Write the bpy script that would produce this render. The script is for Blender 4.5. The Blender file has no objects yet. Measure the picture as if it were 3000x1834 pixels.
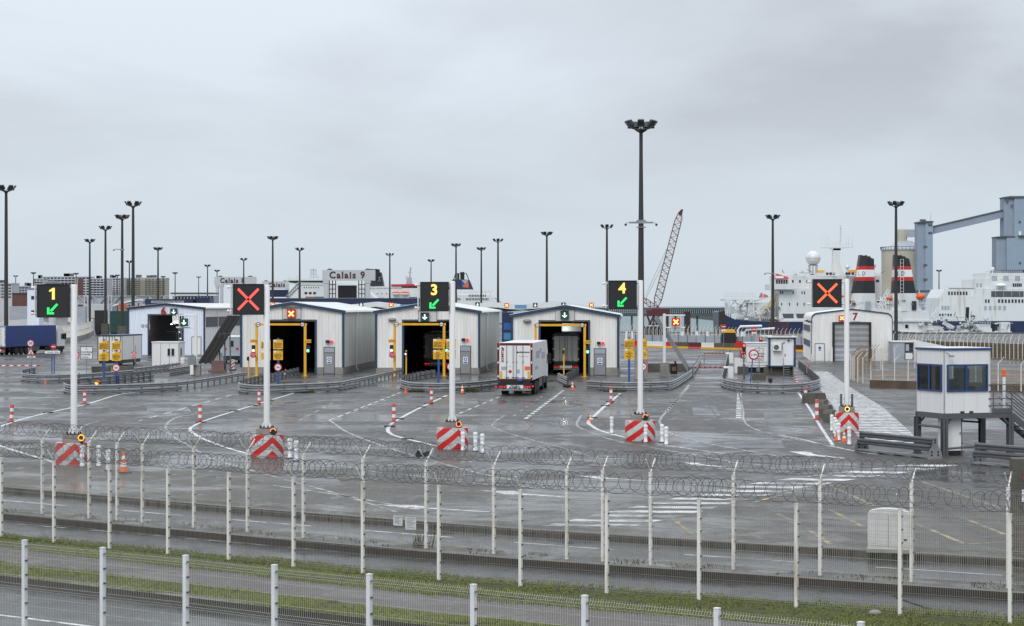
import bpy, bmesh, math, random
from mathutils import Vector, Matrix
random.seed(11)
PI = math.pi
S = bpy.context.scene
C = S.collection

# ------------------------------------------------------------------ camera, world, sun, exposure
H, F, CX, HY = 6.8, 5833.0, 1500.0, 897.0     # eye height, focal length in photo pixels, vanishing column, horizon row
cam = bpy.data.cameras.new('camera')
cam.sensor_width = 36.0
cam.lens = 36.0 * F / 3000.0
cam.shift_y = -20.0 / 3000.0
cam.clip_start = 0.5
cam.clip_end = 60000
camo = bpy.data.objects.new('camera', cam)
camo.location = (0, 0, H)
camo.rotation_euler = (PI / 2, 0, 0)
C.objects.link(camo)
S.camera = camo

SUN_EL, SUN_AZ = math.radians(48), math.radians(200)   # behind the camera, a little to its left
W = bpy.data.worlds.new('World')
S.world = W
W.use_nodes = True
nt = W.node_tree
for n in list(nt.nodes):
    nt.nodes.remove(n)


def nd(t, typ, **kw):
    n = t.nodes.new(typ)
    for k, v in kw.items():
        setattr(n, k, v)
    return n


def mth(t, op, a, b=None, clamp=False):
    n = t.nodes.new('ShaderNodeMath')
    n.operation = op
    n.use_clamp = clamp
    for i, s in enumerate((a, b)):
        if s is None:
            continue
        if isinstance(s, (int, float)):
            n.inputs[i].default_value = s
        else:
            t.links.new(s, n.inputs[i])
    return n.outputs[0]


def mixc(t, fac, a, b, blend='MIX'):
    n = t.nodes.new('ShaderNodeMix')
    n.data_type = 'RGBA'
    n.blend_type = blend
    for sock, v in ((n.inputs[0], fac), (n.inputs[6], a), (n.inputs[7], b)):
        if isinstance(v, (int, float)):
            sock.default_value = v
        elif isinstance(v, tuple):
            sock.default_value = (*v, 1) if len(v) == 3 else v
        else:
            t.links.new(v, sock)
    return n.outputs[2]


def ramp(t, fac, stops):
    n = t.nodes.new('ShaderNodeValToRGB')
    e = n.color_ramp.elements
    while len(e) < len(stops):
        e.new(0.5)
    for el, (p, c) in zip(e, stops):
        el.position = p
        el.color = (c, c, c, 1) if isinstance(c, (int, float)) else (*c, 1)
    t.links.new(fac, n.inputs[0])
    return n.outputs[0]


tc = nd(nt, 'ShaderNodeTexCoord')
sep = nd(nt, 'ShaderNodeSeparateXYZ')
nt.links.new(tc.outputs['Generated'], sep.inputs[0])
zc = mth(nt, 'MAXIMUM', sep.outputs[2], 0.0)
den = mth(nt, 'ADD', zc, 0.26)
cmb = nd(nt, 'ShaderNodeCombineXYZ')
nt.links.new(mth(nt, 'DIVIDE', sep.outputs[0], den), cmb.inputs[0])
nt.links.new(mth(nt, 'MULTIPLY', mth(nt, 'DIVIDE', sep.outputs[1], den), 0.55), cmb.inputs[1])
mp = nd(nt, 'ShaderNodeMapping')
mp.inputs['Rotation'].default_value = (0, 0, math.radians(-24))
mp.inputs['Location'].default_value = (3.1, 1.7, 0)
mp.inputs['Scale'].default_value = (0.62, 1.15, 1)
nt.links.new(cmb.outputs[0], mp.inputs[0])
no = nd(nt, 'ShaderNodeTexNoise')
no.inputs['Scale'].default_value = 2.1
no.inputs['Detail'].default_value = 7
no.inputs['Roughness'].default_value = 0.52
no.inputs['Distortion'].default_value = 0.35
nt.links.new(mp.outputs[0], no.inputs['Vector'])
cl = ramp(nt, no.outputs['Fac'], [(0.32, (0.455, 0.48, 0.535)), (0.45, (0.56, 0.605, 0.665)), (0.60, (0.65, 0.715, 0.785))])
hz = ramp(nt, zc, [(0.0, 0.0), (0.03, 0.12), (0.115, 1.0)])
col = mixc(nt, hz, (0.635, 0.71, 0.78), cl)
gain = mth(nt, 'ADD', mth(nt, 'MULTIPLY', zc, 1.5), 1.0)       # overcast sky: brighter overhead
bgc = nd(nt, 'ShaderNodeBackground')
nt.links.new(col, bgc.inputs[0])
nt.links.new(gain, bgc.inputs[1])
sky = nd(nt, 'ShaderNodeTexSky', sky_type='NISHITA')
sky.sun_disc = False
sky.sun_elevation = SUN_EL
sky.sun_rotation = SUN_AZ
bgs = nd(nt, 'ShaderNodeBackground')
nt.links.new(sky.outputs[0], bgs.inputs[0])
bgs.inputs[1].default_value = 0.08
ms = nd(nt, 'ShaderNodeMixShader')
ms.inputs[0].default_value = 0.94                               # the cloud deck hides nearly all of the clear sky
nt.links.new(bgs.outputs[0], ms.inputs[1])
nt.links.new(bgc.outputs[0], ms.inputs[2])
wo = nd(nt, 'ShaderNodeOutputWorld')
nt.links.new(ms.outputs[0], wo.inputs[0])

sl = bpy.data.lights.new('sun', 'SUN')
sl.energy = 1.5
sl.angle = math.radians(30)
sl.color = (1.0, 0.975, 0.95)
so = bpy.data.objects.new('sun', sl)
C.objects.link(so)
sd = Vector((math.sin(SUN_AZ) * math.cos(SUN_EL), math.cos(SUN_AZ) * math.cos(SUN_EL), math.sin(SUN_EL)))
so.rotation_euler = (-sd).to_track_quat('-Z', 'Y').to_euler()
so.location = (0, -40, 80)

S.view_settings.view_transform = 'Standard'
S.view_settings.look = 'None'
S.view_settings.gamma = 1
S.view_settings.use_curve_mapping = False
S.view_settings.exposure = 0.0
S.render.engine = 'CYCLES'
S.cycles.max_bounces = 6
S.cycles.use_denoising = True


# ------------------------------------------------------------------ photo pixel -> place on the ground / at a distance
def gy(py, z=0.0):
    return (H - z) * F / (py - HY)


def G(px, py, z=0.0):
    y = gy(py, z)
    return ((px - CX) / F * y, y)


def WX(px, y):
    return (px - CX) / F * y


def WZ(py, y):
    return H - (py - HY) / F * y


# ------------------------------------------------------------------ materials
def mat(name, col, rough=0.55, metal=0.0, var=0.10, scale=0.8, streak=False, emit=0.0, bump=0.0, dirt=None, coat=0.0, wear=(0.30, 0.46)):
    m = bpy.data.materials.new(name)
    m.use_nodes = True
    t = m.node_tree
    b = t.nodes['Principled BSDF']
    b.inputs['Roughness'].default_value = rough
    b.inputs['Metallic'].default_value = metal
    if coat:
        b.inputs['Coat Weight'].default_value = coat
    if emit:
        b.inputs['Base Color'].default_value = (*[c * 0.3 for c in col], 1)
        b.inputs['Emission Color'].default_value = (*col, 1)
        b.inputs['Emission Strength'].default_value = emit
        return m
    geo = nd(t, 'ShaderNodeNewGeometry')
    mpn = nd(t, 'ShaderNodeMapping')
    t.links.new(geo.outputs['Position'], mpn.inputs[0])
    if streak:
        mpn.inputs['Scale'].default_value = (2.2, 2.2, 0.22)
    n1 = nd(t, 'ShaderNodeTexNoise')
    n1.inputs['Scale'].default_value = scale
    n1.inputs['Detail'].default_value = 6
    n1.inputs['Roughness'].default_value = 0.62
    t.links.new(mpn.outputs[0], n1.inputs['Vector'])
    f = ramp(t, n1.outputs['Fac'], [(0.28, 0.0), (0.72, 1.0)])
    lo = tuple(max(0, c * (1 - var * 1.3)) for c in col) if dirt is None else dirt
    hi = tuple(min(1, c * (1 + var * 0.6)) for c in col)
    if dirt is not None:
        f = ramp(t, n1.outputs['Fac'], [(wear[0], 0.0), (wear[1], 1.0)])
    t.links.new(mixc(t, f, lo, hi), b.inputs['Base Color'])
    r = mth(t, 'ADD', mth(t, 'MULTIPLY', n1.outputs['Fac'], 0.25), rough - 0.12, True)
    t.links.new(r, b.inputs['Roughness'])
    if bump:
        bp = nd(t, 'ShaderNodeBump')
        bp.inputs['Strength'].default_value = bump
        bp.inputs['Distance'].default_value = 0.02
        n2 = nd(t, 'ShaderNodeTexNoise')
        n2.inputs['Scale'].default_value = 25
        t.links.new(geo.outputs['Position'], n2.inputs['Vector'])
        t.links.new(n2.outputs['Fac'], bp.inputs['Height'])
        t.links.new(bp.outputs[0], b.inputs['Normal'])
    return m


M = {}
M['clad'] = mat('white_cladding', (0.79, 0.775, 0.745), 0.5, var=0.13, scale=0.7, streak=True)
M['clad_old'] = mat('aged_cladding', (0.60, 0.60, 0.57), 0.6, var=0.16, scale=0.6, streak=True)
M['clad_blue'] = mat('bluish_cladding', (0.74, 0.79, 0.88), 0.5, var=0.06, scale=0.7, streak=True)
M['roof'] = mat('pale_roof', (0.72, 0.73, 0.72), 0.45, var=0.10, scale=0.4)
M['white'] = mat('white_paint', (0.74, 0.735, 0.72), 0.45, var=0.05, scale=1.2, streak=True)
M['post'] = mat('galvanised_white', (0.64, 0.62, 0.57), 0.5, var=0.16, scale=2.5, streak=True, dirt=(0.42, 0.36, 0.27))
M['post_near'] = mat('fresh_white_post', (0.68, 0.69, 0.70), 0.4, var=0.08, scale=2)
M['wire'] = mat('white_wire', (0.40, 0.38, 0.33), 0.5, var=0.1, scale=3)
M['wire_near'] = mat('cream_wire', (0.60, 0.60, 0.52), 0.5, var=0.08, scale=3)
M['razor'] = mat('razor_wire', (0.08, 0.08, 0.075), 0.5, 0.3, var=0.2)
M['mast'] = mat('mast_steel', (0.035, 0.033, 0.03), 0.6, var=0.25, streak=True)
M['lamp'] = mat('floodlight', (0.045, 0.048, 0.05), 0.5, 0.2, var=0.1)
M['lampglass'] = mat('lamp_glass', (0.20, 0.21, 0.22), 0.15, 0.0, var=0.1)
M['steel'] = mat('galvanised_steel', (0.27, 0.28, 0.29), 0.42, 0.35, var=0.22, scale=2.0)
M['steel_dark'] = mat('grey_steel_paint', (0.10, 0.105, 0.11), 0.5, 0.1, var=0.15)
M['black'] = mat('black_casing', (0.014, 0.014, 0.015), 0.42, var=0.15)
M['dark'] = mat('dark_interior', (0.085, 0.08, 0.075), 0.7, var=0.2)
M['rubber'] = mat('rubber', (0.014, 0.014, 0.014), 0.75, var=0.2)
M['blue_trim'] = mat('blue_trim', (0.020, 0.052, 0.10), 0.45, var=0.1)
M['blue'] = mat('blue_frame', (0.02, 0.055, 0.17), 0.4, var=0.1)
M['blue_post'] = mat('blue_post', (0.02, 0.085, 0.30), 0.4, var=0.1)
M['navy'] = mat('navy_paint', (0.018, 0.028, 0.075), 0.45, var=0.15)
M['curtain'] = mat('blue_tarpaulin', (0.022, 0.05, 0.19), 0.5, var=0.12, streak=True)
M['yellow'] = mat('yellow_steel', (0.78, 0.40, 0.02), 0.45, var=0.10, streak=True)
M['ysign'] = mat('yellow_board', (0.80, 0.43, 0.02), 0.4, var=0.05)
M['red'] = mat('red_paint', (0.52, 0.022, 0.02), 0.45, var=0.12)
M['redpost'] = mat('faded_red', (0.62, 0.10, 0.075), 0.5, var=0.15, scale=4)
M['darkred'] = mat('dark_red', (0.10, 0.012, 0.012), 0.45, var=0.15)
M['orange'] = mat('orange_plastic', (0.85, 0.13, 0.02), 0.45, var=0.1)
M['lifeboat'] = mat('lifeboat_orange', (0.72, 0.12, 0.02), 0.45, var=0.1)
M['concrete'] = mat('concrete', (0.27, 0.26, 0.235), 0.75, var=0.25, scale=1.2, bump=0.3)
M['concrete_dark'] = mat('damp_concrete', (0.10, 0.09, 0.072), 0.7, var=0.3, scale=1.4, bump=0.3)
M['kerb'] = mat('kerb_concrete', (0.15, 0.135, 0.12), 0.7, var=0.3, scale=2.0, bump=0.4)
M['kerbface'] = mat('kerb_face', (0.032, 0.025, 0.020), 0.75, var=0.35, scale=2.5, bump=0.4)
M['grey'] = mat('grey_door', (0.26, 0.26, 0.275), 0.5, var=0.08)
M['greypanel'] = mat('grey_panel', (0.36, 0.39, 0.43), 0.5, var=0.15, scale=0.5)
M['shutter'] = mat('shutter_fabric', (0.29, 0.29, 0.295), 0.55, var=0.12, scale=1.5, streak=True)
M['glass'] = mat('dark_glass', (0.10, 0.125, 0.12), 0.07, var=0.35, scale=1.2)
M['winglass'] = mat('window_glass', (0.022, 0.026, 0.03), 0.10, var=0.2)
M['ship'] = mat('ship_white', (0.66, 0.665, 0.66), 0.45, var=0.10, scale=0.25, streak=True)
M['ship_rust'] = mat('ship_white_streaked', (0.62, 0.63, 0.63), 0.5, var=0.15, scale=0.3, streak=True, dirt=(0.50, 0.45, 0.36))
M['ship_blue'] = mat('hull_blue', (0.014, 0.026, 0.080), 0.35, var=0.2, scale=0.2)
M['funnel'] = mat('funnel_black', (0.018, 0.019, 0.022), 0.5, var=0.15)
M['cream'] = mat('cream_paint', (0.55, 0.44, 0.24), 0.5, var=0.12)
M['silo'] = mat('silo_concrete', (0.46, 0.43, 0.35), 0.7, var=0.10, scale=0.15)
M['silo_blue'] = mat('tower_cladding', (0.26, 0.34, 0.42), 0.6, var=0.08, scale=0.15)
M['silo_grey'] = mat('tower_cladding_grey', (0.25, 0.30, 0.37), 0.6, var=0.08, scale=0.15)
M['crane'] = mat('crane_red', (0.10, 0.022, 0.022), 0.5, var=0.2)
M['lattice'] = mat('lattice_steel', (0.19, 0.11, 0.10), 0.5, var=0.3, scale=0.6)
M['brick'] = mat('red_brick', (0.13, 0.06, 0.05), 0.8, var=0.2, scale=0.2)
M['flat'] = mat('pale_render', (0.52, 0.53, 0.55), 0.7, var=0.10, scale=0.08)
M['flat_beige'] = mat('beige_render', (0.44, 0.41, 0.34), 0.7, var=0.10, scale=0.08)
M['flat_dark'] = mat('recess_dark', (0.085, 0.09, 0.10), 0.6, var=0.2, scale=0.1)
M['pier'] = mat('pier_steel', (0.065, 0.075, 0.085), 0.6, var=0.2, scale=0.05)
M['brown'] = mat('rusty_dolphin', (0.035, 0.024, 0.022), 0.7, var=0.3)
M['dirtwall'] = mat('brown_wall', (0.11, 0.075, 0.045), 0.75, var=0.35, scale=0.7, bump=0.2)
M['rusty'] = mat('rusty_mesh', (0.28, 0.19, 0.12), 0.7, var=0.4, scale=1.5)
M['paint'] = mat('road_paint', (0.62, 0.62, 0.61), 0.38, var=0.2, scale=2.2, dirt=(0.16, 0.16, 0.157), wear=(0.39, 0.53))
M['paint_worn'] = mat('worn_road_paint', (0.40, 0.40, 0.395), 0.38, var=0.3, scale=1.6, dirt=(0.085, 0.083, 0.08), wear=(0.44, 0.60))
M['paint_zebra'] = mat('zebra_paint', (0.60, 0.60, 0.59), 0.38, var=0.2, scale=0.8, dirt=(0.13, 0.128, 0.125), wear=(0.42, 0.58))
M['paint_yellow'] = mat('worn_yellow_paint', (0.40, 0.29, 0.11), 0.45, var=0.3, scale=1.3, dirt=(0.085, 0.078, 0.068), wear=(0.45, 0.62))
M['txt'] = mat('print_black', (0.02, 0.02, 0.025), 0.5, var=0.05)
M['txt_brown'] = mat('print_brown', (0.075, 0.04, 0.035), 0.5, var=0.05)
M['txt_red'] = mat('print_red', (0.30, 0.012, 0.025), 0.5, var=0.05)
M['txt_white'] = mat('print_white', (0.8, 0.8, 0.8), 0.5, var=0.03)
M['signwhite'] = mat('sign_white', (0.76, 0.77, 0.78), 0.4, var=0.04)
M['green'] = mat('dark_green', (0.012, 0.06, 0.045), 0.45, var=0.15)
M['gbox'] = mat('green_signal_plate', (0.008, 0.075, 0.055), 0.4, var=0.1)
M['green_cont'] = mat('green_container', (0.04, 0.18, 0.08), 0.5, var=0.1)
M['orange_cont'] = mat('orange_container', (0.50, 0.13, 0.05), 0.5, var=0.1)
M['bin'] = mat('blue_bin', (0.02, 0.10, 0.34), 0.5, var=0.1)
M['moss'] = mat('moss_weed', (0.05, 0.065, 0.018), 0.8, var=0.4, scale=8)
M['e_red'] = mat('led_red', (1.0, 0.10, 0.075), emit=1.05)
M['e_redpale'] = mat('led_red_pale', (1.0, 0.11, 0.09), emit=1.1)
M['e_orangex'] = mat('led_orange_red', (1.0, 0.16, 0.055), emit=1.15)
M['e_yellow'] = mat('led_yellow', (1.0, 0.75, 0.16), emit=1.15)
M['e_green'] = mat('led_green', (0.03, 0.86, 0.18), emit=1.05)
M['e_white'] = mat('signal_white', (0.90, 1.0, 0.97), emit=1.2)
M['e_hotyellow'] = mat('signal_hot', (1.0, 0.72, 0.22), emit=1.5)
M['e_redglow'] = mat('signal_red_plate', (0.62, 0.012, 0.012), emit=0.75)
M['e_amber'] = mat('amber_lamp', (1.0, 0.40, 0.03), emit=2.2)
M['e_ring'] = mat('ring_lamp', (1.0, 0.30, 0.13), emit=1.3)
M['e_ringy'] = mat('ring_lamp_yellow', (1.0, 0.66, 0.15), emit=1.8)
M['e_tail'] = mat('tail_lamp', (0.9, 0.03, 0.03), emit=1.0)
M['e_go'] = mat('go_lamp', (0.25, 0.95, 0.68), emit=1.5)
M['e_stop'] = mat('stop_lamp', (1.0, 0.10, 0.08), emit=1.8)


def ground_mat(name, dry, wet, tint, wetlo, wethi, cracks=True, wscale=0.11, rough_dry=0.5):
    m = bpy.data.materials.new(name)
    m.use_nodes = True
    t = m.node_tree
    b = t.nodes['Principled BSDF']
    geo = nd(t, 'ShaderNodeNewGeometry')
    pos = geo.outputs['Position']

    def noise(scale, detail=6, rough=0.6, dist=0.0, vec=None):
        n = nd(t, 'ShaderNodeTexNoise')
        n.inputs['Scale'].default_value = scale
        n.inputs['Detail'].default_value = detail
        n.inputs['Roughness'].default_value = rough
        n.inputs['Distortion'].default_value = dist
        t.links.new(vec or pos, n.inputs['Vector'])
        return n.outputs['Fac']
    w1 = ramp(t, noise(wscale, 10, 0.72, 0.6), [(wetlo, 0.0), (wethi, 1.0)])
    w2 = ramp(t, noise(wscale * 7, 7, 0.7, 1.0), [(0.56, 0.0), (0.63, 0.85)])
    w = mth(t, 'MAXIMUM', w1, w2)
    big = ramp(t, noise(0.035, 4), [(0.3, 0.75), (0.7, 1.15)])
    mid = ramp(t, noise(0.9, 8, 0.7), [(0.25, 0.72), (0.75, 1.2)])
    fine = ramp(t, noise(14, 4, 0.7), [(0.25, 0.75), (0.75, 1.25)])
    base = mixc(t, w, dry, wet)
    k = mth(t, 'MULTIPLY', mth(t, 'MULTIPLY', big, mid), fine)
    kc = nd(t, 'ShaderNodeCombineColor')
    for i in range(3):
        t.links.new(k, kc.inputs[i])
    base = mixc(t, 1.0, base, kc.outputs[0], 'MULTIPLY')
    ml = nd(t, 'ShaderNodeMapping')                       # tyre-polished bands along the lanes
    ml.inputs['Rotation'].default_value = (0, 0, 0.06)
    ml.inputs['Scale'].default_value = (1.1, 0.03, 1)
    t.links.new(pos, ml.inputs[0])
    ty = ramp(t, noise(1.0, 4, 0.6, 0.0, ml.outputs[0]), [(0.35, 0.72), (0.65, 1.18)])
    tk = nd(t, 'ShaderNodeCombineColor')
    for i in range(3):
        t.links.new(ty, tk.inputs[i])
    if cracks:
        base = mixc(t, 1.0, base, tk.outputs[0], 'MULTIPLY')
    # brownish or bluish drift over tens of metres
    base = mixc(t, mth(t, 'MULTIPLY', ramp(t, noise(0.05, 3), [(0.4, 0.0), (0.65, 1.0)]), 0.55), base, tint)
    if cracks:
        v = nd(t, 'ShaderNodeTexVoronoi', feature='DISTANCE_TO_EDGE')
        v.inputs['Scale'].default_value = 0.075
        wn = nd(t, 'ShaderNodeTexNoise')
        wn.inputs['Scale'].default_value = 0.5
        wn.inputs['Detail'].default_value = 6
        t.links.new(pos, wn.inputs['Vector'])
        av = nd(t, 'ShaderNodeVectorMath', operation='MULTIPLY_ADD')
        t.links.new(wn.outputs['Color'], av.inputs[0])
        av.inputs[1].default_value = (3, 3, 0)
        t.links.new(pos, av.inputs[2])
        t.links.new(av.outputs[0], v.inputs['Vector'])
        ck = ramp(t, v.outputs['Distance'], [(0.0, 1.0), (0.010, 0.0)])
        ck = mth(t, 'MULTIPLY', ck, ramp(t, noise(0.06, 2), [(0.40, 0.0), (0.5, 0.95)]))
        base = mixc(t, ck, base, (0.012, 0.012, 0.012))
    t.links.new(base, b.inputs['Base Color'])
    rg = mth(t, 'ADD', mth(t, 'MULTIPLY', w, -(rough_dry - 0.16)), rough_dry)
    rg = mth(t, 'ADD', rg, mth(t, 'MULTIPLY', mth(t, 'SUBTRACT', mid, 1.0), 0.25), True)
    t.links.new(rg, b.inputs['Roughness'])
    b.inputs['IOR'].default_value = 1.36
    t.links.new(mth(t, 'ADD', mth(t, 'MULTIPLY', w, 0.28), 0.27), b.inputs['Specular IOR Level'])
    bp = nd(t, 'ShaderNodeBump')
    bp.inputs['Distance'].default_value = 0.012
    t.links.new(mth(t, 'ADD', mth(t, 'MULTIPLY', w, -0.36), 0.5), bp.inputs['Strength'])
    t.links.new(mth(t, 'ADD', noise(9, 5, 0.7), mth(t, 'MULTIPLY', noise(0.7, 4), 1.5)), bp.inputs['Height'])
    t.links.new(bp.outputs[0], b.inputs['Normal'])
    return m


M['asphalt'] = ground_mat('wet_asphalt', (0.088, 0.082, 0.075), (0.042, 0.041, 0.040), (0.078, 0.068, 0.061), 0.485, 0.57)
M['road'] = ground_mat('wet_road', (0.072, 0.071, 0.071), (0.050, 0.050, 0.051), (0.062, 0.061, 0.061), 0.42, 0.62, False, 0.22, 0.42)
M['path'] = ground_mat('footpath', (0.115, 0.100, 0.095), (0.085, 0.074, 0.070), (0.10, 0.088, 0.082), 0.5, 0.7, False, 0.4, 0.6)
M['verge'] = ground_mat('gravel_verge', (0.10, 0.095, 0.085), (0.06, 0.056, 0.05), (0.10, 0.09, 0.075), 0.45, 0.6, False, 0.9, 0.55)
M['dirt'] = ground_mat('brown_dirt', (0.12, 0.085, 0.055), (0.075, 0.055, 0.04), (0.11, 0.075, 0.045), 0.5, 0.62, False, 0.12, 0.55)
M['soil'] = mat('turf_soil', (0.050, 0.056, 0.008), 0.9, var=0.4, scale=3)
M['grass'] = mat('grass_blade', (0.088, 0.102, 0.007), 0.6, var=0.45, scale=0.9, dirt=(0.095, 0.078, 0.010))

M['clear'] = bpy.data.materials.new('clear_glass')
M['clear'].use_nodes = True
_t = M['clear'].node_tree
_t.nodes.remove(_t.nodes['Principled BSDF'])
_m, _tr, _gl, _fr = nd(_t, 'ShaderNodeMixShader'), nd(_t, 'ShaderNodeBsdfTransparent'), nd(_t, 'ShaderNodeBsdfGlossy'), nd(_t, 'ShaderNodeFresnel')
_tr.inputs[0].default_value = (0.62, 0.68, 0.66, 1)
_gl.inputs['Roughness'].default_value = 0.03
_fr.inputs[0].default_value = 1.75
_t.links.new(_fr.outputs[0], _m.inputs[0])
_t.links.new(_tr.outputs[0], _m.inputs[1])
_t.links.new(_gl.outputs[0], _m.inputs[2])
_t.links.new(_m.outputs[0], _t.nodes['Material Output'].inputs[0])

mw = bpy.data.materials.new('sea_water')
mw.use_nodes = True
_t = mw.node_tree
_b = _t.nodes['Principled BSDF']
_b.inputs['Base Color'].default_value = (0.10, 0.16, 0.165, 1)
_b.inputs['Roughness'].default_value = 0.32
_b.inputs['IOR'].default_value = 1.2
_g = nd(_t, 'ShaderNodeNewGeometry')
_n = nd(_t, 'ShaderNodeTexNoise')
_n.inputs['Scale'].default_value = 0.12
_n.inputs['Detail'].default_value = 8
_t.links.new(_g.outputs['Position'], _n.inputs['Vector'])
_bp = nd(_t, 'ShaderNodeBump')
_bp.inputs['Distance'].default_value = 0.6
_bp.inputs['Strength'].default_value = 0.6
_t.links.new(_n.outputs['Fac'], _bp.inputs['Height'])
_t.links.new(_bp.outputs[0], _b.inputs['Normal'])
M['sea'] = mw


def chevron_mat():
    """red and grey-white chevrons wrapped round a drum: object-space angle and height"""
    m = bpy.data.materials.new('chevron_paint')
    m.use_nodes = True
    t = m.node_tree
    b = t.nodes['Principled BSDF']
    o = nd(t, 'ShaderNodeTexCoord').outputs['Object']
    s = nd(t, 'ShaderNodeSeparateXYZ')
    t.links.new(o, s.inputs[0])
    ang = mth(t, 'ARCTAN2', s.outputs[0], mth(t, 'MULTIPLY', s.outputs[1], -1.0))
    arc = mth(t, 'MULTIPLY', mth(t, 'ABSOLUTE', ang), 0.74)
    v = mth(t, 'ADD', s.outputs[2], mth(t, 'MULTIPLY', arc, mth(t, 'ADD', mth(t, 'MULTIPLY', arc, -0.25), 1.0)))
    red = mth(t, 'LESS_THAN', mth(t, 'FRACT', mth(t, 'DIVIDE', v, 0.64)), 0.5)
    n = nd(t, 'ShaderNodeTexNoise')
    n.inputs['Scale'].default_value = 6
    n.inputs['Detail'].default_value = 6
    t.links.new(o, n.inputs['Vector'])
    g = ramp(t, n.outputs['Fac'], [(0.3, (0.38, 0.38, 0.365)), (0.6, (0.56, 0.56, 0.54))])
    r = ramp(t, n.outputs['Fac'], [(0.3, (0.42, 0.010, 0.010)), (0.6, (0.60, 0.012, 0.012))])
    t.links.new(mixc(t, red, g, r), b.inputs['Base Color'])
    b.inputs['Roughness'].default_value = 0.5
    return m


M['chevron'] = chevron_mat()


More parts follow.
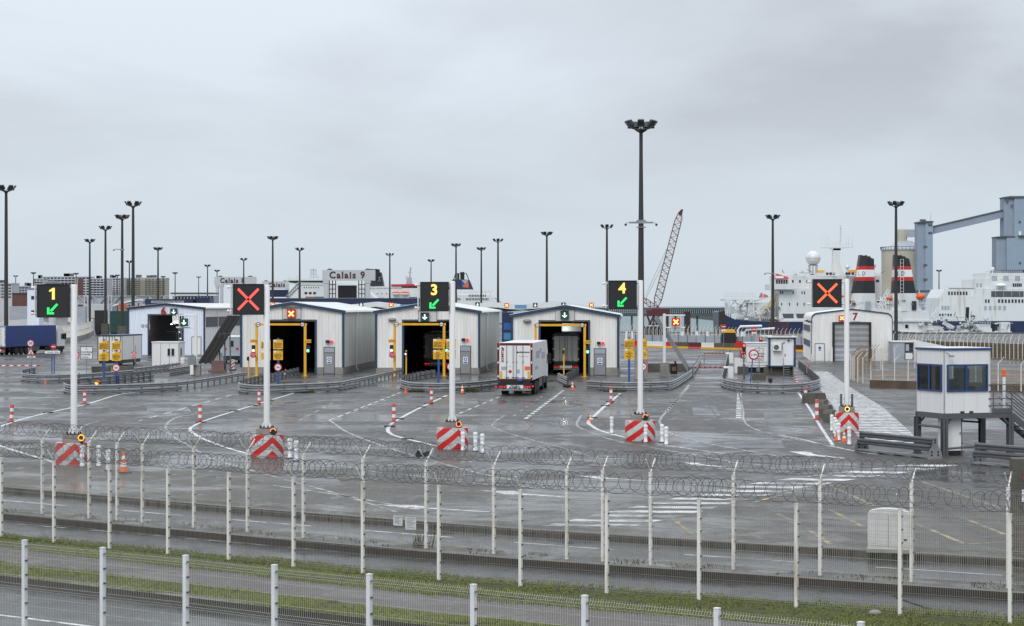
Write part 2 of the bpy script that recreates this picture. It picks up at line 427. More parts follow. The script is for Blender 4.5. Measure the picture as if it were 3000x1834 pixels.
# ------------------------------------------------------------------ mesh building
class MB:
    def __init__(s):
        s.v, s.f, s.mi = [], [], []

    def add(s, vs, fs, mi=0):
        o = len(s.v)
        s.v.extend([tuple(p) for p in vs])
        for f in fs:
            s.f.append([i + o for i in f])
            s.mi.append(mi)
        return s

    def box(s, x0, x1, y0, y1, z0, z1, mi=0):
        return s.add([(x0, y0, z0), (x1, y0, z0), (x1, y1, z0), (x0, y1, z0), (x0, y0, z1), (x1, y0, z1), (x1, y1, z1), (x0, y1, z1)],
                     [(0, 3, 2, 1), (4, 5, 6, 7), (0, 1, 5, 4), (1, 2, 6, 5), (2, 3, 7, 6), (3, 0, 4, 7)], mi)

    def bar(s, p, q, w, h=None, mi=0):
        p, q = Vector(p), Vector(q)
        d = (q - p).normalized()
        up = Vector((0, 0, 1)) if abs(d.z) < 0.9 else Vector((0, 1, 0))
        a = d.cross(up).normalized()
        b = a.cross(d).normalized()
        h = h or w
        vs = []
        for c in (p, q):
            for i, j in ((-1, -1), (1, -1), (1, 1), (-1, 1)):
                vs.append(c + a * (i * w / 2) + b * (j * h / 2))
        return s.add(vs, [(0, 1, 2, 3), (7, 6, 5, 4), (0, 4, 5, 1), (1, 5, 6, 2), (2, 6, 7, 3), (3, 7, 4, 0)], mi)

    def tube(s, pts, r, n=6, mi=0, r2=None, cap=True):
        pts = [Vector(p) for p in pts]
        k = len(pts)
        o = []
        for i, p in enumerate(pts):
            d = (pts[min(i + 1, k - 1)] - pts[max(i - 1, 0)])
            d = d.normalized() if d.length > 1e-9 else Vector((0, 0, 1))
            up = Vector((0, 0, 1)) if abs(d.z) < 0.95 else Vector((0, 1, 0))
            a = d.cross(up).normalized()
            b = a.cross(d)
            rr = r if r2 is None else r + (r2 - r) * i / (k - 1)
            for j in range(n):
                t = 2 * PI * j / n
                o.append(p + a * (math.cos(t) * rr) + b * (math.sin(t) * rr))
        fs = []
        for i in range(k - 1):
            for j in range(n):
                fs.append((i * n + j, i * n + (j + 1) % n, (i + 1) * n + (j + 1) % n, (i + 1) * n + j))
        if cap:
            fs.append(tuple(range(n))[::-1])
            fs.append(tuple((k - 1) * n + j for j in range(n)))
        return s.add(o, fs, mi)

    def lathe(s, prof, n=16, c=(0, 0, 0), mi=0, axis='z', a0=0.0):
        o, k = [], len(prof)
        for r, z in prof:
            for j in range(n):
                t = 2 * PI * j / n + a0
                x, y = r * math.cos(t), r * math.sin(t)
                p = (x, y, z) if axis == 'z' else ((x, z, y) if axis == 'y' else (z, x, y))
                o.append((p[0] + c[0], p[1] + c[1], p[2] + c[2]))
        fs = [(i * n + j, i * n + (j + 1) % n, (i + 1) * n + (j + 1) % n, (i + 1) * n + j) for i in range(k - 1) for j in range(n)]
        fs.append(tuple(range(n))[::-1])
        fs.append(tuple((k - 1) * n + j for j in range(n)))
        return s.add(o, fs, mi)

    def prism(s, poly, y0, y1, mi=0):
        """polygon in x,z pushed from y0 to y1"""
        n = len(poly)
        vs = [(x, y0, z) for x, z in poly] + [(x, y1, z) for x, z in poly]
        fs = [tuple(range(n)), tuple(range(2 * n - 1, n - 1, -1))] + [(i, i + n, (i + 1) % n + n, (i + 1) % n) for i in range(n)]
        return s.add(vs, fs, mi)

    def slab(s, poly, z0, z1, mi=0):
        """polygon in x,y pushed from z0 to z1"""
        n = len(poly)
        vs = [(x, y, z0) for x, y in poly] + [(x, y, z1) for x, y in poly]
        fs = [tuple(range(n))[::-1], tuple(range(n, 2 * n))] + [(i, (i + 1) % n, (i + 1) % n + n, i + n) for i in range(n)]
        return s.add(vs, fs, mi)

    def sheet(s, poly, z, mi=0):
        return s.add([(x, y, z) for x, y in poly], [tuple(range(len(poly)))], mi)

    def sphere(s, c, r, n=12, m=8, mi=0, sc=(1, 1, 1)):
        prof = [(max(1e-4, math.sin(PI * i / m)), -math.cos(PI * i / m)) for i in range(m + 1)]
        o = []
        for rr, z in prof:
            for j in range(n):
                t = 2 * PI * j / n
                o.append((c[0] + r * rr * math.cos(t) * sc[0], c[1] + r * rr * math.sin(t) * sc[1], c[2] + r * z * sc[2]))
        return s.add(o, [(i * n + j, i * n + (j + 1) % n, (i + 1) * n + (j + 1) % n, (i + 1) * n + j) for i in range(m) for j in range(n)], mi)

    def mesh(s, name, mats, smooth=False, fix=True):
        me = bpy.data.meshes.new(name)
        me.from_pydata(s.v, [], s.f)
        for m in (mats if isinstance(mats, (list, tuple)) else [mats]):
            me.materials.append(m)
        if any(s.mi):
            me.polygons.foreach_set('material_index', s.mi)
        if fix:
            b = bmesh.new()
            b.from_mesh(me)
            bmesh.ops.recalc_face_normals(b, faces=b.faces)
            b.to_mesh(me)
            b.free()
        if smooth:
            me.polygons.foreach_set('use_smooth', [True] * len(me.polygons))
            me.set_sharp_from_angle(angle=0.7)
        me.update()
        return me

    def build(s, name, mats, parent=None, smooth=False, fix=True, loc=None, rotz=0.0):
        o = bpy.data.objects.new(name, s.mesh(name, mats, smooth, fix))
        C.objects.link(o)
        if parent is not None:
            o.parent = parent
        if loc is not None:
            o.location = loc
        if rotz:
            o.rotation_euler = (0, 0, rotz)
        return o


def inst(name, me, parent=None, loc=(0, 0, 0), rotz=0.0):
    o = bpy.data.objects.new(name, me)
    C.objects.link(o)
    o.parent = parent
    o.location = loc
    o.rotation_euler = (0, 0, rotz)
    return o


def tag(o, label, cat, group=None):
    o['label'] = label
    o['category'] = cat
    if group:
        o['group'] = group
    return o


def thing(name, label, cat, loc=(0, 0, 0), rotz=0.0, group=None):
    o = bpy.data.objects.new(name, None)
    o.empty_display_size = 0.3
    C.objects.link(o)
    o.location = loc
    o.rotation_euler = (0, 0, rotz)
    return tag(o, label, cat, group)


def struct(o, kind='structure'):
    o['kind'] = kind
    return o


def dup(root, loc, rotz=None, label=None, group=None):
    kids = {}
    for o in bpy.data.objects:
        if o.parent:
            kids.setdefault(o.parent.name, []).append(o)

    def cp(o, par):
        c = o.copy()
        C.objects.link(c)
        if par is not None:
            c.parent = par
        for ch in kids.get(o.name, []):
            cp(ch, c)
        return c
    r = cp(root, None)
    r.location = loc
    if rotz is not None:
        r.rotation_euler = (0, 0, rotz)
    if label:
        r['label'] = label
    if group:
        r['group'] = group
    return r


def text(body, size, loc, m, parent, rot=(PI / 2, 0, 0), name='lettering', ext=0.008, bold=0.0, align='CENTER', sx=1.0, space=1.0, shear=0.0):
    cu = bpy.data.curves.new(name, 'FONT')
    cu.body = body
    cu.size = size
    cu.extrude = ext
    cu.offset = bold
    cu.align_x = align
    cu.align_y = 'CENTER'
    cu.space_character = space
    cu.shear = shear
    cu.resolution_u = 3
    cu.materials.append(m)
    o = bpy.data.objects.new(name, cu)
    C.objects.link(o)
    o.parent = parent
    o.location = loc
    o.rotation_euler = rot
    o.scale = (sx, 1, 1)
    return o


def smooth_path(pts, step=0.5):
    P = [Vector((p[0], p[1], 0)) for p in pts]
    P = [P[0] * 2 - P[1]] + P + [P[-1] * 2 - P[-2]]
    out = []
    for i in range(1, len(P) - 2):
        n = max(2, int((P[i + 1] - P[i]).length / step))
        for k in range(n):
            t = k / n
            a, b, c, d = P[i - 1], P[i], P[i + 1], P[i + 2]
            out.append(0.5 * ((2 * b) + (c - a) * t + (2 * a - 5 * b + 4 * c - d) * t * t + (3 * b - a - 3 * c + d) * t ** 3))
    out.append(P[-2])
    return [(p.x, p.y) for p in out]


def offs(path, d):
    out = []
    for i, p in enumerate(path):
        a, b = path[max(0, i - 1)], path[min(len(path) - 1, i + 1)]
        tx, ty = b[0] - a[0], b[1] - a[1]
        l = math.hypot(tx, ty) or 1
        out.append((p[0] - ty / l * d, p[1] + tx / l * d))
    return out


def sweep(mb, path, prof, mi=0):
    """profile of (offset to the right-hand side, height) along a path in x,y"""
    k = len(prof)
    cols = [offs(path, -o) for o, z in prof]
    vs = []
    for i in range(len(path)):
        for j in range(k):
            vs.append((cols[j][i][0], cols[j][i][1], prof[j][1]))
    mb.add(vs, [(i * k + j, i * k + j + 1, (i + 1) * k + j + 1, (i + 1) * k + j) for i in range(len(path) - 1) for j in range(k - 1)], mi)
    return mb


def strip(mb, path, w, z, mi=0):
    a, b = offs(path, w / 2), offs(path, -w / 2)
    n = len(path)
    mb.add([(x, y, z) for x, y in a] + [(x, y, z) for x, y in b], [(i, i + 1, n + i + 1, n + i) for i in range(n - 1)], mi)


def disc(mb, c, r, y0, y1, n=20, mi=0):
    mb.prism([(c[0] + r * math.cos(2 * PI * i / n), c[1] + r * math.sin(2 * PI * i / n)) for i in range(n)], y0, y1, mi)


# ------------------------------------------------------------------ the ground
RZ = -0.20                                     # the public roads lie a kerb's height below the port apron


def gl(pts, z=0.0):
    return [G(x, y, z) for x, y in pts]


def ext(pts):
    """carry a roadside line on beyond both frame edges"""
    (ax, ay), (bx, by) = pts[0], pts[1]
    (cx, cy), (dx, dy) = pts[-2], pts[-1]
    return [(ax - (bx - ax) * 0.5 - (bx - ax) * 0.4, ay - (by - ay) * 0.9)] + pts + [(dx + (dx - cx) * 0.6, dy + (dy - cy) * 0.6)]


K1 = gl([(-420, 1388), (0, 1427), (750, 1492), (1500, 1549), (2250, 1596), (3000, 1640), (3500, 1668)])
V_FAR = gl([(-420, 1455), (8, 1489), (261, 1506), (725, 1546), (1249, 1592), (1906, 1641), (2671, 1690), (3000, 1710), (3500, 1738)])
K2 = gl([(-420, 1462), (8, 1505), (750, 1574), (1100, 1604), (1500, 1638), (2250, 1688), (2958, 1737), (3500, 1772)])
G1F = gl([(-420, 1523), (8, 1564), (750, 1635), (1079, 1666), (1500, 1702), (2250, 1756), (2958, 1806), (3500, 1844)])
G1N = gl([(-420, 1558), (8, 1604), (750, 1686), (1100, 1724), (1500, 1766), (2250, 1826), (3000, 1884), (3500, 1924)])
G2F = gl([(-420, 1602), (8, 1648), (700, 1728), (1100, 1777), (1500, 1820), (2250, 1890), (3000, 1955), (3500, 1999)])
K3 = gl([(-420, 1640), (8, 1688), (750, 1775), (1100, 1816), (1500, 1862), (2250, 1938), (3000, 2010), (3500, 2058)])

mb = MB()
mb.sheet([(-300, 4), (300, 4), (300, 118), (-300, 118)], RZ)
struct(mb.build('road', M['road']))

mb = MB()
apron = list(K1) + [(500, 30), (500, 492), (60, 492), (30, 505), (-2, 560), (-2, 765), (-104, 765), (-104, 1010), (-170, 1010), (-170, 1700), (-1500, 1700), (-1500, 95)]
mb.sheet(apron, 0.0)
struct(mb.build('port_apron', M['asphalt']))
mb = MB()
mb.slab([(500, 492.02), (500, 493), (60, 493), (30.4, 506), (-1, 560), (-1, 766), (-103, 766), (-103, 1011), (-169, 1011), (-169, 1700), (-170, 1700), (-170, 1010), (-104, 1010), (-104, 765), (-2, 765), (-2, 560), (30, 505.02), (60, 492.02)], -6, 0.3)
struct(mb.build('quay_wall', M['concrete_dark']))
mb = MB()
mb.sheet([(-40000, 300), (40000, 300), (40000, 50000), (-40000, 50000)], -3.0)
struct(mb.build('sea', M['sea']))
mb = MB()
mb.slab([(120, 790), (900, 770), (900, 1700), (150, 1700)], -6, 1.0)
struct(mb.build('far_quay', M['concrete_dark']))

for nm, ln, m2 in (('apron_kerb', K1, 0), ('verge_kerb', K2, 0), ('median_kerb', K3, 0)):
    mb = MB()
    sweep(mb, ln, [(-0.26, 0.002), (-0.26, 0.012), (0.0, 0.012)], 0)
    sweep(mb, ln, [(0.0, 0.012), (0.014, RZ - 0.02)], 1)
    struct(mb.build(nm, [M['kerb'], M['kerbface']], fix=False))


def band(name, far, near, z, m, kind='structure'):
    mb = MB()
    n, k = len(far), len(near)
    mb.sheet(list(near) + list(far)[::-1], z)
    return struct(mb.build(name, m), kind)


band('gravel_verge', V_FAR, K2, 0.0, M['verge'])
band('turf_bed', G1F, G1N, 0.0, M['soil'])
band('footpath', G1N, G2F, -0.004, M['path'])
band('turf_bed', G2F, K3, 0.0, M['soil'])


def lerp_line(line, t):
    t *= len(line) - 1
    i = min(int(t), len(line) - 2)
    u = t - i
    return (line[i][0] * (1 - u) + line[i + 1][0] * u, line[i][1] * (1 - u) + line[i + 1][1] * u)


def grass(name, far, near, n, hmin, hmax, over=0.06, label='grass'):
    mb = MB()
    rnd = random.Random(len(name) + n)
    for i in range(n):
        t, u = rnd.uniform(0.04, 0.99), rnd.uniform(-over, 1 + over)
        a, b = lerp_line(far, t), lerp_line(near, t)
        x, y = a[0] * (1 - u) + b[0] * u, a[1] * (1 - u) + b[1] * u
        if math.sin(x * 1.9 + math.sin(y * 2.3)) + math.sin(y * 3.1 + x) < -1.35:
            continue
        h = rnd.uniform(hmin, hmax) * (0.7 + 0.45 * math.sin(x * 0.8) * math.sin(y * 1.3 + 1))
        an = rnd.uniform(0, PI)
        w = rnd.uniform(0.007, 0.013)
        cx, sx = math.cos(an) * w, math.sin(an) * w
        lx, ly = rnd.uniform(-0.04, 0.04), rnd.uniform(-0.04, 0.04)
        mb.add([(x - cx, y - sx, 0), (x + cx, y + sx, 0), (x + lx + cx * 0.6, y + ly + sx * 0.6, h * 0.65), (x + lx * 2, y + ly * 2, h)], [(0, 1, 2), (0, 2, 3)])
    return struct(mb.build(name, M['grass'], fix=False), 'stuff')


grass('grass', G1F, G1N, 44000, 0.035, 0.10)
grass('grass', G2F, K3, 52000, 0.045, 0.12, 0.0)

# weeds along the kerbs and the fence feet
mb = MB()
rnd = random.Random(5)
for i in range(1500):
    t = rnd.random()
    a, b = lerp_line(V_FAR, t), lerp_line(K2, t)
    u = rnd.choice((rnd.uniform(0.1, 0.9), rnd.uniform(0.25, 0.45)))
    if math.sin(t * 61) + math.sin(t * 143 + 1) < 0.1:
        continue
    x, y = a[0] * (1 - u) + b[0] * u, a[1] * (1 - u) + b[1] * u
    h = rnd.uniform(0.03, 0.10)
    an = rnd.uniform(0, PI)
    mb.add([(x - math.cos(an) * 0.02, y - math.sin(an) * 0.02, 0), (x + math.cos(an) * 0.02, y + math.sin(an) * 0.02, 0), (x + rnd.uniform(-.05, .05), y + rnd.uniform(-.05, .05), h)], [(0, 1, 2)])
for (px, py, n, r) in ((878, 1150, 130, 0.9), (1221, 1149, 90, 0.5), (1376, 1147, 110, 0.6), (1667, 1135, 60, 0.4), (1800, 1148, 70, 0.7), (1238, 1601, 16, 0.22)):
    cx, cy = G(px, py)
    for i in range(n * 3):
        a, q = rnd.uniform(0, 2 * PI), r * math.sqrt(rnd.random())
        x, y = cx + math.cos(a) * q * 1.3, cy + math.sin(a) * q * 0.5
        h = rnd.uniform(0.08, 0.34 if py < 1500 else 0.5)
        an = rnd.uniform(0, PI)
        mb.add([(x - math.cos(an) * 0.03, y - math.sin(an) * 0.03, 0), (x + math.cos(an) * 0.03, y + math.sin(an) * 0.03, 0), (x + rnd.uniform(-.12, .12), y + rnd.uniform(-.1, .1), h)], [(0, 1, 2)])
struct(mb.build('weeds', M['moss'], fix=False), 'stuff')

# dirt yard and its low brown wall beyond the guard cabin
mb = MB()
mb.sheet(gl([(2494, 1114), (2545, 1126), (2660, 1136), (2800, 1142), (3100, 1150), (3100, 1082), (2820, 1074), (2640, 1082), (2560, 1088)]), 0.004)
struct(mb.build('dirt_yard', M['dirt']))
mb = MB()
mb.sheet(gl([(2750, 1047), (3200, 1066), (3200, 1050), (2750, 1038)]), 0.004)
struct(mb.build('grass_bank', M['soil']))

# ------------------------------------------------------------------ painted markings
MZ = [0.004]


def mark(name, pts, w, m='paint', z=0.0, dash=None, close=None):
    mb = MB()
    path = smooth_path(gl(pts, z), 0.6) if len(pts) > 2 else gl(pts, z)
    if len(pts) == 2:
        a, b = path
        n = max(2, int(math.hypot(b[0] - a[0], b[1] - a[1]) / 0.5))
        path = [(a[0] + (b[0] - a[0]) * i / n, a[1] + (b[1] - a[1]) * i / n) for i in range(n + 1)]
    zz = z + MZ[0]
    if dash is None:
        strip(mb, path, w, zz)
    else:
        on, off = dash
        cum = [0]
        for p, q in zip(path, path[1:]):
            cum.append(cum[-1] + math.hypot(q[0] - p[0], q[1] - p[1]))

        def at(s):
            for i in range(len(cum) - 1):
                if cum[i + 1] >= s:
                    u = (s - cum[i]) / max(1e-6, cum[i + 1] - cum[i])
                    return (path[i][0] + (path[i + 1][0] - path[i][0]) * u, path[i][1] + (path[i + 1][1] - path[i][1]) * u)
            return path[-1]
        s = 0.0
        while s < cum[-1] - 0.3:
            e = min(s + on, cum[-1])
            seg = [at(s + (e - s) * k / 3) for k in range(4)]
            strip(mb, seg, w, zz)
            s += on + off
    return struct(mb.build(name, M[m], fix=False))


L1 = [(401, 1149), (344, 1157), (250, 1184.5), (107, 1217), (40, 1236), (-10, 1254), (-40, 1275), (-20, 1297), (30, 1316), (114, 1341), (170, 1357)]
L2 = [(860, 1152), (800, 1170), (704.6, 1199), (646, 1217), (594, 1235), (562, 1251), (557, 1260), (571.5, 1272), (600.7, 1288), (669, 1313), (736, 1332)]
L3 = [(1310, 1158), (1232, 1194), (1160, 1232.6), (1141, 1249), (1136, 1261), (1147.4, 1272), (1176.7, 1282), (1254.6, 1301), (1282, 1307)]
L4 = [(1816.5, 1153), (1768, 1193.6), (1732, 1227.7), (1724, 1239), (1737, 1250), (1755, 1260), (1794, 1272), (1832, 1282)]
L4b = [(1920, 1300), (1959, 1306), (2128, 1330)]
L5 = [(2340, 1152), (2373, 1199), (2395, 1236), (2440, 1305)]
for L, w in ((L1, 0.28), (L2, 0.24), (L3, 0.26), (L4, 0.28), (L4b, 0.16), (L5, 0.22)):
    mark('lane_line', L, w * 0.8)
mark('lane_line', [(2280, 1274), (2350, 1287), (2410, 1302), (2519, 1324), (2570, 1331)], 0.14, 'paint')
mark('lane_line', [(2165, 1150), (2177, 1200), (2178.6, 1229), (2196, 1249), (2242, 1267), (2360, 1293), (2470, 1312)], 0.12, 'paint_worn')
mark('lane_line', [(2018, 1134), (1985, 1170), (1946, 1213), (1936, 1226), (1934, 1240), (1962, 1268), (2030, 1290), (2140, 1312), (2290, 1338)], 0.15, 'paint_worn')
mark('lane_line', [(660, 1206), (540, 1218), (500, 1232), (485, 1252), (500, 1275), (560, 1309), (620, 1344), (760, 1384), (1000, 1450), (1160, 1500)], 0.17, 'paint_worn')
mark('lane_line', [(965, 1231), (985, 1245), (1010, 1262), (1060, 1284), (1150, 1316), (1240, 1342), (1420, 1390), (1640, 1430)], 0.15, 'paint_worn')
mark('lane_line', [(1480, 1216), (1445, 1240), (1452, 1255), (1520, 1278), (1640, 1310), (1740, 1340)], 0.11, 'paint_worn')
mark('lane_line', [(1703, 1216), (1690, 1245), (1720, 1262), (1800, 1290), (1960, 1320), (2140, 1352)], 0.14, 'paint_worn')
mark('lane_line', [(290, 1234), (245, 1247), (232, 1262)], 0.10, 'paint_worn')
for a, b, dsh in (((1173, 1150), (965.6, 1231), (2.2, 1.4)), ((1462, 1163), (1303, 1229), (2.0, 2.2)), ((2018, 1128), (1954, 1207), (1.6, 1.2)), ((678, 1157), (407, 1233), (2.6, 2.2))):
    mark('dashed_line', [a, b], 0.14, 'paint', dash=dsh)
mark('dashed_line', [(1650, 1144), (1537, 1229)], 0.24, 'paint', dash=(1.5, 1.1))
mark('dashed_line', [(2166, 1152), (2164, 1225)], 0.34, 'paint', dash=(1.1, 1.0))
for a, b in (((700, 1180), (420, 1214)), ((640, 1176), (310, 1219)), ((975, 1180), (878, 1231)), ((800, 1190), (720, 1214)), ((1130, 1172), (1020, 1215)), ((1590, 1160), (1500, 1222)), ((150, 1160), (0, 1190)), ((210, 1172), (40, 1200)), ((1400, 1190), (1320, 1222))):
    mark('dashed_line', [a, b], 0.11, 'paint_worn', dash=(2.4, 2.6))
for pts, w in (([(0, 1128), (130, 1136)], 0.12), ([(450, 1100), (720, 1094)], 0.3), ([(455, 1118), (610, 1109)], 0.25), ([(2070, 1086), (2128, 1086)], 0.5), ([(2060, 1098), (2112, 1098)], 0.5), ([(2085, 1070), (2140, 1070)], 0.4)):
    mark('lane_line', pts, w, 'paint_worn', dash=(1.6, 1.0))
for y, xs in ((1103, (905, 990)), (1102, (1297, 1460)), (1104, (1700, 1830)), (1109, (2150, 2350))):
    mark('dashed_line', [(xs[0], y), (xs[1], y)], 0.30, 'paint_worn', dash=(0.7, 0.6))
ORD = 'first second third fourth fifth sixth seventh eighth ninth tenth eleventh twelfth thirteenth fourteenth'.split()
# black stick-on reflectors astride the solid lines
for L, ts, ln in ((L1, (0.28, 0.42), 'on lane line passing pole of numeral one'), (L2, (0.20, 0.30, 0.42, 0.62), 'on lane line bending before red-crossed drum'), (L3, (0.08, 0.24, 0.33, 0.58, 0.72, 0.92), 'on lane line bending before numeral three'), (L4, (0.06, 0.26, 0.38, 0.66), 'on lane line bending before numeral four'), (L5, (0.25,), 'on lane line along the walkway')):
    p = smooth_path(gl(L), 0.6)
    for t in ts:
        x, y = p[int(t * (len(p) - 1))]
        tag(MB().box(x - 0.30, x + 0.30, y - 0.2, y + 0.2, 0.006, 0.05).build('rumble_block', M['black']), '%s black rubber block from the sheds, %s' % (ORD[ts.index(t)], ln), 'road stud', 'black rubber blocks on the lane lines')


def arrow_mark(a, b, thick):
    """long thin painted arrow: a wedge head and a shaft, seen edge-on"""
    (ax, ay), (bx, by) = a, b
    pts = [(ax, ay), (ax + (bx - ax) * 0.36, ay + (by - ay) * 0.10), (ax + (bx - ax) * 0.47, ay + (by - ay) * 0.46),
           (bx, by), (bx, by + 1.6), (ax + (bx - ax) * 0.44, ay + (by - ay) * 0.64), (ax + (bx - ax) * 0.34, ay + (by - ay) * 0.60 + thick * 0.4)]
    mb = MB()
    mb.sheet(gl(pts), 0.0045)
    struct(mb.build('arrow_marking', M['paint']))


arrow_mark((1100, 1478), (1436, 1499), 4)
arrow_mark((1684, 1393), (1902, 1409), 4)
arrow_mark((2000, 1355), (2126, 1368), 4)
arrow_mark((2310, 1322), (2480, 1343), 4)
arrow_mark((1400, 1436), (1690, 1458), 4)
mark('lane_line', [(800, 1422), (990, 1450), (1150, 1478)], 0.2, 'paint_worn')
mark('lane_line', [(1180, 1390), (1420, 1418), (1700, 1436), (1830, 1446)], 0.18, 'paint_worn')
mark('lane_line', [(890, 1348), (990, 1364), (1120, 1385)], 0.16, 'paint_worn')
mark('lane_line', [(1880, 1330), (2040, 1344), (2230, 1362), (2400, 1372)], 0.16, 'paint_worn')
# tar-filled cracks and cut patches in the apron
rnd = random.Random(8)
for pts in ([(865, 1201), (900, 1190), (925, 1183), (962, 1171)], [(1225, 1240), (1262, 1237), (1290, 1241)], [(1470, 1203), (1500, 1195), (1540, 1189), (1590, 1168), (1625, 1158)], [(1465, 1226), (1510, 1212), (1552, 1193)],
            [(560, 1176), (640, 1168), (720, 1158), (790, 1152)], [(2075, 1176), (2090, 1210), (2110, 1242)], [(300, 1262), (420, 1252), (520, 1244)], [(1640, 1232), (1642, 1240), (1648, 1252), (1690, 1268)], [(2400, 1106), (2420, 1130), (2440, 1160), (2458, 1196)],
            [(2560, 1275), (2640, 1290), (2700, 1300), (2760, 1296)], [(1960, 1330), (2010, 1338), (2080, 1350), (2140, 1352)], [(1900, 1384), (1990, 1372), (2120, 1380)]):
    pts = [(x + rnd.uniform(-6, 6), y + rnd.uniform(-0.8, 0.8)) for x, y in pts]
    mark('tar_seam', pts, 0.09, 'black', dash=(rnd.uniform(3, 7), rnd.uniform(0.3, 1.5)))
for x0, x1, y0, y1 in ((1040, 1190, 1168, 1180), (1560, 1680, 1250, 1268), (430, 560, 1190, 1204), (2030, 2110, 1190, 1216), (2240, 2330, 1205, 1232), (1380, 1600, 1345, 1366), (760, 1000, 1395, 1420), (2120, 2300, 1290, 1312)):
    mb = MB()
    mb.sheet(gl([(x0, y1), (x1, y1 + 1), (x1 - 12, y0), (x0 - 8 + (x1 - x0) * 0.06, y0)]), 0.002)
    struct(mb.build('asphalt_patch', M['road']))
# roads outside the fence
mark('dashed_line', [(8, 1466), (615, 1517), (1218, 1566), (1760, 1608), (2250, 1641), (3000, 1690)], 0.12, 'paint', z=RZ, dash=(3.4, 2.2))
mark('dashed_line', [(0, 1531), (420, 1566), (760, 1596), (1300, 1640), (2000, 1694)], 0.10, 'paint_worn', z=RZ, dash=(3.2, 0.8))
mark('lane_line', [(-200, 1779), (0, 1802), (253, 1834), (700, 1891)], 0.14, 'paint', z=RZ)

# zebra crossing in front of the guard cabin and the ribbed walkway past the last lane
mb = MB()
Ll = [(1586, 1541), (1997, 1454), (2215, 1413), (2419, 1389), (2642, 1362), (2735, 1345)]
Lr = [(1805, 1551), (2043, 1499), (2148, 1471), (2300, 1436), (2490, 1404), (2747, 1370), (2870, 1353)]


def on_line(L, y):
    for (x0, y0), (x1, y1) in zip(L, L[1:]):
        if y0 >= y >= y1:
            return x0 + (x1 - x0) * (y0 - y) / (y0 - y1)
    return None


y = 1541.0
while y > 1346:
    th = 0.0105 * (y - HY)
    xa, xb, xc, xd = on_line(Ll, y), on_line(Lr, y), on_line(Lr, y - th), on_line(Ll, y - th)
    if None not in (xa, xb, xc, xd):
        mb.sheet(gl([(xa, y), (xb, y + 2), (xc + 6, y - th + 2), (xd + 6, y - th)]), 0.0045)
    y -= th * 2.0
struct(mb.build('zebra_crossing', M['paint_zebra']))

mb = MB()
Wl = [(2533, 1300), (2466, 1225), (2399, 1135), (2370, 1088)]
Wr = [(2705, 1300), (2585, 1192), (2490, 1134), (2420, 1086)]
mb.sheet(gl([(2533, 1300), (2466, 1225), (2399, 1135), (2366, 1084), (2420, 1084), (2490, 1134), (2585, 1192), (2705, 1300)]), 0.003)
struct(mb.build('walkway', M['asphalt']))
mb = MB()
y = 1299.0
while y > 1089:
    th = max(0.0075 * (y - HY), 1.6)
    xa, xb, xc, xd = on_line(Wl, y), on_line(Wr, y), on_line(Wr, y - th), on_line(Wl, y - th)
    if None not in (xa, xb, xc, xd):
        mb.sheet(gl([(xa, y), (xb, y), (xc, y - th), (xd, y - th)]), 0.008)
    y -= th * 1.75
struct(mb.build('walkway_bars', M['paint']))
# faded yellow bay lines
for a, b in (((2697, 1410), (2937, 1490)), ((2680, 1532), (2828, 1594)), ((2444, 1429), (2562, 1482)), ((2276, 1505), (2339, 1533)), ((2364, 1549), (2436, 1596)), ((2432, 1494), (2530, 1544)),
             ((2960, 1387), (3060, 1420)), ((2200, 1562), (2232, 1580)), ((1970, 1520), (2030, 1566)), ((2820, 1517), (2945, 1566)), ((2205, 1472), (2330, 1440)), ((2828, 1594), (2950, 1588)), ((1600, 1540), (1800, 1528))):
    mark('bay_line', [a, b], 0.16, 'paint_yellow')


# ------------------------------------------------------------------ inspection sheds
HD = 0.06                                        # the lanes run slightly to the right of straight ahead
RZH = -math.atan(HD)


class Frame:
    def __init__(s, px, py, rot=RZH):
        s.o = G(px, py)
        s.r = rot

    def w(s, x, y, z=0.0):
        c, n = math.cos(s.r), math.sin(s.r)
        return (s.o[0] + x * c - y * n, s.o[1] + x * n + y * c, z)


def ribs(mb, x0, x1, zlo, zhi, y=0.0, axis='x', out=-1, pitch=0.33, depth=0.035, mi=0):
    x = x0
    prof = [(0.0, 0), (0.66, 0), (0.75, 1), (0.91, 1), (1.0, 0)]
    while x < x1 - 1e-6:
        for (a, da), (b, db) in zip(prof, prof[1:]):
            xa, xb = min(x + a * pitch, x1), min(x + b * pitch, x1)
            if xb - xa < 1e-4:
                continue
            ya, yb = y + out * depth * da, y + out * depth * db
            za, zb = zlo((xa + xb) / 2), zlo((xa + xb) / 2)
            ta, tb = zhi(xa), zhi(xb)
            if axis == 'x':
                mb.add([(xa, ya, za), (xb, yb, zb), (xb, yb, tb), (xa, ya, ta)], [(0, 1, 2, 3)], mi)
            else:
                mb.add([(ya, xa, za), (yb, xb, zb), (yb, xb, tb), (ya, xa, ta)], [(0, 1, 2, 3)], mi)
        x += pitch


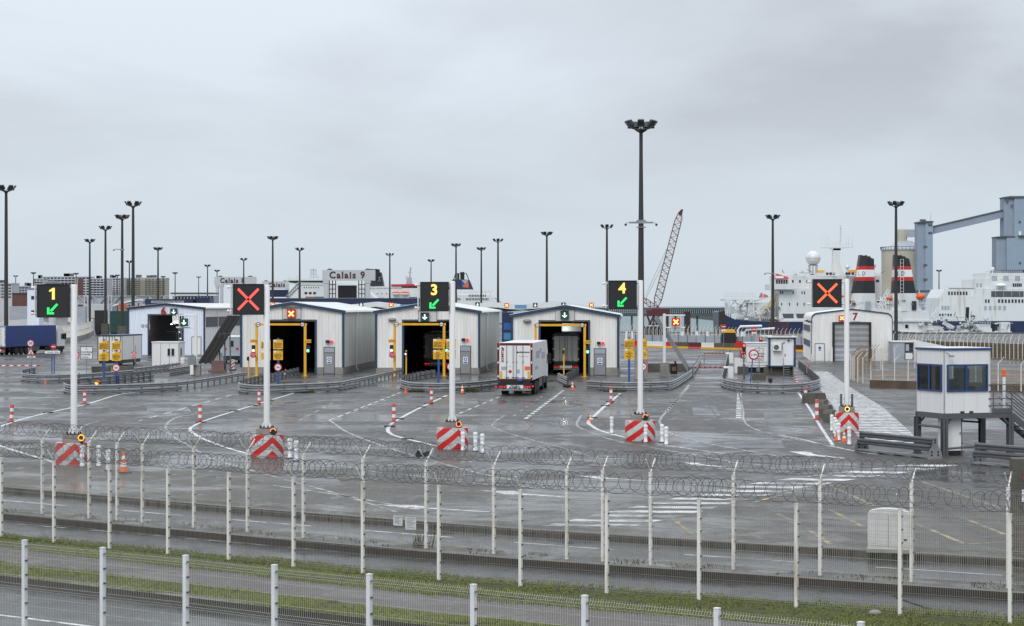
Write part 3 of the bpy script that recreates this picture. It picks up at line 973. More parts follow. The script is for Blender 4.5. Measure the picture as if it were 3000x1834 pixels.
def shed(label, px, py, wid, eave, apex, depth, ox0, ox1, oz, plinth, wall, trim, door=None, rot=RZH, side='clad_old', band=False, group='inspection sheds across the lanes'):
    fr = Frame(px, py, rot)
    r = thing('inspection_shed', label, 'shed', (*fr.o, 0), rot, group)
    top = lambda x: eave + (apex - eave) * (1 - abs(x - wid / 2) / (wid / 2))
    mb = MB()
    lo = lambda x: oz if ox0 < x < ox1 else plinth
    for a, b in ((0, ox0), (ox0, ox1), (ox1, wid)):
        ribs(mb, a, b, lo, top)
    mb.build('front_wall', M[wall], r, fix=False)
    for nm, x, o in (('side_wall', 0, -1), ('side_wall', wid, 1)):
        mb = MB()
        ribs(mb, 0, depth, lambda y: plinth, lambda y: eave, x, 'y', o)
        if band:
            mb.box(x + (0.02 if o > 0 else -0.08), x + (0.08 if o > 0 else -0.02), 0.9, depth - 0.5, 3.9, 5.3, 1)
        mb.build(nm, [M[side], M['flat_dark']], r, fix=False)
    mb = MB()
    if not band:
        mb.box(0.05, wid - 0.05, depth - 0.1, depth, 0, eave)  # back of the drive-through shed closed off to keep light out
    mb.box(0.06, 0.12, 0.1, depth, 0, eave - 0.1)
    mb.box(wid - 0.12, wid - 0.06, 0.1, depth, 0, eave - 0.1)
    mb.build('shade_lining', M['dark'], r)  # lining coloured dark to stand for the shade inside
    for s in (0, 1):                                             # roof slopes with standing seams
        x0, x1 = (-0.25, wid / 2) if s == 0 else (wid / 2, wid + 0.25)
        z0, z1 = (eave - 0.02, apex + 0.05) if s == 0 else (apex + 0.05, eave - 0.02)
        mb = MB()
        mb.prism([(x0, z0), (x1, z1), (x1, z1 + 0.10), (x0, z0 + 0.10)], -0.2, depth + 0.2)
        for k in range(int(depth / 1.5) + 1):
            y = -0.1 + k * 1.5
            mb.bar((x0, y, z0 + 0.11), (x1, y, z1 + 0.11), 0.06, 0.05)
        mb.build('roof', M['roof'], r)
    mb = MB()
    mb.bar((-0.25, -0.235, eave - 0.06), (wid / 2, -0.235, apex + 0.02), 0.07, 0.28)
    mb.bar((wid / 2, -0.23, apex + 0.02), (wid + 0.25, -0.23, eave - 0.06), 0.07, 0.28)
    mb.build('gable_trim', M[trim], r)
    for x in (0.0, wid):
        MB().box(x - 0.11, x + 0.11, -0.12, 0.1, plinth, eave - 0.2).build('corner_trim', M[trim], r)
    for x in (ox0, ox1):
        MB().box(x - 0.10, x + 0.10, -0.10, 0.25, 0.05, oz).build('door_jamb', M[trim], r)
    MB().box(ox0 - 0.1, ox1 + 0.1, -0.09, 0.25, oz - 0.02, oz + 0.16).build('lintel', M['dark'], r)
    if plinth > 0.1:
        dz = [(0, ox0 - 0.1), (ox1 + 0.1, door[0])] if door else [(0, ox0 - 0.1)]
        dz.append((door[1], wid) if door else (ox1 + 0.1, wid))
        for a, b in dz:
            x = a
            while x < b - 0.05:
                e = min(x + 1.1, b)
                MB().box(x + 0.01, e - 0.01, -0.06, 0.2, 0, plinth).build('plinth_block', M['concrete'], r)
                x = e
        MB().box(wid - 0.2, wid + 0.06, 0.21, depth, 0, plinth).build('plinth', M['concrete'], r)
        MB().box(-0.06, 0.2, 0.21, depth, 0, plinth).build('plinth', M['concrete'], r)
    if door:
        d0, d1, dh = door
        MB().box(d0, d1, -0.07, 0.02, 0.02, dh).build('door_frame', M['steel_dark'], r)
        d = MB().box(d0 + 0.08, d1 - 0.08, -0.10, -0.05, 0.05, dh - 0.62).build('door', M['grey'], r)
        MB().box(d0 + 0.08, d1 - 0.08, -0.095, -0.05, dh - 0.55, dh - 0.08).build('transom', M['greypanel'], r)
        s = MB()
        s.box((d0 + d1) / 2 - 0.24, (d0 + d1) / 2 + 0.24, -0.112, -0.102, 1.05, 1.72)
        disc(s, ((d0 + d1) / 2, 1.48), 0.17, -0.118, -0.113, 16, 1)
        disc(s, ((d0 + d1) / 2, 1.48), 0.09, -0.122, -0.119, 16, 0)
        s.box((d0 + d1) / 2 - 0.18, (d0 + d1) / 2 + 0.18, -0.118, -0.113, 1.1, 1.22, 1)
        s.build('door_notice', [M['signwhite'], M['blue_post']], d)
        MB().bar((d1 - 0.2, -0.14, 1.0), (d1 - 0.2, -0.14, 1.12), 0.03).build('handle', M['black'], d)
    mb = MB()                                                     # gutter and downpipe on the visible flank
    mb.tube([(wid + 0.3, -0.2, eave - 0.05), (wid + 0.3, depth, eave - 0.05)], 0.08, 6)
    for y in (8.5,):
        mb.tube([(wid + 0.3, y, eave - 0.1), (wid + 0.14, y, eave - 0.6), (wid + 0.14, y, 0.35), (wid + 0.3, y, 0.1)], 0.06, 6)
    mb.build('gutter', M['white'], r)
    return r, fr


def lane_signal(kind, label, loc, rz, size=0.84, hood=True, group='lit lane signals', scale=1.0):
    """square lit lane box: green plate with white down arrow, or red plate with a hot cross"""
    r = thing('lane_signal', label, 'lane signal', loc, rz, group)
    s = size / 2
    MB().box(-s, s, 0, 0.22, -s, s).build('housing', M['gbox'] if kind == 'go' else M['redpost'], r)
    if kind == 'go':
        MB().box(-s * 0.94, s * 0.94, -0.012, -0.002, -s * 0.94, s * 0.94).build('face', M['gbox'], r)
        mb = MB()
        mb.prism([(-s * 0.16, s * 0.62), (-s * 0.16, -s * 0.18), (-s * 0.52, s * 0.02), (-s * 0.62, -s * 0.14), (0, -s * 0.66), (s * 0.62, -s * 0.14), (s * 0.52, s * 0.02), (s * 0.16, -s * 0.18), (s * 0.16, s * 0.62)], -0.03, -0.014)
        mb.build('arrow', M['e_white'], r)
    else:
        MB().box(-s * 0.96, s * 0.96, -0.012, -0.002, -s * 0.96, s * 0.96).build('face', M['e_redglow'], r)
        mb = MB()
        mb.bar((-s * 0.6, -0.03, -s * 0.6), (s * 0.6, -0.03, s * 0.6), 0.02, s * 0.38)
        mb.bar((-s * 0.6, -0.0335, s * 0.6), (s * 0.6, -0.0335, -s * 0.6), 0.02, s * 0.38)
        mb.build('cross', M['e_hotyellow'], r)
    if hood:
        mb = MB()
        n = 10
        for i in range(n):
            a0, a1 = PI * i / n, PI * (i + 1) / n
            zc = s if kind != 'go' else s
            p = [(s * math.cos(a0), -0.25, zc + s * 0.35 * math.sin(a0)), (s * math.cos(a1), -0.25, zc + s * 0.35 * math.sin(a1)), (s * math.cos(a1), 0.1, zc + s * 0.35 * math.sin(a1)), (s * math.cos(a0), 0.1, zc + s * 0.35 * math.sin(a0))]
            mb.add(p, [(0, 1, 2, 3)])
        mb.build('hood', M['redpost'] if kind != 'go' else M['gbox'], r, fix=False)
    return r


def signal_board(fr, r, x, z, w=1.86, h=1.2):
    mb = MB()
    mb.box(x - w / 2, x + w / 2, -0.10, -0.05, z - h / 2, z + h / 2)
    mb.build('signal_board', M['clad_old'], r)
    mb = MB()
    for a, b in (((x - w / 2, z - h / 2), (x + w / 2, z - h / 2)), ((x - w / 2, z - h / 2), (x - w / 2, z + h / 2)), ((x + w / 2, z - h / 2), (x + w / 2, z + h / 2)), ((x - w / 2, z + h / 2), (x + w / 2, z + h / 2))):
        mb.bar((a[0], -0.11, a[1]), (b[0], -0.11, b[1]), 0.03)
    mb.bar((x - w / 2 - 0.1, -0.2, z + h / 2 - 0.05), (x + w / 2 + 0.1, -0.2, z + h / 2 - 0.05), 0.06)
    mb.build('board_frame', M['steel_dark'], r)


def wall_lamp(r, x, z):
    mb = MB()
    mb.box(x - 0.34, x + 0.02, -0.3, -0.05, z - 0.13, z + 0.13)
    mb.build('warning_lamp', M['black'], r)
    MB().sphere((x + 0.24, -0.2, z), 0.12, 10, 6, sc=(1.4, 1, 1)).build('lamp_lens', M['e_tail'], r, True)


def halfmoon(r, x, z):
    mb = MB()
    mb.sphere((x, -0.15, z), 0.42, 14, 8, sc=(1, 0.6, 0.45))
    mb.build('bulkhead_lamp', M['grey'], r, True)


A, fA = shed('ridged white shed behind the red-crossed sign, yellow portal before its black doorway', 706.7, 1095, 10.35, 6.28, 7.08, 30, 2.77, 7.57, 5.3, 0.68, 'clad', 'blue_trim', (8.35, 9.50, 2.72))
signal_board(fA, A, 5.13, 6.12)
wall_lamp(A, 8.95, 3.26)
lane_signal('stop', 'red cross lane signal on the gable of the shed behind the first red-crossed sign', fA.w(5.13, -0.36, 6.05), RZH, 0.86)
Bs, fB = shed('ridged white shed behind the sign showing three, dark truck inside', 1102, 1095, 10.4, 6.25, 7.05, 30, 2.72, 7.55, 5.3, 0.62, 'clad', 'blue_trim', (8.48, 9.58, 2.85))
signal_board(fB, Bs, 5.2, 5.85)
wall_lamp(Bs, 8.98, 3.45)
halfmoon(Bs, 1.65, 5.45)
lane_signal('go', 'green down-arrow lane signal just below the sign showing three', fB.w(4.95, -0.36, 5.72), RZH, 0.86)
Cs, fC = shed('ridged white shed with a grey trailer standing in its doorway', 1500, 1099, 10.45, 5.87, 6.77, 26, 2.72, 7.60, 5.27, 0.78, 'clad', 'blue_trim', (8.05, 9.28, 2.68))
signal_board(fC, Cs, 5.22, 5.95)
wall_lamp(Cs, 8.72, 3.18)
halfmoon(Cs, 1.5, 5.35)
MB().box(4.85, 6.75, 2.0, 2.3, 4.30, 5.1).build('inner_panel', M['signwhite'], Cs)
MB().sphere((5.2, 1.9, 4.38), 0.1, 10, 6, sc=(1.8, 1, 0.6)).build('inner_lamp', M['e_go'], Cs)
pl = bpy.data.lights.new('shed_lamp', 'POINT')
pl.energy = 22
pl.shadow_soft_size = 0.15
lo_ = bpy.data.objects.new('shed_lamp', pl)
C.objects.link(lo_)
lo_.location = fC.w(5.2, 1.3, 4.5)
lane_signal('go', 'green down-arrow lane signal on the gable of the shed holding the grey trailer', fC.w(5.2, -0.36, 5.92), RZH, 0.82)

# shed number 6: blue-white, no plinth, lit inside
S6, f6 = shed('blue-white shed numbered 6 with hanging panels lit inside', 376, 1040, 10.7, 6.55, 7.08, 42, 2.85, 7.7, 5.55, 0.02, 'clad_blue', 'navy', None, side='clad', band=True)
text('6', 1.45, (4.98, -0.16, 6.08), M['txt_red'], S6, name='number_sign', bold=0.05)
lane_signal('go', 'small green down-arrow signal beside the painted number 6', f6.w(6.45, -0.30, 6.02), RZH, 0.95, False)
mb = MB()
for x in (3.4, 4.75, 6.05):
    mb.box(x, x + 0.95, 12.0, 12.1, 4.25, 5.5)
mb.build('hanging_panel', M['signwhite'], S6)
mb = MB()
for x in (3.35, 4.7, 6.0):
    mb.box(x, x + 1.0, 16, 16.1, 1.4, 4.1)
mb.build('inner_panel', M['greypanel'], S6)
mb = MB()
for x, z in ((3.75, 4.2), (5.1, 4.25), (5.05, 2.15), (6.25, 2.25)):
    mb.sphere((x, 10, z), 0.12, 10, 6, sc=(1.2, 0.6, 0.6))
mb.build('inner_lamp', M['e_white'], S6, True)
mb = MB()
mb.bar((3.3, 9, 3.1), (6.8, 9, 3.2), 0.08)
mb.bar((4.7, 9, 0), (4.7, 9, 3.1), 0.08)
for x in (5.0, 6.3):
    mb.lathe([(0.16, 2.3), (0.2, 2.4), (0.14, 3.0), (0.1, 3.1)], 10, (x, 9.6, 0))
mb.build('scanner_frame', M['steel'], S6)
for x, z in ((3.75, 4.0), (5.1, 4.0), (6.3, 2.6)):              # the lit lamps seen inside
    pl = bpy.data.lights.new('shed_lamp', 'POINT')
    pl.energy = 160
    pl.shadow_soft_size = 0.15
    lo_ = bpy.data.objects.new('shed_lamp', pl)
    C.objects.link(lo_)
    lo_.location = f6.w(x, 9.6, z)
mb = MB()
disc(mb, (2.05, 4.05), 0.22, -0.06, -0.05)
disc(mb, (2.62, 4.05), 0.22, -0.06, -0.05)
disc(mb, (2.05, 4.05), 0.15, -0.068, -0.062, 20, 1)
disc(mb, (2.62, 4.05), 0.15, -0.068, -0.062, 20, 1)
mb.box(1.92, 2.2, -0.076, -0.07, 4.01, 4.08, 2)
mb.box(2.49, 2.77, -0.076, -0.07, 4.01, 4.08, 2)
mb.build('round_notices', [M['darkred'], M['signwhite'], M['txt']], S6)
mb = MB()
mb.box(9.0, 10.2, -0.06, -0.04, 0.1, 2.5)
mb.build('side_door', M['clad'], S6)
mb = MB()
for a, b in (((8.95, 0.1), (8.95, 2.55)), ((10.25, 0.1), (10.25, 2.55)), ((8.95, 2.55), (10.25, 2.55))):
    mb.bar((a[0], -0.06, a[1]), (b[0], -0.06, b[1]), 0.07)
mb.build('side_door_frame', M['steel_dark'], S6)

# shed number 7: rounded eaves, grey roller door shut
f7 = Frame(2376.5, 1058, -0.11)
S7 = thing('inspection_shed', 'rounded white shed numbered 7 with its grey roller door shut', 'shed', (*f7.o, 0), -0.11, 'inspection sheds across the lanes')
w7, e7, a7, dep = 9.9, 5.15, 6.45, 27.0


def top7(x):
    d = min(x, w7 - x)
    base = 5.85 + (a7 - 5.85) * min(d, w7 / 2) / (w7 / 2)
    if d < 0.7:
        return base - 0.7 + math.sqrt(max(0.0, 0.49 - (0.7 - d) ** 2))
    return base


o0, o1, oz7 = 2.72, 7.18, 4.72
mb = MB()
lo7 = lambda x: oz7 if o0 < x < o1 else 0.02
for a, b in ((0, o0), (o0, o1), (o1, w7)):
    ribs(mb, a, b, lo7, top7, pitch=0.30)
mb.build('front_wall', M['clad'], S7, fix=False)
prof = [(x, top7(x)) for x in [0, 0.05, 0.12, 0.22, 0.36, 0.52, 0.7, w7 / 2, w7 - 0.7, w7 - 0.52, w7 - 0.36, w7 - 0.22, w7 - 0.12, w7 - 0.05, w7]]
mb = MB()
for (xa, za), (xb, zb) in zip(prof, prof[1:]):
    mb.add([(xa, -0.15, za + 0.03), (xb, -0.15, zb + 0.03), (xb, dep, zb + 0.03), (xa, dep, za + 0.03)], [(0, 1, 2, 3)])
mb.build('roof', M['roof'], S7, fix=False)
mb = MB()
for (xa, za), (xb, zb) in zip(prof, prof[1:]):
    mb.bar((xa, -0.12, za), (xb, -0.12, zb), 0.07, 0.13)
mb.bar((0, -0.12, 0.02), (0, -0.12, top7(0)), 0.08, 0.12)
mb.bar((w7, -0.12, 0.02), (w7, -0.12, top7(0)), 0.08, 0.12)
mb.build('gable_trim', M['blue_trim'], S7)
for x, o in ((0, -1), (w7, 1)):
    mb = MB()
    ribs(mb, 0, dep, lambda y: 0.02, lambda y: top7(0), x, 'y', o)
    for k in range(2):
        z = 1.7 + k * 1.9
        mb.box(x - 0.06, x + 0.06, 2.5, dep - 2, z, z + 0.8, 1)
    mb.build('side_wall', [M['clad'], M['flat_dark']], S7, fix=False)
mb = MB()
n = 22
for i in range(n):                                                # slack fabric: shallow sags
    za, zb = 0.05 + (oz7 - 0.05) * i / n, 0.05 + (oz7 - 0.05) * (i + 1) / n
    ya, yb = 0.10 + 0.03 * math.sin(i * 1.9), 0.10 + 0.03 * math.sin((i + 1) * 1.9)
    mb.add([(o0, ya, za), (o1, ya, za), (o1, yb, zb), (o0, yb, zb)], [(0, 1, 2, 3)], 1 if za < 1.35 else 0)
mb.build('roller_door', [M['shutter'], M['greypanel']], S7, fix=False)
for x in (o0, o1):
    MB().box(x - 0.14, x + 0.14, -0.16, 0.15, 0, oz7 + 0.12).build('door_jamb', M['black'], S7)
MB().box(o0 - 0.14, o1 + 0.14, -0.13, 0.15, oz7, oz7 + 0.12).build('lintel', M['black'], S7)
mb = MB().box(0.5, 1.6, -0.06, -0.04, 0.05, 2.15)
mb.build('side_door', M['white'], S7)
mb = MB()
for a, b in (((0.47, 0.05), (0.47, 2.2)), ((1.63, 0.05), (1.63, 2.2)), ((0.47, 2.2), (1.63, 2.2))):
    mb.bar((a[0], -0.06, a[1]), (b[0], -0.06, b[1]), 0.06)
mb.build('side_door_frame', M['steel_dark'], S7)
mb = MB()
disc(mb, (1.05, 1.65), 0.17, -0.075, -0.065, 16)
mb.box(0.9, 1.2, -0.075, -0.065, 1.32, 1.42)
mb.build('door_notice', M['blue_post'], S7)
MB().box(4.9, 6.05, -0.075, -0.04, 4.95, 6.05).build('number_board', M['signwhite'], S7)
text('7', 1.25, (5.35, -0.085, 5.47), M['txt_red'], S7, name='number_sign', bold=0.04)
lane_signal('stop', 'red cross lane signal beside the painted number 7', f7.w(3.75, -0.26, 5.32), -0.11, 0.72, False)
mb = MB()
mb.box(0.0, 0.16, -0.3, -0.1, 0.0, 0.9)
mb.box(2.35, 2.6, -0.5, -0.2, 0, 1.7)
mb.build('corner_guard', M['white'], S7)
# ------------------------------------------------------------------ lane sign posts on chevron drums
def arrow_dl(mb, cx, cz, s, y0, y1, mi=0):
    """arrow pointing down to the lower left: corner bracket and diagonal stroke"""
    mb.prism([(cx - s, cz + s * 0.25), (cx - s, cz - s), (cx + s * 0.25, cz - s), (cx + s * 0.25, cz - s * 0.62), (cx - s * 0.56, cz - s * 0.62), (cx - s * 0.56, cz + s * 0.25)], y0, y1, mi)
    d = s * 0.26
    mb.prism([(cx - s * 0.45 - d * 0.2, cz - s * 0.52 + d), (cx - s * 0.45 + d, cz - s * 0.52 - d * 0.2), (cx + s, cz + s * 0.72), (cx + s * 0.70, cz + s)], y0 - 0.003, y1, mi)


def lane_sign(label, bx0, bx1, by1, by0, pcx, pby, pty, sgn, ring, kind, turn, ringmat, side_plates=False):
    yf = gy(by1)
    R = (bx1 - bx0) / 2 * yf / F
    yc = yf + R
    k = F / yc
    cx = WX((bx0 + bx1) / 2, yc)
    r = thing('lane_sign', label, 'lane sign', (cx, yc, 0), 0, 'overhead lane signs on chevron drums')
    hb = WZ(by0, yf)
    mb = MB()
    mb.lathe([(R * 0.985, 0.0), (R, 0.1), (R, hb - 0.03), (R * 0.99, hb)], 48)
    MBo = mb.build('base', M['chevron'], r, True)
    MBo.rotation_euler = (0, 0, turn)
    px = WX(pcx, yc) - cx
    hp = WZ(pby, yc) + 0.12
    pt = WZ(pty, yc)
    w = R * 0.58
    mb = MB().box(px - w, px + w, -w, w, hb, hp - 0.07)
    mb.build('plinth', M['concrete'], r)
    mb = MB()
    mb.lathe([(0.34, hp - 0.07), (0.34, hp - 0.03)], 18, (px, 0, 0))
    for a in range(10):
        t = 2 * PI * a / 10
        mb.lathe([(0.03, hp - 0.03), (0.03, hp + 0.05)], 6, (px + 0.29 * math.cos(t), 0.29 * math.sin(t), 0))
    mb.build('flange', M['brown'], r)
    mb = MB()
    for a in range(8):
        t = 2 * PI * a / 8 + 0.2
        c, s = math.cos(t), math.sin(t)
        mb.add([(px + c * 0.12, s * 0.12, hp - 0.03), (px + c * 0.27, s * 0.27, hp - 0.03), (px + c * 0.12, s * 0.12, hp + 0.28)], [(0, 1, 2)])
    mb.build('gusset', M['white'], r, fix=False)
    mb = MB()
    mb.lathe([(0.14, hp - 0.03), (0.14, pt - 0.05), (0.12, pt - 0.01), (0.05, pt)], 20, (px, 0, 0))
    p = mb.build('pole', M['white'], r, True)
    # ring lamp
    rx, rz = WX(ring[0], yf) - cx, WZ(ring[1], yf)
    mb = MB()
    mb.lathe([(0.155, 0.0), (0.165, 0.03), (0.15, 0.12), (0.05, 0.16)], 20, (rx, -w - 0.16, rz), axis='y')
    mb.box(rx - 0.05, rx + 0.05, -w - 0.1, -w, rz - 0.28, rz)
    lb = mb.build('beacon', M['black'], r)
    mb = MB()
    tor = []
    n, q = 24, 6
    full = kind in ('1', 'X5')
    span = 2 * PI if full else PI * (1.85 if kind == '3' else 1.0)
    a0 = {'X2': 0.15, '4': 0.35, '3': 2.2}.get(kind, 0)
    pts = [(rx + 0.12 * math.cos(a0 + span * i / n), -w - 0.19, rz + 0.12 * math.sin(a0 + span * i / n)) for i in range(n + 1)]
    mb.tube(pts, 0.025, q)
    mb.build('ring_light', M[ringmat], lb, True)
    # sign housing
    x0, x1, z1, z0 = WX(sgn[0], yc) - cx, WX(sgn[1], yc) - cx, WZ(sgn[2], yc), WZ(sgn[3], yc)
    y0, y1 = -0.18, 0.10
    hs = MB().box(x0, x1, y0, y1, z0, z1).build('sign_case', M['black'], r)
    mb = MB()
    t = 0.035
    mb.box(x0 - 0.005, x1 + 0.005, y0 - 0.03, y0 - 0.002, z0 - 0.005, z0 + t)
    mb.box(x0 - 0.005, x1 + 0.005, y0 - 0.03, y0 - 0.002, z1 - t, z1 + 0.005)
    mb.box(x0 - 0.005, x0 + t, y0 - 0.031, y0 - 0.003, z0 + t, z1 - t)
    mb.box(x1 - t, x1 + 0.005, y0 - 0.031, y0 - 0.003, z0 + t, z1 - t)
    mb.build('bezel', M['rubber'], hs)
    mb = MB()
    mb.box(x0 - 0.045, x0 - 0.008, y0 + 0.03, y1, z0, z1)
    for q in (0.2, 0.5, 0.8):
        mb.box(x0 - 0.02, x0, y0 - 0.02, y0 + 0.02, z0 + (z1 - z0) * q - 0.04, z0 + (z1 - z0) * q + 0.04)
    mb.build('hinge_rail', M['steel'], hs)
    mb = MB()
    for z in (z1 - 0.14, z0 + 0.17):
        mb.tube([(px, 0.02, z), (x0 - 0.22, 0.02, z)], 0.045, 8)
        mb.tube([(x0 - 0.22, 0.02, z), (x0 - 0.30, 0.02, z)], 0.062, 8)
    mb.box(x0 - 0.16, x0 - 0.11, -0.05, 0.09, z0 + 0.05, z1 - 0.03)
    mb.build('bracket', M['white'], r)
    wd, hh, xc = x1 - x0, z1 - z0, (x0 + x1) / 2
    if kind in '134':
        if kind == '1':
            u = hh * 0.175
            dx, dz = xc - wd * 0.03, z0 + hh * 0.715
            MB().prism([(dx + u * .45, dz - u), (dx + u * .45, dz + u), (dx + u * .1, dz + u), (dx - u * .55, dz + u * .55), (dx - u * .45, dz + u * .3), (dx - u * .02, dz + u * .5), (dx - u * .02, dz - u)], y0 - 0.02, y0 - 0.004).build('digit', M['e_yellow'], hs)
        else:
            text(kind, hh * 0.50, (xc - wd * 0.02, y0 - 0.012, z0 + hh * 0.715), M['e_yellow'], hs, name='digit', bold=0.022, sx=1.0)
        mb = MB()
        arrow_dl(mb, xc - wd * 0.015, z0 + hh * 0.26, wd * 0.175, y0 - 0.018, y0 - 0.004)
        mb.build('arrow', M['e_green'], hs)
    else:
        mb = MB()
        mm = 'e_orangex' if kind == 'X5' else 'e_redpale'
        for sx in (-1, 1):
            for sz in (-1, 1):
                a, b = 0.03, 0.34
                mb.bar((xc + sx * wd * a, y0 - 0.012, z0 + hh * 0.5 + sz * hh * a), (xc + sx * wd * b, y0 - 0.012, z0 + hh * 0.5 + sz * hh * b), 0.02, wd * 0.085)
        mb.build('cross', M[mm], hs)
    if side_plates:
        mb = MB()
        for s in (-1, 1):
            mb.box(px + s * 0.30 - 0.04, px + s * 0.30 + 0.04, -0.14, 0.14, hp - 0.08, hp + 0.62)
        mb.build('stiffener', M['steel_dark'], r)
    return r


lane_sign('black overhead sign with yellow numeral one, nearest the blue lorry', 163, 259, 1363, 1299, 216.5, 1276, 833, (112, 205, 833, 930), (236, 1283), '1', math.radians(22), 'e_amber')
lane_sign('black overhead sign', 734, 831.5, 1341, 1276, 781.5, 1258, 834, (685, 773, 832, 922), (799, 1264), 'X2', math.radians(25), 'e_ring')['label'] = 'black overhead sign with pale red cross between the signs showing one and three'
lane_sign('black overhead sign with yellow numeral three above a shed doorway', 1279, 1372, 1317, 1255, 1325, 1239, 823, (1233, 1315, 826, 912), (1343.6, 1243), '3', math.radians(24), 'e_ring')
lane_sign('black overhead sign with yellow numeral four before the tallest dark mast', 1830.7, 1920, 1293, 1233.5, 1876, 1217, 821, (1783, 1865, 822, 906), (1891, 1222), '4', math.radians(25), 'e_ring')
lane_sign('black overhead sign with orange cross beside the walkway and shed 7', 2446, 2516, 1265, 1209, 2480.5, 1194, 817, (2381, 2464, 818, 900), (2483, 1199), 'X5', 0.0, 'e_ringy', True)


# two lower white gantry posts with small lane signals
def gantry(label, px, base_y, top_y, arms, sig, arm_to, kind, siglabel, base_w, base_top):
    Y = gy(base_y)
    x, k = WX(px, Y), F / Y
    r = thing('signal_post', label, 'signal post', (x, Y, 0), 0, 'white posts with a small lane signal')
    MB().box(-base_w / 2, base_w / 2, -base_w / 2, base_w / 2, 0, WZ(base_top, Y)).build('footing', M['concrete'], r)
    mb = MB()
    mb.lathe([(0.15, WZ(base_top, Y)), (0.15, WZ(top_y, Y) - 0.04), (0.05, WZ(top_y, Y))], 14)
    mb.build('pole', M['white'], r, True)
    xe = WX(arm_to, Y) - x
    mb = MB()
    for a in arms:
        mb.tube([(0, 0, WZ(a, Y)), (xe, 0, WZ(a, Y))], 0.07, 8)
    for q in (sig[0] - 3, sig[1] + 3):
        mb.bar((WX(q, Y) - x, -0.09, WZ(arms[1], Y)), (WX(q, Y) - x, -0.09, WZ(arms[0], Y)), 0.05)
    mb.build('arm', M['white'], r)
    sx, sz = WX((sig[0] + sig[1]) / 2, Y), WZ((sig[2] + sig[3]) / 2, Y)
    lane_signal(kind, siglabel, (sx, Y - 0.35, sz), 0, (sig[1] - sig[0]) / k * 1.0, False)


gantry('white signal post with two arms standing in front of shed 6', 574, 1100, 919, (924, 959.5), (529, 552, 932, 956.5), 516, 'go', 'green down-arrow signal hung between two white arms by shed 6', 0.95, 1068)
gantry('white signal post with two arms on a stained concrete block', 1946.5, 1103, 919, (924, 960), (1967.5, 1991, 931.5, 955), 2007, 'stop', 'red cross signal hung between two white arms beyond the sign with four', 0.80, 1062)
Y = gy(1100)
k = thing('control_box', 'grey control cabinet on the post by the sloping dark ramp', 'control box', (WX(567, Y), Y - 0.6, 0))
MB().box(-0.40, 0.32, -0.25, 0.15, 1.05, 1.95).build('cabinet', M['steel'], k)
MB().box(-0.2, 0.12, -0.28, -0.12, 0.1, 1.05).build('pillar', M['white'], k)
mb = MB()
mb.lathe([(0.22, -0.0), (0.24, 0.5), (0.16, 0.55)], 12, (-0.95, 0.1, 1.2))
mb.build('barrier_motor', M['white'], k, True)


# ------------------------------------------------------------------ guard rails round the islands
WPROF = [(0.0, 0.0), (0.075, 0.045), (0.085, 0.09), (0.01, 0.155), (0.085, 0.22), (0.075, 0.265), (0.0, 0.31)]


def guard_rail(label, pts, beams=((0.06,), (0.44,)), split=None, post_step=2.0, group='crash rails round the lane islands', low=None):
    path = smooth_path(gl(pts), 0.45)
    o = path[0]
    r = thing('guard_rail', label, 'guard rail', (o[0], o[1], 0), 0, group)
    loc = [(p[0] - o[0], p[1] - o[1]) for p in path]
    for i, (z,) in enumerate(beams):
        pp = loc
        if low and i == 0:
            a, b = int(low[0] * len(loc)), int(low[1] * len(loc))
            pp = loc[a:b]
        mb = MB()
        sweep(mb, pp, [(0.05 + q, z + h) for q, h in WPROF])
        sweep(mb, pp, [(0.047 + q, z + h) for q, h in WPROF])
        mb.build('beam', M['steel'], r, True, fix=False)
    d = 0.0
    me = MB().box(-0.05, 0.05, -0.05, 0.05, 0, 0.80).box(-0.16, 0.16, -0.14, 0.14, 0, 0.03).mesh('post', M['steel_dark'])
    acc = 0.3
    for p, q in zip(loc, loc[1:]):
        L = math.hypot(q[0] - p[0], q[1] - p[1])
        acc += L
        if acc >= post_step:
            acc = 0
            inst('post', me, r, (q[0], q[1], 0), math.atan2(q[1] - p[1], q[0] - p[0]))
    return r


guard_rail('grey crash rail rounding the island before the red-crossed shed', [(879, 1098), (800, 1117), (735, 1133), (708, 1142), (703, 1147), (712, 1152), (760, 1156), (850, 1152.5), (979, 1146), (1020, 1139), (1100, 1121), (1175, 1103)], low=(0.0, 0.72))
guard_rail('grey crash rail rounding the island in front of shed 6', [(455, 1110), (330, 1129), (240, 1139), (200, 1144), (191, 1148), (198, 1153), (235, 1156), (368, 1153), (518, 1145), (614, 1131), (720, 1113)], low=(0.0, 0.66))
guard_rail('grey crash rail rounding the island below the exit sign', [(110, 1099), (76, 1106), (66, 1112), (75, 1118), (135, 1122), (232, 1119), (330, 1112), (390, 1106)])
guard_rail('straight grey crash rail running up to the small white cabin', [(389, 1100), (460, 1091), (526, 1082)], post_step=1.6)
guard_rail('short grey crash rail ending at the control cabinet', [(493, 1102), (525, 1097), (557, 1092)], post_step=1.3)
guard_rail('grey crash rail rounding the island behind the sign with three', [(1278, 1105), (1230, 1113), (1193, 1123), (1178, 1134), (1180, 1140), (1211, 1147), (1259, 1149), (1316, 1149), (1386, 1145), (1456, 1137), (1500, 1131)])
guard_rail('grey crash rail with a sharp bend behind the sign with four', [(1721, 1142), (1790, 1146), (1865, 1147), (1930, 1145), (1967, 1141), (2000, 1122), (2026, 1102), (2051, 1062)])
guard_rail('short bent grey crash rail beside the tanker lane cone', [(1637, 1117), (1650, 1124), (1664, 1131)], post_step=1.0)['label'] = 'short tilted grey crash rail between truck and red-banded cone'
guard_rail('low grey crash rail leading to the trailer in the doorway', [(1697, 1100), (1680, 1108), (1662, 1117)], post_step=1.0)
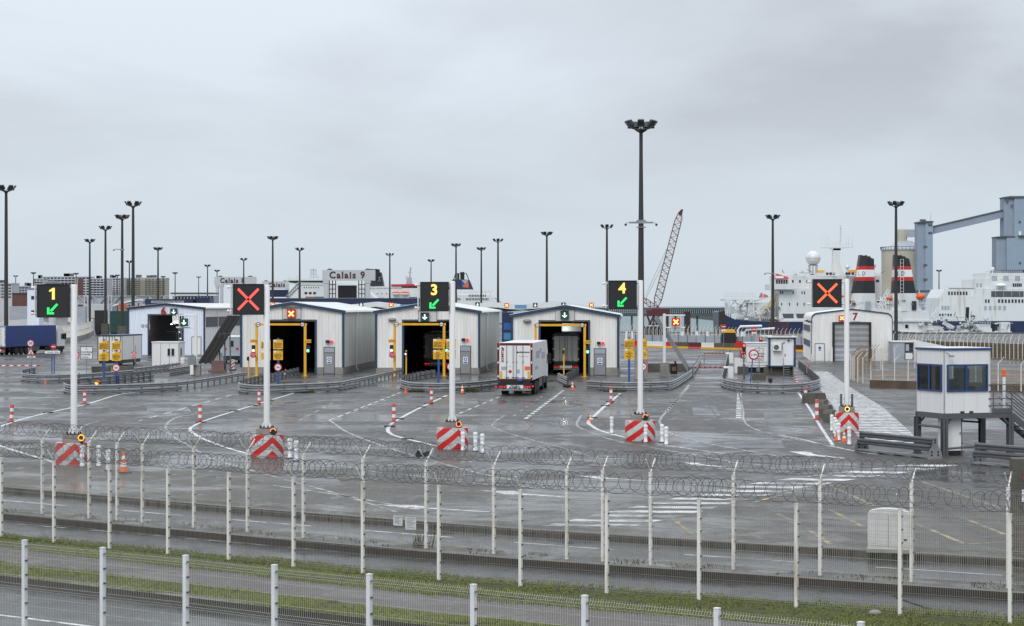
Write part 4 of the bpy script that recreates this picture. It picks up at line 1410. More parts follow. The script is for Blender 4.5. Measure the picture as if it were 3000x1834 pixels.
guard_rail('grey crash rail rounding the island with the blue-cornered booth', [(2137, 1040), (2128, 1085), (2119, 1120), (2118, 1130), (2128, 1138), (2179, 1148), (2279, 1152), (2350, 1149), (2388, 1141), (2399, 1133), (2388, 1120), (2360, 1094), (2339, 1076)])


# ------------------------------------------------------------------ yellow height portals
def limit_disc(parent, x, z, r, y, name='limit_sign', txt='4,40m', ts=0.5):
    mb = MB()
    disc(mb, (x, z), r, y, y + 0.02)
    disc(mb, (x, z), r * 0.74, y - 0.006, y - 0.002, 20, 1)
    o = mb.build(name, [M['red'] if r > 0.25 else M['darkred'], M['signwhite']], parent)
    text(txt, r * ts, (x, y - 0.012, z), M['txt'], o, ext=0.003, bold=0.004)
    return o


def portal(label, x0, x1, y_base, y_beam, left_foot=None):
    Y = gy(y_base)
    k = F / Y
    r = thing('height_portal', label, 'height barrier', (WX(x1, Y), Y, 0), RZH, 'yellow height barriers before the sheds')
    wl = (x1 - x0) / k
    zb = WZ(y_beam, Y)
    for x in (-wl, 0):
        mb = MB()
        mb.box(x - 0.115, x + 0.115, -0.115, 0.115, 0.03, zb - 0.10)
        mb.box(x - 0.3, x + 0.3, -0.25, 0.25, 0.0, 0.03)
        mb.build('post', M['yellow'], r)
    MB().box(-wl - 0.16, 0.16, -0.12, 0.12, zb - 0.098, zb + 0.11).build('beam', M['yellow'], r)
    for x in (-wl + 0.18, -0.24):
        limit_disc(r, x, zb + 0.0, 0.225, -0.17, ts=0.52)
    for x, s in ((-wl - 0.28, -1), (0.28, 1)):
        mb = MB()
        mb.box(x - 0.33, x + 0.33, -0.15, -0.125, zb - 1.78, zb - 1.46)
        a = mb.build('notice', M['ysign'], r)
        mb = MB()
        mb.prism([(x - 0.26, zb - 1.72), (x - 0.06, zb - 1.72), (x - 0.16, zb - 1.53)], -0.158, -0.152)
        mb.build('triangle', M['redpost'], a)
        text('DANGER\nTRAFFIC', 0.11, (x + 0.13, -0.156, zb - 1.62), M['txt'], a, ext=0.002)
    for x, lit, s in ((-wl - 0.30, 'e_white', 1), (0.28, 'e_go', 1)):
        tl = MB().box(x - 0.17, x + 0.17, -0.12, 0.12, zb - 2.75, zb - 2.02).build('traffic_light', M['black'], r)
        mb = MB()
        for q, z in enumerate((zb - 2.2, zb - 2.55)):
            mb.lathe([(0.14, -0.14), (0.15, -0.12)], 14, (x, 0, z), q, 'y')
        mb.build('lens', [M['rubber'], M[lit]], tl)
    return r


portal('yellow height barrier before the shed with the red cross on its gable', 750.5, 894, 1102, 950.5)
portal('yellow height barrier before the shed behind the sign showing three', 1155.6, 1301, 1102, 950)
portal('yellow height barrier before the shed holding the grey trailer', 1569, 1713, 1105, 952.5)
for lab, x, y0, y1 in (('red round do-not-enter disc on the yellow barrier post by the first signal pole', 742.7, 1039, 1102), ('red round disc on the yellow barrier post left of the dark doorway', 1149, 1039, 1102)):
    Y = gy(y1)
    mb = MB()
    disc(mb, (0, WZ(y0, Y)), 0.31, -0.25, -0.22)
    t = thing('round_sign', lab, 'sign', (WX(x, Y), Y, 0), 0, 'red round discs on the yellow barriers')
    d = mb.build('disc', M['red'], t)
    mb = MB()
    mb.bar((0.1, -0.2, WZ(y0, Y)), (0.28, 0.0, WZ(y0, Y)), 0.04)
    mb.build('bracket', M['steel_dark'], t)
    text('STOP AU\nFEU ROUGE\nSTOP', 0.13, (0, -0.256, WZ(y0, Y)), M['txt_white'], d, ext=0.002)
t['label'] = 'red round disc on the barrier post beside the sign showing three'


def slim_pole(label, px, y0, y1, head='cap'):
    Y = gy(y1)
    t = thing('signal_pole', label, 'pole', (WX(px, Y), Y, 0), 0, 'slim yellow poles at the island noses')
    h = WZ(y0, Y)
    mb = MB()
    mb.lathe([(0.065, 0), (0.065, h), (0.02, h + 0.03)], 10)
    mb.build('shaft', M['yellow'], t, True)
    b = MB().box(-0.15, 0.05, -0.14, 0.06, h - 0.42, h - 0.10).build('signal_head', M['black'], t)
    if head == 'lit':
        MB().sphere((-0.05, -0.15, h - 0.32), 0.09, 10, 6).build('lens', M['e_white'], b, True)
    return t


slim_pole('slim yellow pole with red-tipped black head before the first yellow barrier', 728.5, 1042, 1122)
slim_pole('slim yellow pole with lit white lamp by the second yellow barrier', 1190, 1027, 1116, 'lit')
slim_pole('slim yellow pole with black head close to the moving truck', 1652, 1022, 1120)


# ------------------------------------------------------------------ yellow weighing notices, limit signs, road signs
TXT = {'ru': 'AIRE DE PESAGE\nAUTOMATIQUE\nRESPECTER LA\nSIGNALISATION', 'rl': 'AUTOMATIC\nWEIGHING AREA\nRESPECT THE\nSIGNAGE',
       'lu': 'AUTOMATISCHE\nWIEGESTATION\nRESPEKTIEREN SIE\nBESCHILDERUNG', 'll': 'ZONA\nAUTOMATICA\nPESAJE\nRESPETAR LA\nSEÑAL'}


def weigh_sign(label, x0, x1, tops, ground_y, kind, disc50=None, post=None):
    Y = gy(ground_y)
    k = F / Y
    px = post or (x0 + x1) / 2
    cx = WX(px, Y)
    t = thing('weighing_sign', label, 'sign', (cx, Y, 0), 0, 'yellow weighing notices on blue posts')
    zt = WZ(tops[0], Y)
    MB().box(-0.09, 0.09, -0.06, 0.06, 0, zt + 0.14).build('post', M['blue_post'], t)
    a, b = WX(x0, Y) - cx, WX(x1, Y) - cx
    for i, q in enumerate('ul'):
        z1, z0 = WZ(tops[2 * i], Y), WZ(tops[2 * i + 1], Y)
        bd = MB().box(a, b, -0.11, -0.07, z0, z1).build('board', M['ysign'], t)
        wd = b - a
        MB().box(a + 0.03, a + wd * 0.32, -0.118, -0.112, z1 - wd * 0.20, z1 - 0.02).box(b - wd * 0.16, b - 0.03, -0.118, -0.112, z1 - wd * 0.16, z1 - 0.02, 1).build('emblem', [M['signwhite'], M['steel']], bd)
        text(TXT[kind + q], wd * 0.145, ((a + b) / 2, -0.115, (z0 + z1) / 2 - wd * 0.1), M['txt'], bd, ext=0.002, bold=0.003, sx=0.80)
    if disc50:
        x, y = disc50
        limit_disc(t, WX(x, Y) - cx, WZ(y, Y), 0.35, -0.10, 'weight_limit', '50t', 0.62)
    return t


weigh_sign('pair of yellow notices nearest the exit sign, on a blue post before shed 6', 290.5, 319, (998, 1025, 1030, 1057), 1127, 'l')
weigh_sign('pair of yellow notices over a 50t disc before shed 6', 328, 355, (998, 1025, 1030, 1057), 1127, 'r', (341, 1077.5))
weigh_sign('pair of yellow notices half hidden by the red-crossed sign pole', 765, 793, (995, 1023, 1027, 1054.5), 1124, 'l')
weigh_sign('pair of yellow notices over a 50t disc before the black doorway', 801, 829, (995, 1023, 1027, 1054.5), 1124, 'r', (814.6, 1076))
weigh_sign('pair of yellow notices before the shed with the dark truck', 1269, 1297, (993, 1020.5, 1025, 1052), 1123, 'l', post=1285)
weigh_sign('pair of yellow notices behind the pole of the sign showing three', 1308, 1336, (993, 1020.5, 1025, 1052), 1123, 'r', (1320, 1074))
weigh_sign('pair of yellow notices next to the shed with the grey trailer', 1829, 1858, (992, 1020, 1022, 1052), 1121, 'l', post=1843)
weigh_sign('pair of yellow notices behind the pole of the sign showing four', 1867, 1896, (992, 1020, 1022, 1052), 1121, 'r', (1884, 1074))


def post_sign(label, px, gyy, parts, h_top, pw=0.04, pm='steel', lean=0.0, twin=None, cat='sign', group=None):
    Y = gy(gyy)
    t = thing('road_sign', label, cat, (WX(px, Y), Y, 0), 0, group)
    zt = WZ(h_top, Y)
    mb = MB()
    if twin:
        for s in (-1, 1):
            mb.tube([(s * twin, 0, 0), (s * twin, 0, zt)], pw, 8)
    else:
        mb.tube([(0, 0, 0), (lean, 0, zt)], pw, 8)
    mb.build('post', M[pm], t)
    for fn in parts:
        fn(t, Y, WX(px, Y))
    return t


def p_round(x, y, r, ring, inner, txt=None, ts=0.8, frac=0.76):
    def f(t, Y, ox):
        k = F / Y
        c = (WX(x, Y) - ox, WZ(y, Y))
        mb = MB()
        disc(mb, c, r / k, -0.09, -0.06, 26)
        disc(mb, c, r / k * frac, -0.097, -0.092, 26, 1)
        o = mb.build('disc', [M[ring], M[inner]], t)
        if txt:
            text(txt, r / k * ts, (c[0], -0.103, c[1]), M['txt'], o, ext=0.002, bold=0.006)
    return f


def p_rect(x0, x1, y0, y1, edge='black', face='signwhite', txts=(), b=0.04, tri=None):
    def f(t, Y, ox):
        a, c, z1, z0 = WX(x0, Y) - ox, WX(x1, Y) - ox, WZ(y0, Y), WZ(y1, Y)
        mb = MB()
        mb.box(a, c, -0.08, -0.05, z0, z1)
        mb.box(a + b, c - b, -0.086, -0.081, z0 + b, z1 - b, 1)
        o = mb.build('panel', [M[edge], M[face]], t)
        for s, fx, fz, sz, m2 in txts:
            text(s, (z1 - z0) * sz, (a + (c - a) * fx, -0.092, z0 + (z1 - z0) * fz), M[m2], o, ext=0.002, bold=0.006)
        if tri:
            mb = MB()
            tx, tz, ts = a + (c - a) * tri[0], z0 + (z1 - z0) * tri[1], (z1 - z0) * tri[2]
            mb.prism([(tx - ts, tz - ts * 0.8), (tx + ts, tz - ts * 0.8), (tx, tz + ts)], -0.094, -0.088)
            mb.prism([(tx - ts * .55, tz - ts * 0.55), (tx + ts * .55, tz - ts * 0.55), (tx, tz + ts * .5)], -0.098, -0.095, 1)
            mb.build('emblem', [M['grey'], M['signwhite']], o)
    return f


def p_tri(x, y0, y1, w):
    def f(t, Y, ox):
        k = F / Y
        c = WX(x, Y) - ox
        z1, z0 = WZ(y0, Y), WZ(y1, Y)
        mb = MB()
        mb.prism([(c - w / k, z0), (c + w / k, z0), (c, z1)], -0.08, -0.05)
        d = (z1 - z0)
        mb.prism([(c - w / k * .68, z0 + d * .12), (c + w / k * .68, z0 + d * .12), (c, z1 - d * .24)], -0.086, -0.081, 1)
        mb.bar((c - 0.05, -0.09, z0 + d * 0.16), (c + 0.02, -0.09, z0 + d * .5), 0.05, 0.05, 2)
        mb.bar((c + 0.07, -0.09, z0 + d * 0.16), (c + 0.0, -0.09, z0 + d * .52), 0.05, 0.05, 2)
        mb.build('warning_triangle', [M['redpost'], M['signwhite'], M['txt']], t)
    return f


def p_arrowboard(x0, x1, y0, y1, txt):
    def f(t, Y, ox):
        a, c, z1, z0 = WX(x0, Y) - ox, WX(x1, Y) - ox, WZ(y0, Y), WZ(y1, Y)
        m_, b = (z0 + z1) / 2, 0.05
        mb = MB()
        mb.prism([(a, m_), (a + (z1 - z0) * .45, z0), (c, z0), (c, z1), (a + (z1 - z0) * .45, z1)], -0.08, -0.05)
        mb.prism([(a + b * 1.6, m_), (a + (z1 - z0) * .45 + b * .6, z0 + b), (c - b, z0 + b), (c - b, z1 - b), (a + (z1 - z0) * .45 + b * .6, z1 - b)], -0.087, -0.081, 1)
        o = mb.build('arrow_board', [M['txt'], M['signwhite']], t)
        text(txt, (z1 - z0) * 0.62, ((a + c) / 2 + 0.1, -0.092, m_ - 0.02), M['txt'], o, ext=0.002, shear=0.25)
    return f


def p_noentry(x, y, r):
    def f(t, Y, ox):
        k = F / Y
        c = (WX(x, Y) - ox, WZ(y, Y))
        mb = MB()
        disc(mb, c, r / k, -0.09, -0.06, 24)
        mb.box(c[0] - r / k * .72, c[0] + r / k * .72, -0.098, -0.092, c[1] - r / k * .16, c[1] + r / k * .16, 1)
        mb.build('disc', [M['red'], M['signwhite']], t)
    return f


post_sign('30 limit disc over a crossing triangle and RAPPEL plate on one post', 92, 1096, [p_round(90, 1006, 10.5, 'red', 'signwhite', '30', 1.0), p_tri(91, 1020, 1039, 11), p_rect(80.5, 103.5, 1043, 1048.5, 'signwhite', 'signwhite', (('RAPPEL', .5, .5, .8, 'txt'),), 0.01)], 1000)
post_sign('white arrow board reading Sortie / Exit under a no-entry disc', 155.5, 1094, [p_noentry(157, 1015.5, 8), p_arrowboard(127.5, 178, 1026, 1037.5, 'Sortie / Exit')], 1012, 0.05, 'blue_post', twin=0.12)
post_sign('square white CONTRÔLE SCANNER board by the parked white trailer', 253.5, 1094, [p_rect(236, 272, 1015.5, 1052, 'txt', 'signwhite', (('CONTRÔLE', .5, .55, .17, 'txt'), ('SCANNER', .45, .36, .17, 'txt'), ('P.N.N.N', .38, .15, .15, 'txt')), 0.05, (0.5, .84, .11))], 1010)
post_sign('round red-ringed limit disc behind the pole of the sign with one', 219.5, 1098, [p_round(219.5, 1041, 14, 'red', 'signwhite', '2,10m', .55)], 1030)
post_sign('red STOP plate on the post by the parked white trailer', 396, 1078, [p_rect(385.5, 400, 1030.5, 1048, 'red', 'red', (('ARRET', .5, .8, .2, 'txt_white'), ('STOP', .5, .48, .38, 'txt_white'), ('CONTROLE', .5, .16, .18, 'txt_white')), 0.01)], 1012)
post_sign('large red-ringed 2,10m disc on a leaning blue post', 2198, 1122, [p_round(2208, 1039, 15.6, 'red', 'signwhite', '2,10m', .5, .72)], 1046, 0.05, 'blue_post', lean=0.22)
post_sign('square white CONTRÔLE SCANNER board behind the red-ringed 2,10m disc', 2224, 1096, [p_rect(2211, 2236, 1019.5, 1057.5, 'txt', 'signwhite', (('CONTRÔLE', .5, .55, .16, 'txt'), ('SCANNER', .5, .35, .16, 'txt'), ('P.N.N.N', .5, .15, .14, 'txt')), 0.04, (.5, .84, .1))], 1016)
t = post_sign('red plate over a small white disc under the nearer red traffic light', 2180, 1110, [p_rect(2168.5, 2186, 1027.5, 1050, 'red', 'red', (('ARRET', .5, .8, .16, 'txt_white'),), 0.01), p_round(2180, 1043.5, 6.3, 'txt', 'signwhite', '8', .8, .86), p_rect(2169, 2189.5, 1051.5, 1067, 'signwhite', 'signwhite', (), 0.01), p_round(2173.5, 1057, 3.8, 'darkred', 'signwhite', '', .7), p_round(2184, 1057, 3.8, 'darkred', 'signwhite', '', .7)], 1005, 0.09, 'blue_post')


def traffic_light(label, px, y0, y1, gyy, lit='e_stop'):
    Y = gy(gyy)
    k = F / Y
    t = thing('traffic_light', label, 'traffic light', (WX(px, Y), Y, 0), 0, 'traffic lights on the booth island')
    z1, z0 = WZ(y0, Y), WZ(y1, Y)
    MB().tube([(0, 0.1, 0), (0, 0.1, z1)], 0.05, 8).build('post', M['steel_dark'], t)
    h = MB().box(-0.17, 0.17, -0.18, 0.06, z0, z1).build('head', M['black'], t)
    for i, m2 in enumerate((lit, 'rubber', 'rubber')):
        MB().lathe([(0.12, -0.20), (0.125, -0.182)], 14, (0, 0, z1 - 0.16 - 0.25 * i), 0, 'y').build('lens', M[m2], h)
    return t


traffic_light('traffic light showing red over the red plate, before the white cabin', 2179.4, 1007, 1027, 1111)
traffic_light('traffic light showing red against the grey hoarding, beside the booth', 2229, 988, 1006, 1085)
t = traffic_light('small black signal head on a short stub behind the curved rail', 2256.6, 1109, 1119, 1124, 'rubber')

# barrier arms
for lab, x0, x1, y, g0, dz in (('red and white barrier arm across the booth lane, the nearer', 2032, 2137, 1077, 1108, 0), ('red and white barrier arm across the booth lane, the farther', 2063, 2139, 1036, 1064, 0), ('red and white striped barrier arm on the wet yard by the crossing triangle', -40, 118, 1071, 1096, 0)):
    Y = gy(g0)
    L = (x1 - x0) / F * Y
    t = thing('boom_gate', lab, 'barrier', (WX(x1, Y), Y, 0), 0, 'red and white boom gates')
    z = WZ(y, Y)
    mb = MB()
    n = 14
    for i in range(n):
        mb.box(-L * (i + 1) / n, -L * i / n, -0.03, 0.03, z - 0.055, z + 0.055, i % 2)
    mb.build('arm', [M['red'], M['signwhite']] if x0 < 100 else [M['redpost'], M['darkred']], t)
    if x0 < 100:
        MB().tube([(-0.25, 0, 0), (-0.25, 0, z)], 0.03, 6).build('rest', M['steel'], t)
    else:
        MB().box(-0.15, 0.35, -0.2, 0.2, 0, z + 0.1).build('cabinet', M['white'], t)
        MB().lathe([(0.11, -0.3), (0.13, 0.3)], 12, (-0.25, 0, z), 0, 'x').build('counterweight', M['white'], t, True)
        MB().box(-L - 0.05, -L + 0.05, -0.05, 0.05, 0, z + 0.2).build('rest', M['steel'], t)


# ------------------------------------------------------------------ marker posts, bollards, cones
def marker(label, px, py, h=1.05, tilt=0.0):
    x, y = G(px, py)
    t = thing('marker_post', label, 'marker post', (x, y, 0), 0, 'red and white banded marker posts')
    prof = [(0.105, 0.0), (0.105, h * 0.235)]
    mb = MB()
    zs = [0.03, 0.25, 0.44, 0.63, 0.82, 1.0]
    for i in range(5):
        r = 0.11 if i % 2 == 0 else 0.108
        mb.lathe([(r, zs[i] * h), (r, zs[i + 1] * h)] + ([(0.09, h * 1.015)] if i == 4 else []), 14, mi=i % 2)
    mb.build('sleeve', [M['redpost'], M['signwhite']], t, fix=True)
    MB().lathe([(0.2, 0), (0.19, 0.03)], 12).build('foot', M['rubber'], t)
    t.rotation_euler = (0, tilt, 0)
    return t


for lab, x, y, h, tl in (('banded marker post at the frame edge beside the first thick lane line', 32.5, 1237, 1.02, 0.06), ('banded marker post behind the crash rail of shed 6 island nose', 248, 1184.5, 0.98, 0),
                        ('banded marker post where the second thick lane line bends', 586, 1237, 1.04, 0), ('banded marker post touching the red-crossed sign pole', 759, 1183, 0.98, 0),
                        ('banded marker post where the third thick lane line bends', 1154, 1236.5, 1.07, 0), ('banded marker post by the pole of the sign showing three', 1264, 1181, 1.05, 0),
                        ('scuffed banded marker post by the pole of the sign showing four', 1790, 1179.5, 1.10, 0), ('banded marker post by the first concrete block along the walkway', 2360, 1179.5, 1.05, 0),
                        ('banded marker post beside the later walkway blocks, nearest the white sleeves', 2393, 1230.5, 1.22, 0), ('banded marker post inside the curved rail of the booth island', 2335.6, 1124, 0.55, 0)):
    marker(lab, x, y, h, tl)

bl = thing('flexible_bollard', '', 'bollard', (0, 0, 0), 0, 'white sleeve bollards round the sign drums')
mb = MB()
mb.lathe([(0.10, 0.03), (0.10, 0.10), (0.085, 0.12), (0.085, 0.36), (0.095, 0.38), (0.095, 0.50), (0.088, 0.51), (0.088, 0.58), (0.10, 0.59), (0.10, 0.70), (0.085, 0.71), (0.085, 0.77)], 14)
mb.build('sleeve', M['signwhite'], bl, True)
MB().lathe([(0.108, 0.77), (0.112, 0.84), (0.09, 0.89), (0.03, 0.905)], 14).build('cap', M['white'], bl, True)
MB().lathe([(0.16, 0.0), (0.15, 0.03)], 14).build('foot', M['rubber'], bl)
first = True
for lab, x, y in (('white bollard in front of the chevron drum of sign one', 240.5, 1368), ('white bollard just beside the chevron drum of sign one', 289, 1367), ('white bollard nearest the large orange cone', 317, 1379),
                  ('white bollard next to the chevron drum of the first red-crossed sign', 849, 1343), ('white bollard second from the drum of the first red-crossed sign', 868, 1351),
                  ('white bollard in front of the chevron drum of sign three', 1356, 1321), ('white bollard just beside the chevron drum of sign three', 1392.7, 1322), ('white bollard farther from the chevron drum of sign three', 1413, 1327.6),
                  ('white bollard standing alone on the curve before the drum of sign four', 1792, 1270), ('white bollard in front of the chevron drum of sign four', 1891.5, 1297), ('white bollard just beside the chevron drum of sign four', 1939.4, 1296), ('white bollard farther from the chevron drum of sign four', 1952, 1303.6),
                  ('farthest of the white bollards in the row by the last drum', 2437, 1263), ('second farthest white bollard in the row by the last drum', 2445.5, 1272), ('third white bollard back in the row by the last drum', 2449.7, 1281), ('white bollard hiding most of a cone by the last drum', 2456.7, 1291), ('white bollard standing apart with the cone before the last drum', 2488, 1303.5)):
    gx, gyv = G(x, y)
    if first:
        bl.location = (gx, gyv, 0)
        bl['label'] = lab
        first = False
    else:
        dup(bl, (gx, gyv, 0), random.uniform(0, 6), lab)
x, y = gx, gyv
dup(bl, (*G(2877, 1307), 0), 0, 'white bollard half hidden under the guard cabin platform')


def cone_base(label, h, loc, plain=False, sq=0.42, m='orange'):
    t = thing('traffic_cone', label, 'cone', loc, random.uniform(-.4, .4), 'orange traffic cones')
    mb = MB()
    rb, rt = h * 0.21, h * 0.045
    rr = lambda z: rb + (rt - rb) * z / h
    zs = [0.05 * h, 0.30 * h, 0.48 * h, 0.64 * h, 0.80 * h, h]
    for i in range(5):
        mb.lathe([(rr(zs[i]), zs[i]), (rr(zs[i + 1]), zs[i + 1])], 14, mi=0 if plain else (1 if i in (1, 3) else 0))
    mb.build('body', [M[m], M['signwhite']], t, True)
    s = h * sq * 0.62
    MB().box(-s, s, -s, s, 0.0, 0.05 * h).build('foot', M[m] if h < 0.75 else M['rubber'], t)
    return t


cone_base('large orange cone with black foot beside the drum of sign one', 0.88, (*G(362, 1385), 0), sq=0.52)
for lab, x, y, h, pl in (('orange and white cone between white bollards before the last drum', 2473, 1293, 0.55, False), ('cone hidden behind a white bollard by the last drum', 2451, 1291, 0.5, True),
                         ('orange and white cone where the fourth thick lane line bends', 1730, 1235, 0.48, False), ('orange and white cone by the tilted crash rail near the truck', 1677, 1142, 0.72, False),
                         ('faded banded cone against the crash rail behind the sign with three', 1354.6, 1154, 0.75, False), ('plain orange cone in front, at the rail nose behind sign three', 1188.7, 1152, 0.50, True),
                         ('plain orange cone tucked behind another at the rail nose', 1180.6, 1140, 0.42, True), ('plain orange cone by the weeds before the red-crossed shed', 909.4, 1148.5, 0.40, True),
                         ('small orange cone against the crash rail below the exit sign', 133, 1124, 0.38, True), ('small cone inside the island before the black doorway', 836, 1104, 0.75, False),
                         ('small red cone on the wet concrete beside the booth', 2346, 1078, 0.45, True), ('small orange cone on the ground by the low grey hut', 2655, 1062, 0.35, True)):
    cone_base(lab, h, (*G(x, y), 0), pl)
bpy.data.objects  # keep order
# red and white striped guide plate by the ramp, another by the booth island
for lab, x, y0, y1, w in (('red and white striped guide plate at the foot of the sloping ramp', 682, 1053, 1085, 0.36), ('red and white striped guide plate on the booth island rail', 2368, 1073, 1098, 0.33)):
    Y = gy(y1)
    t = thing('guide_plate', lab, 'guide plate', (WX(x, Y), Y, 0), 0, 'striped guide plates')
    h = WZ(y0, Y)
    b = MB().box(-w / 2, w / 2, -0.03, 0.03, 0.12, h).build('plate', M['signwhite'], t)
    mb = MB()
    for i in range(3):
        z = 0.16 + i * (h - 0.1) / 3
        mb.prism([(-w / 2 + 0.02, z), (w / 2 - 0.02, z + w * 0.75), (w / 2 - 0.02, min(h - 0.02, z + w * 1.2)), (-w / 2 + 0.02, z + w * 0.45)], -0.04, -0.032)
    mb.build('stripe', M['red'], b)
    MB().box(-0.36, 0.36, -0.2, 0.2, 0, 0.12).build('foot', M['rubber'], t)
# amber beacon on the rail of the shed 6 island
Y = gy(1150)
t = thing('amber_beacon', 'lit amber beacon on the crash rail before the yellow notices', 'beacon', (WX(283, Y), Y, 0))
MB().sphere((0, 0, WZ(1123, Y)), 0.11, 12, 8, sc=(1.3, 0.7, 1)).build('lens', M['e_amber'], t, True)
MB().lathe([(0.16, 0), (0.2, 0.1), (0.1, 0.16)], 12, (0.13, 0.05, WZ(1123, Y) + 0.05)).build('housing', M['redpost'], t)
MB().box(-0.04, 0.04, 0.0, 0.06, 0, WZ(1126, Y)).build('stalk', M['steel_dark'], t)
# concrete blocks along the walkway and on the booth island
for lab, x, y, L, h, rot in (('mossy concrete block beside the first walkway marker post', 2385, 1181, 1.6, 0.72, 0.3), ('mossy concrete block second along the walkway edge', 2408, 1206, 1.0, 0.75, 1.1), ('mossy concrete block third along the walkway edge', 2420, 1222, 1.0, 0.75, 1.1), ('mossy concrete block nearest the white bollard row', 2430, 1236, 0.8, 0.7, 1.1)):
    t = MB().prism([(-L / 2, 0), (L / 2, 0), (L / 2, h * .7), (L / 2 - .1, h), (-L / 2 + .1, h), (-L / 2, h * .7)], -0.28, 0.28).build('concrete_block', M['concrete_dark'], None, loc=(*G(x, y), 0), rotz=rot)
    tag(t, lab, 'concrete block', 'mossy concrete blocks along the walkway')
t = MB().prism([(-0.62, 0), (0.62, 0), (0.60, 0.5), (0.5, 0.58), (-0.52, 0.60), (-0.6, 0.45)], -0.35, 0.35).build('concrete_block', M['concrete_dark'], None, loc=(*G(2223, 1113), 0))
tag(t, 'stained concrete block at the foot of the booth island scanner board', 'concrete block')
for lab, x0, x1, y0, y1 in (('dark concrete block under the booth on the curved island', 2240, 2272, 1075, 1099), ('dark concrete block beside the red plate on the booth island', 2163, 2193, 1074, 1097), ('dark concrete block at the parked trailer doors', 268, 320, 1074, 1093), ('dark stained concrete block behind the 50t disc', 345, 388, 1073, 1098)):
    Y = gy(y1)
    a = (x1 - x0) / F * Y / 2
    t = MB().box(-a, a, 0, 0.8, 0, WZ(y0, Y)).build('concrete_block', M['concrete_dark'], None, loc=(WX((x0 + x1) / 2, Y), Y, 0))
    tag(t, lab, 'concrete block', 'dark concrete blocks')
# ------------------------------------------------------------------ lorries
def wheel(parent, x, y, r=0.5, w=0.30):
    o = bpy.data.objects.new('wheel', None)
    C.objects.link(o)
    o.parent = parent
    o.location = (x, y, r)
    MB().lathe([(r * 0.62, -w / 2), (r * 0.93, -w / 2), (r, -w / 2 + 0.04), (r, w / 2 - 0.04), (r * 0.93, w / 2), (r * 0.62, w / 2)], 20, axis='x').build('tyre', M['rubber'], o)
    s = 1 if x > 0 else -1
    MB().lathe([(r * 0.6, -0.06), (r * 0.6, 0.08), (r * 0.45, 0.02), (r * 0.2, 0.09), (0.05, 0.09)], 14, (s * (w / 2 - 0.12), 0, 0), axis='x').build('rim', M['steel'], o)


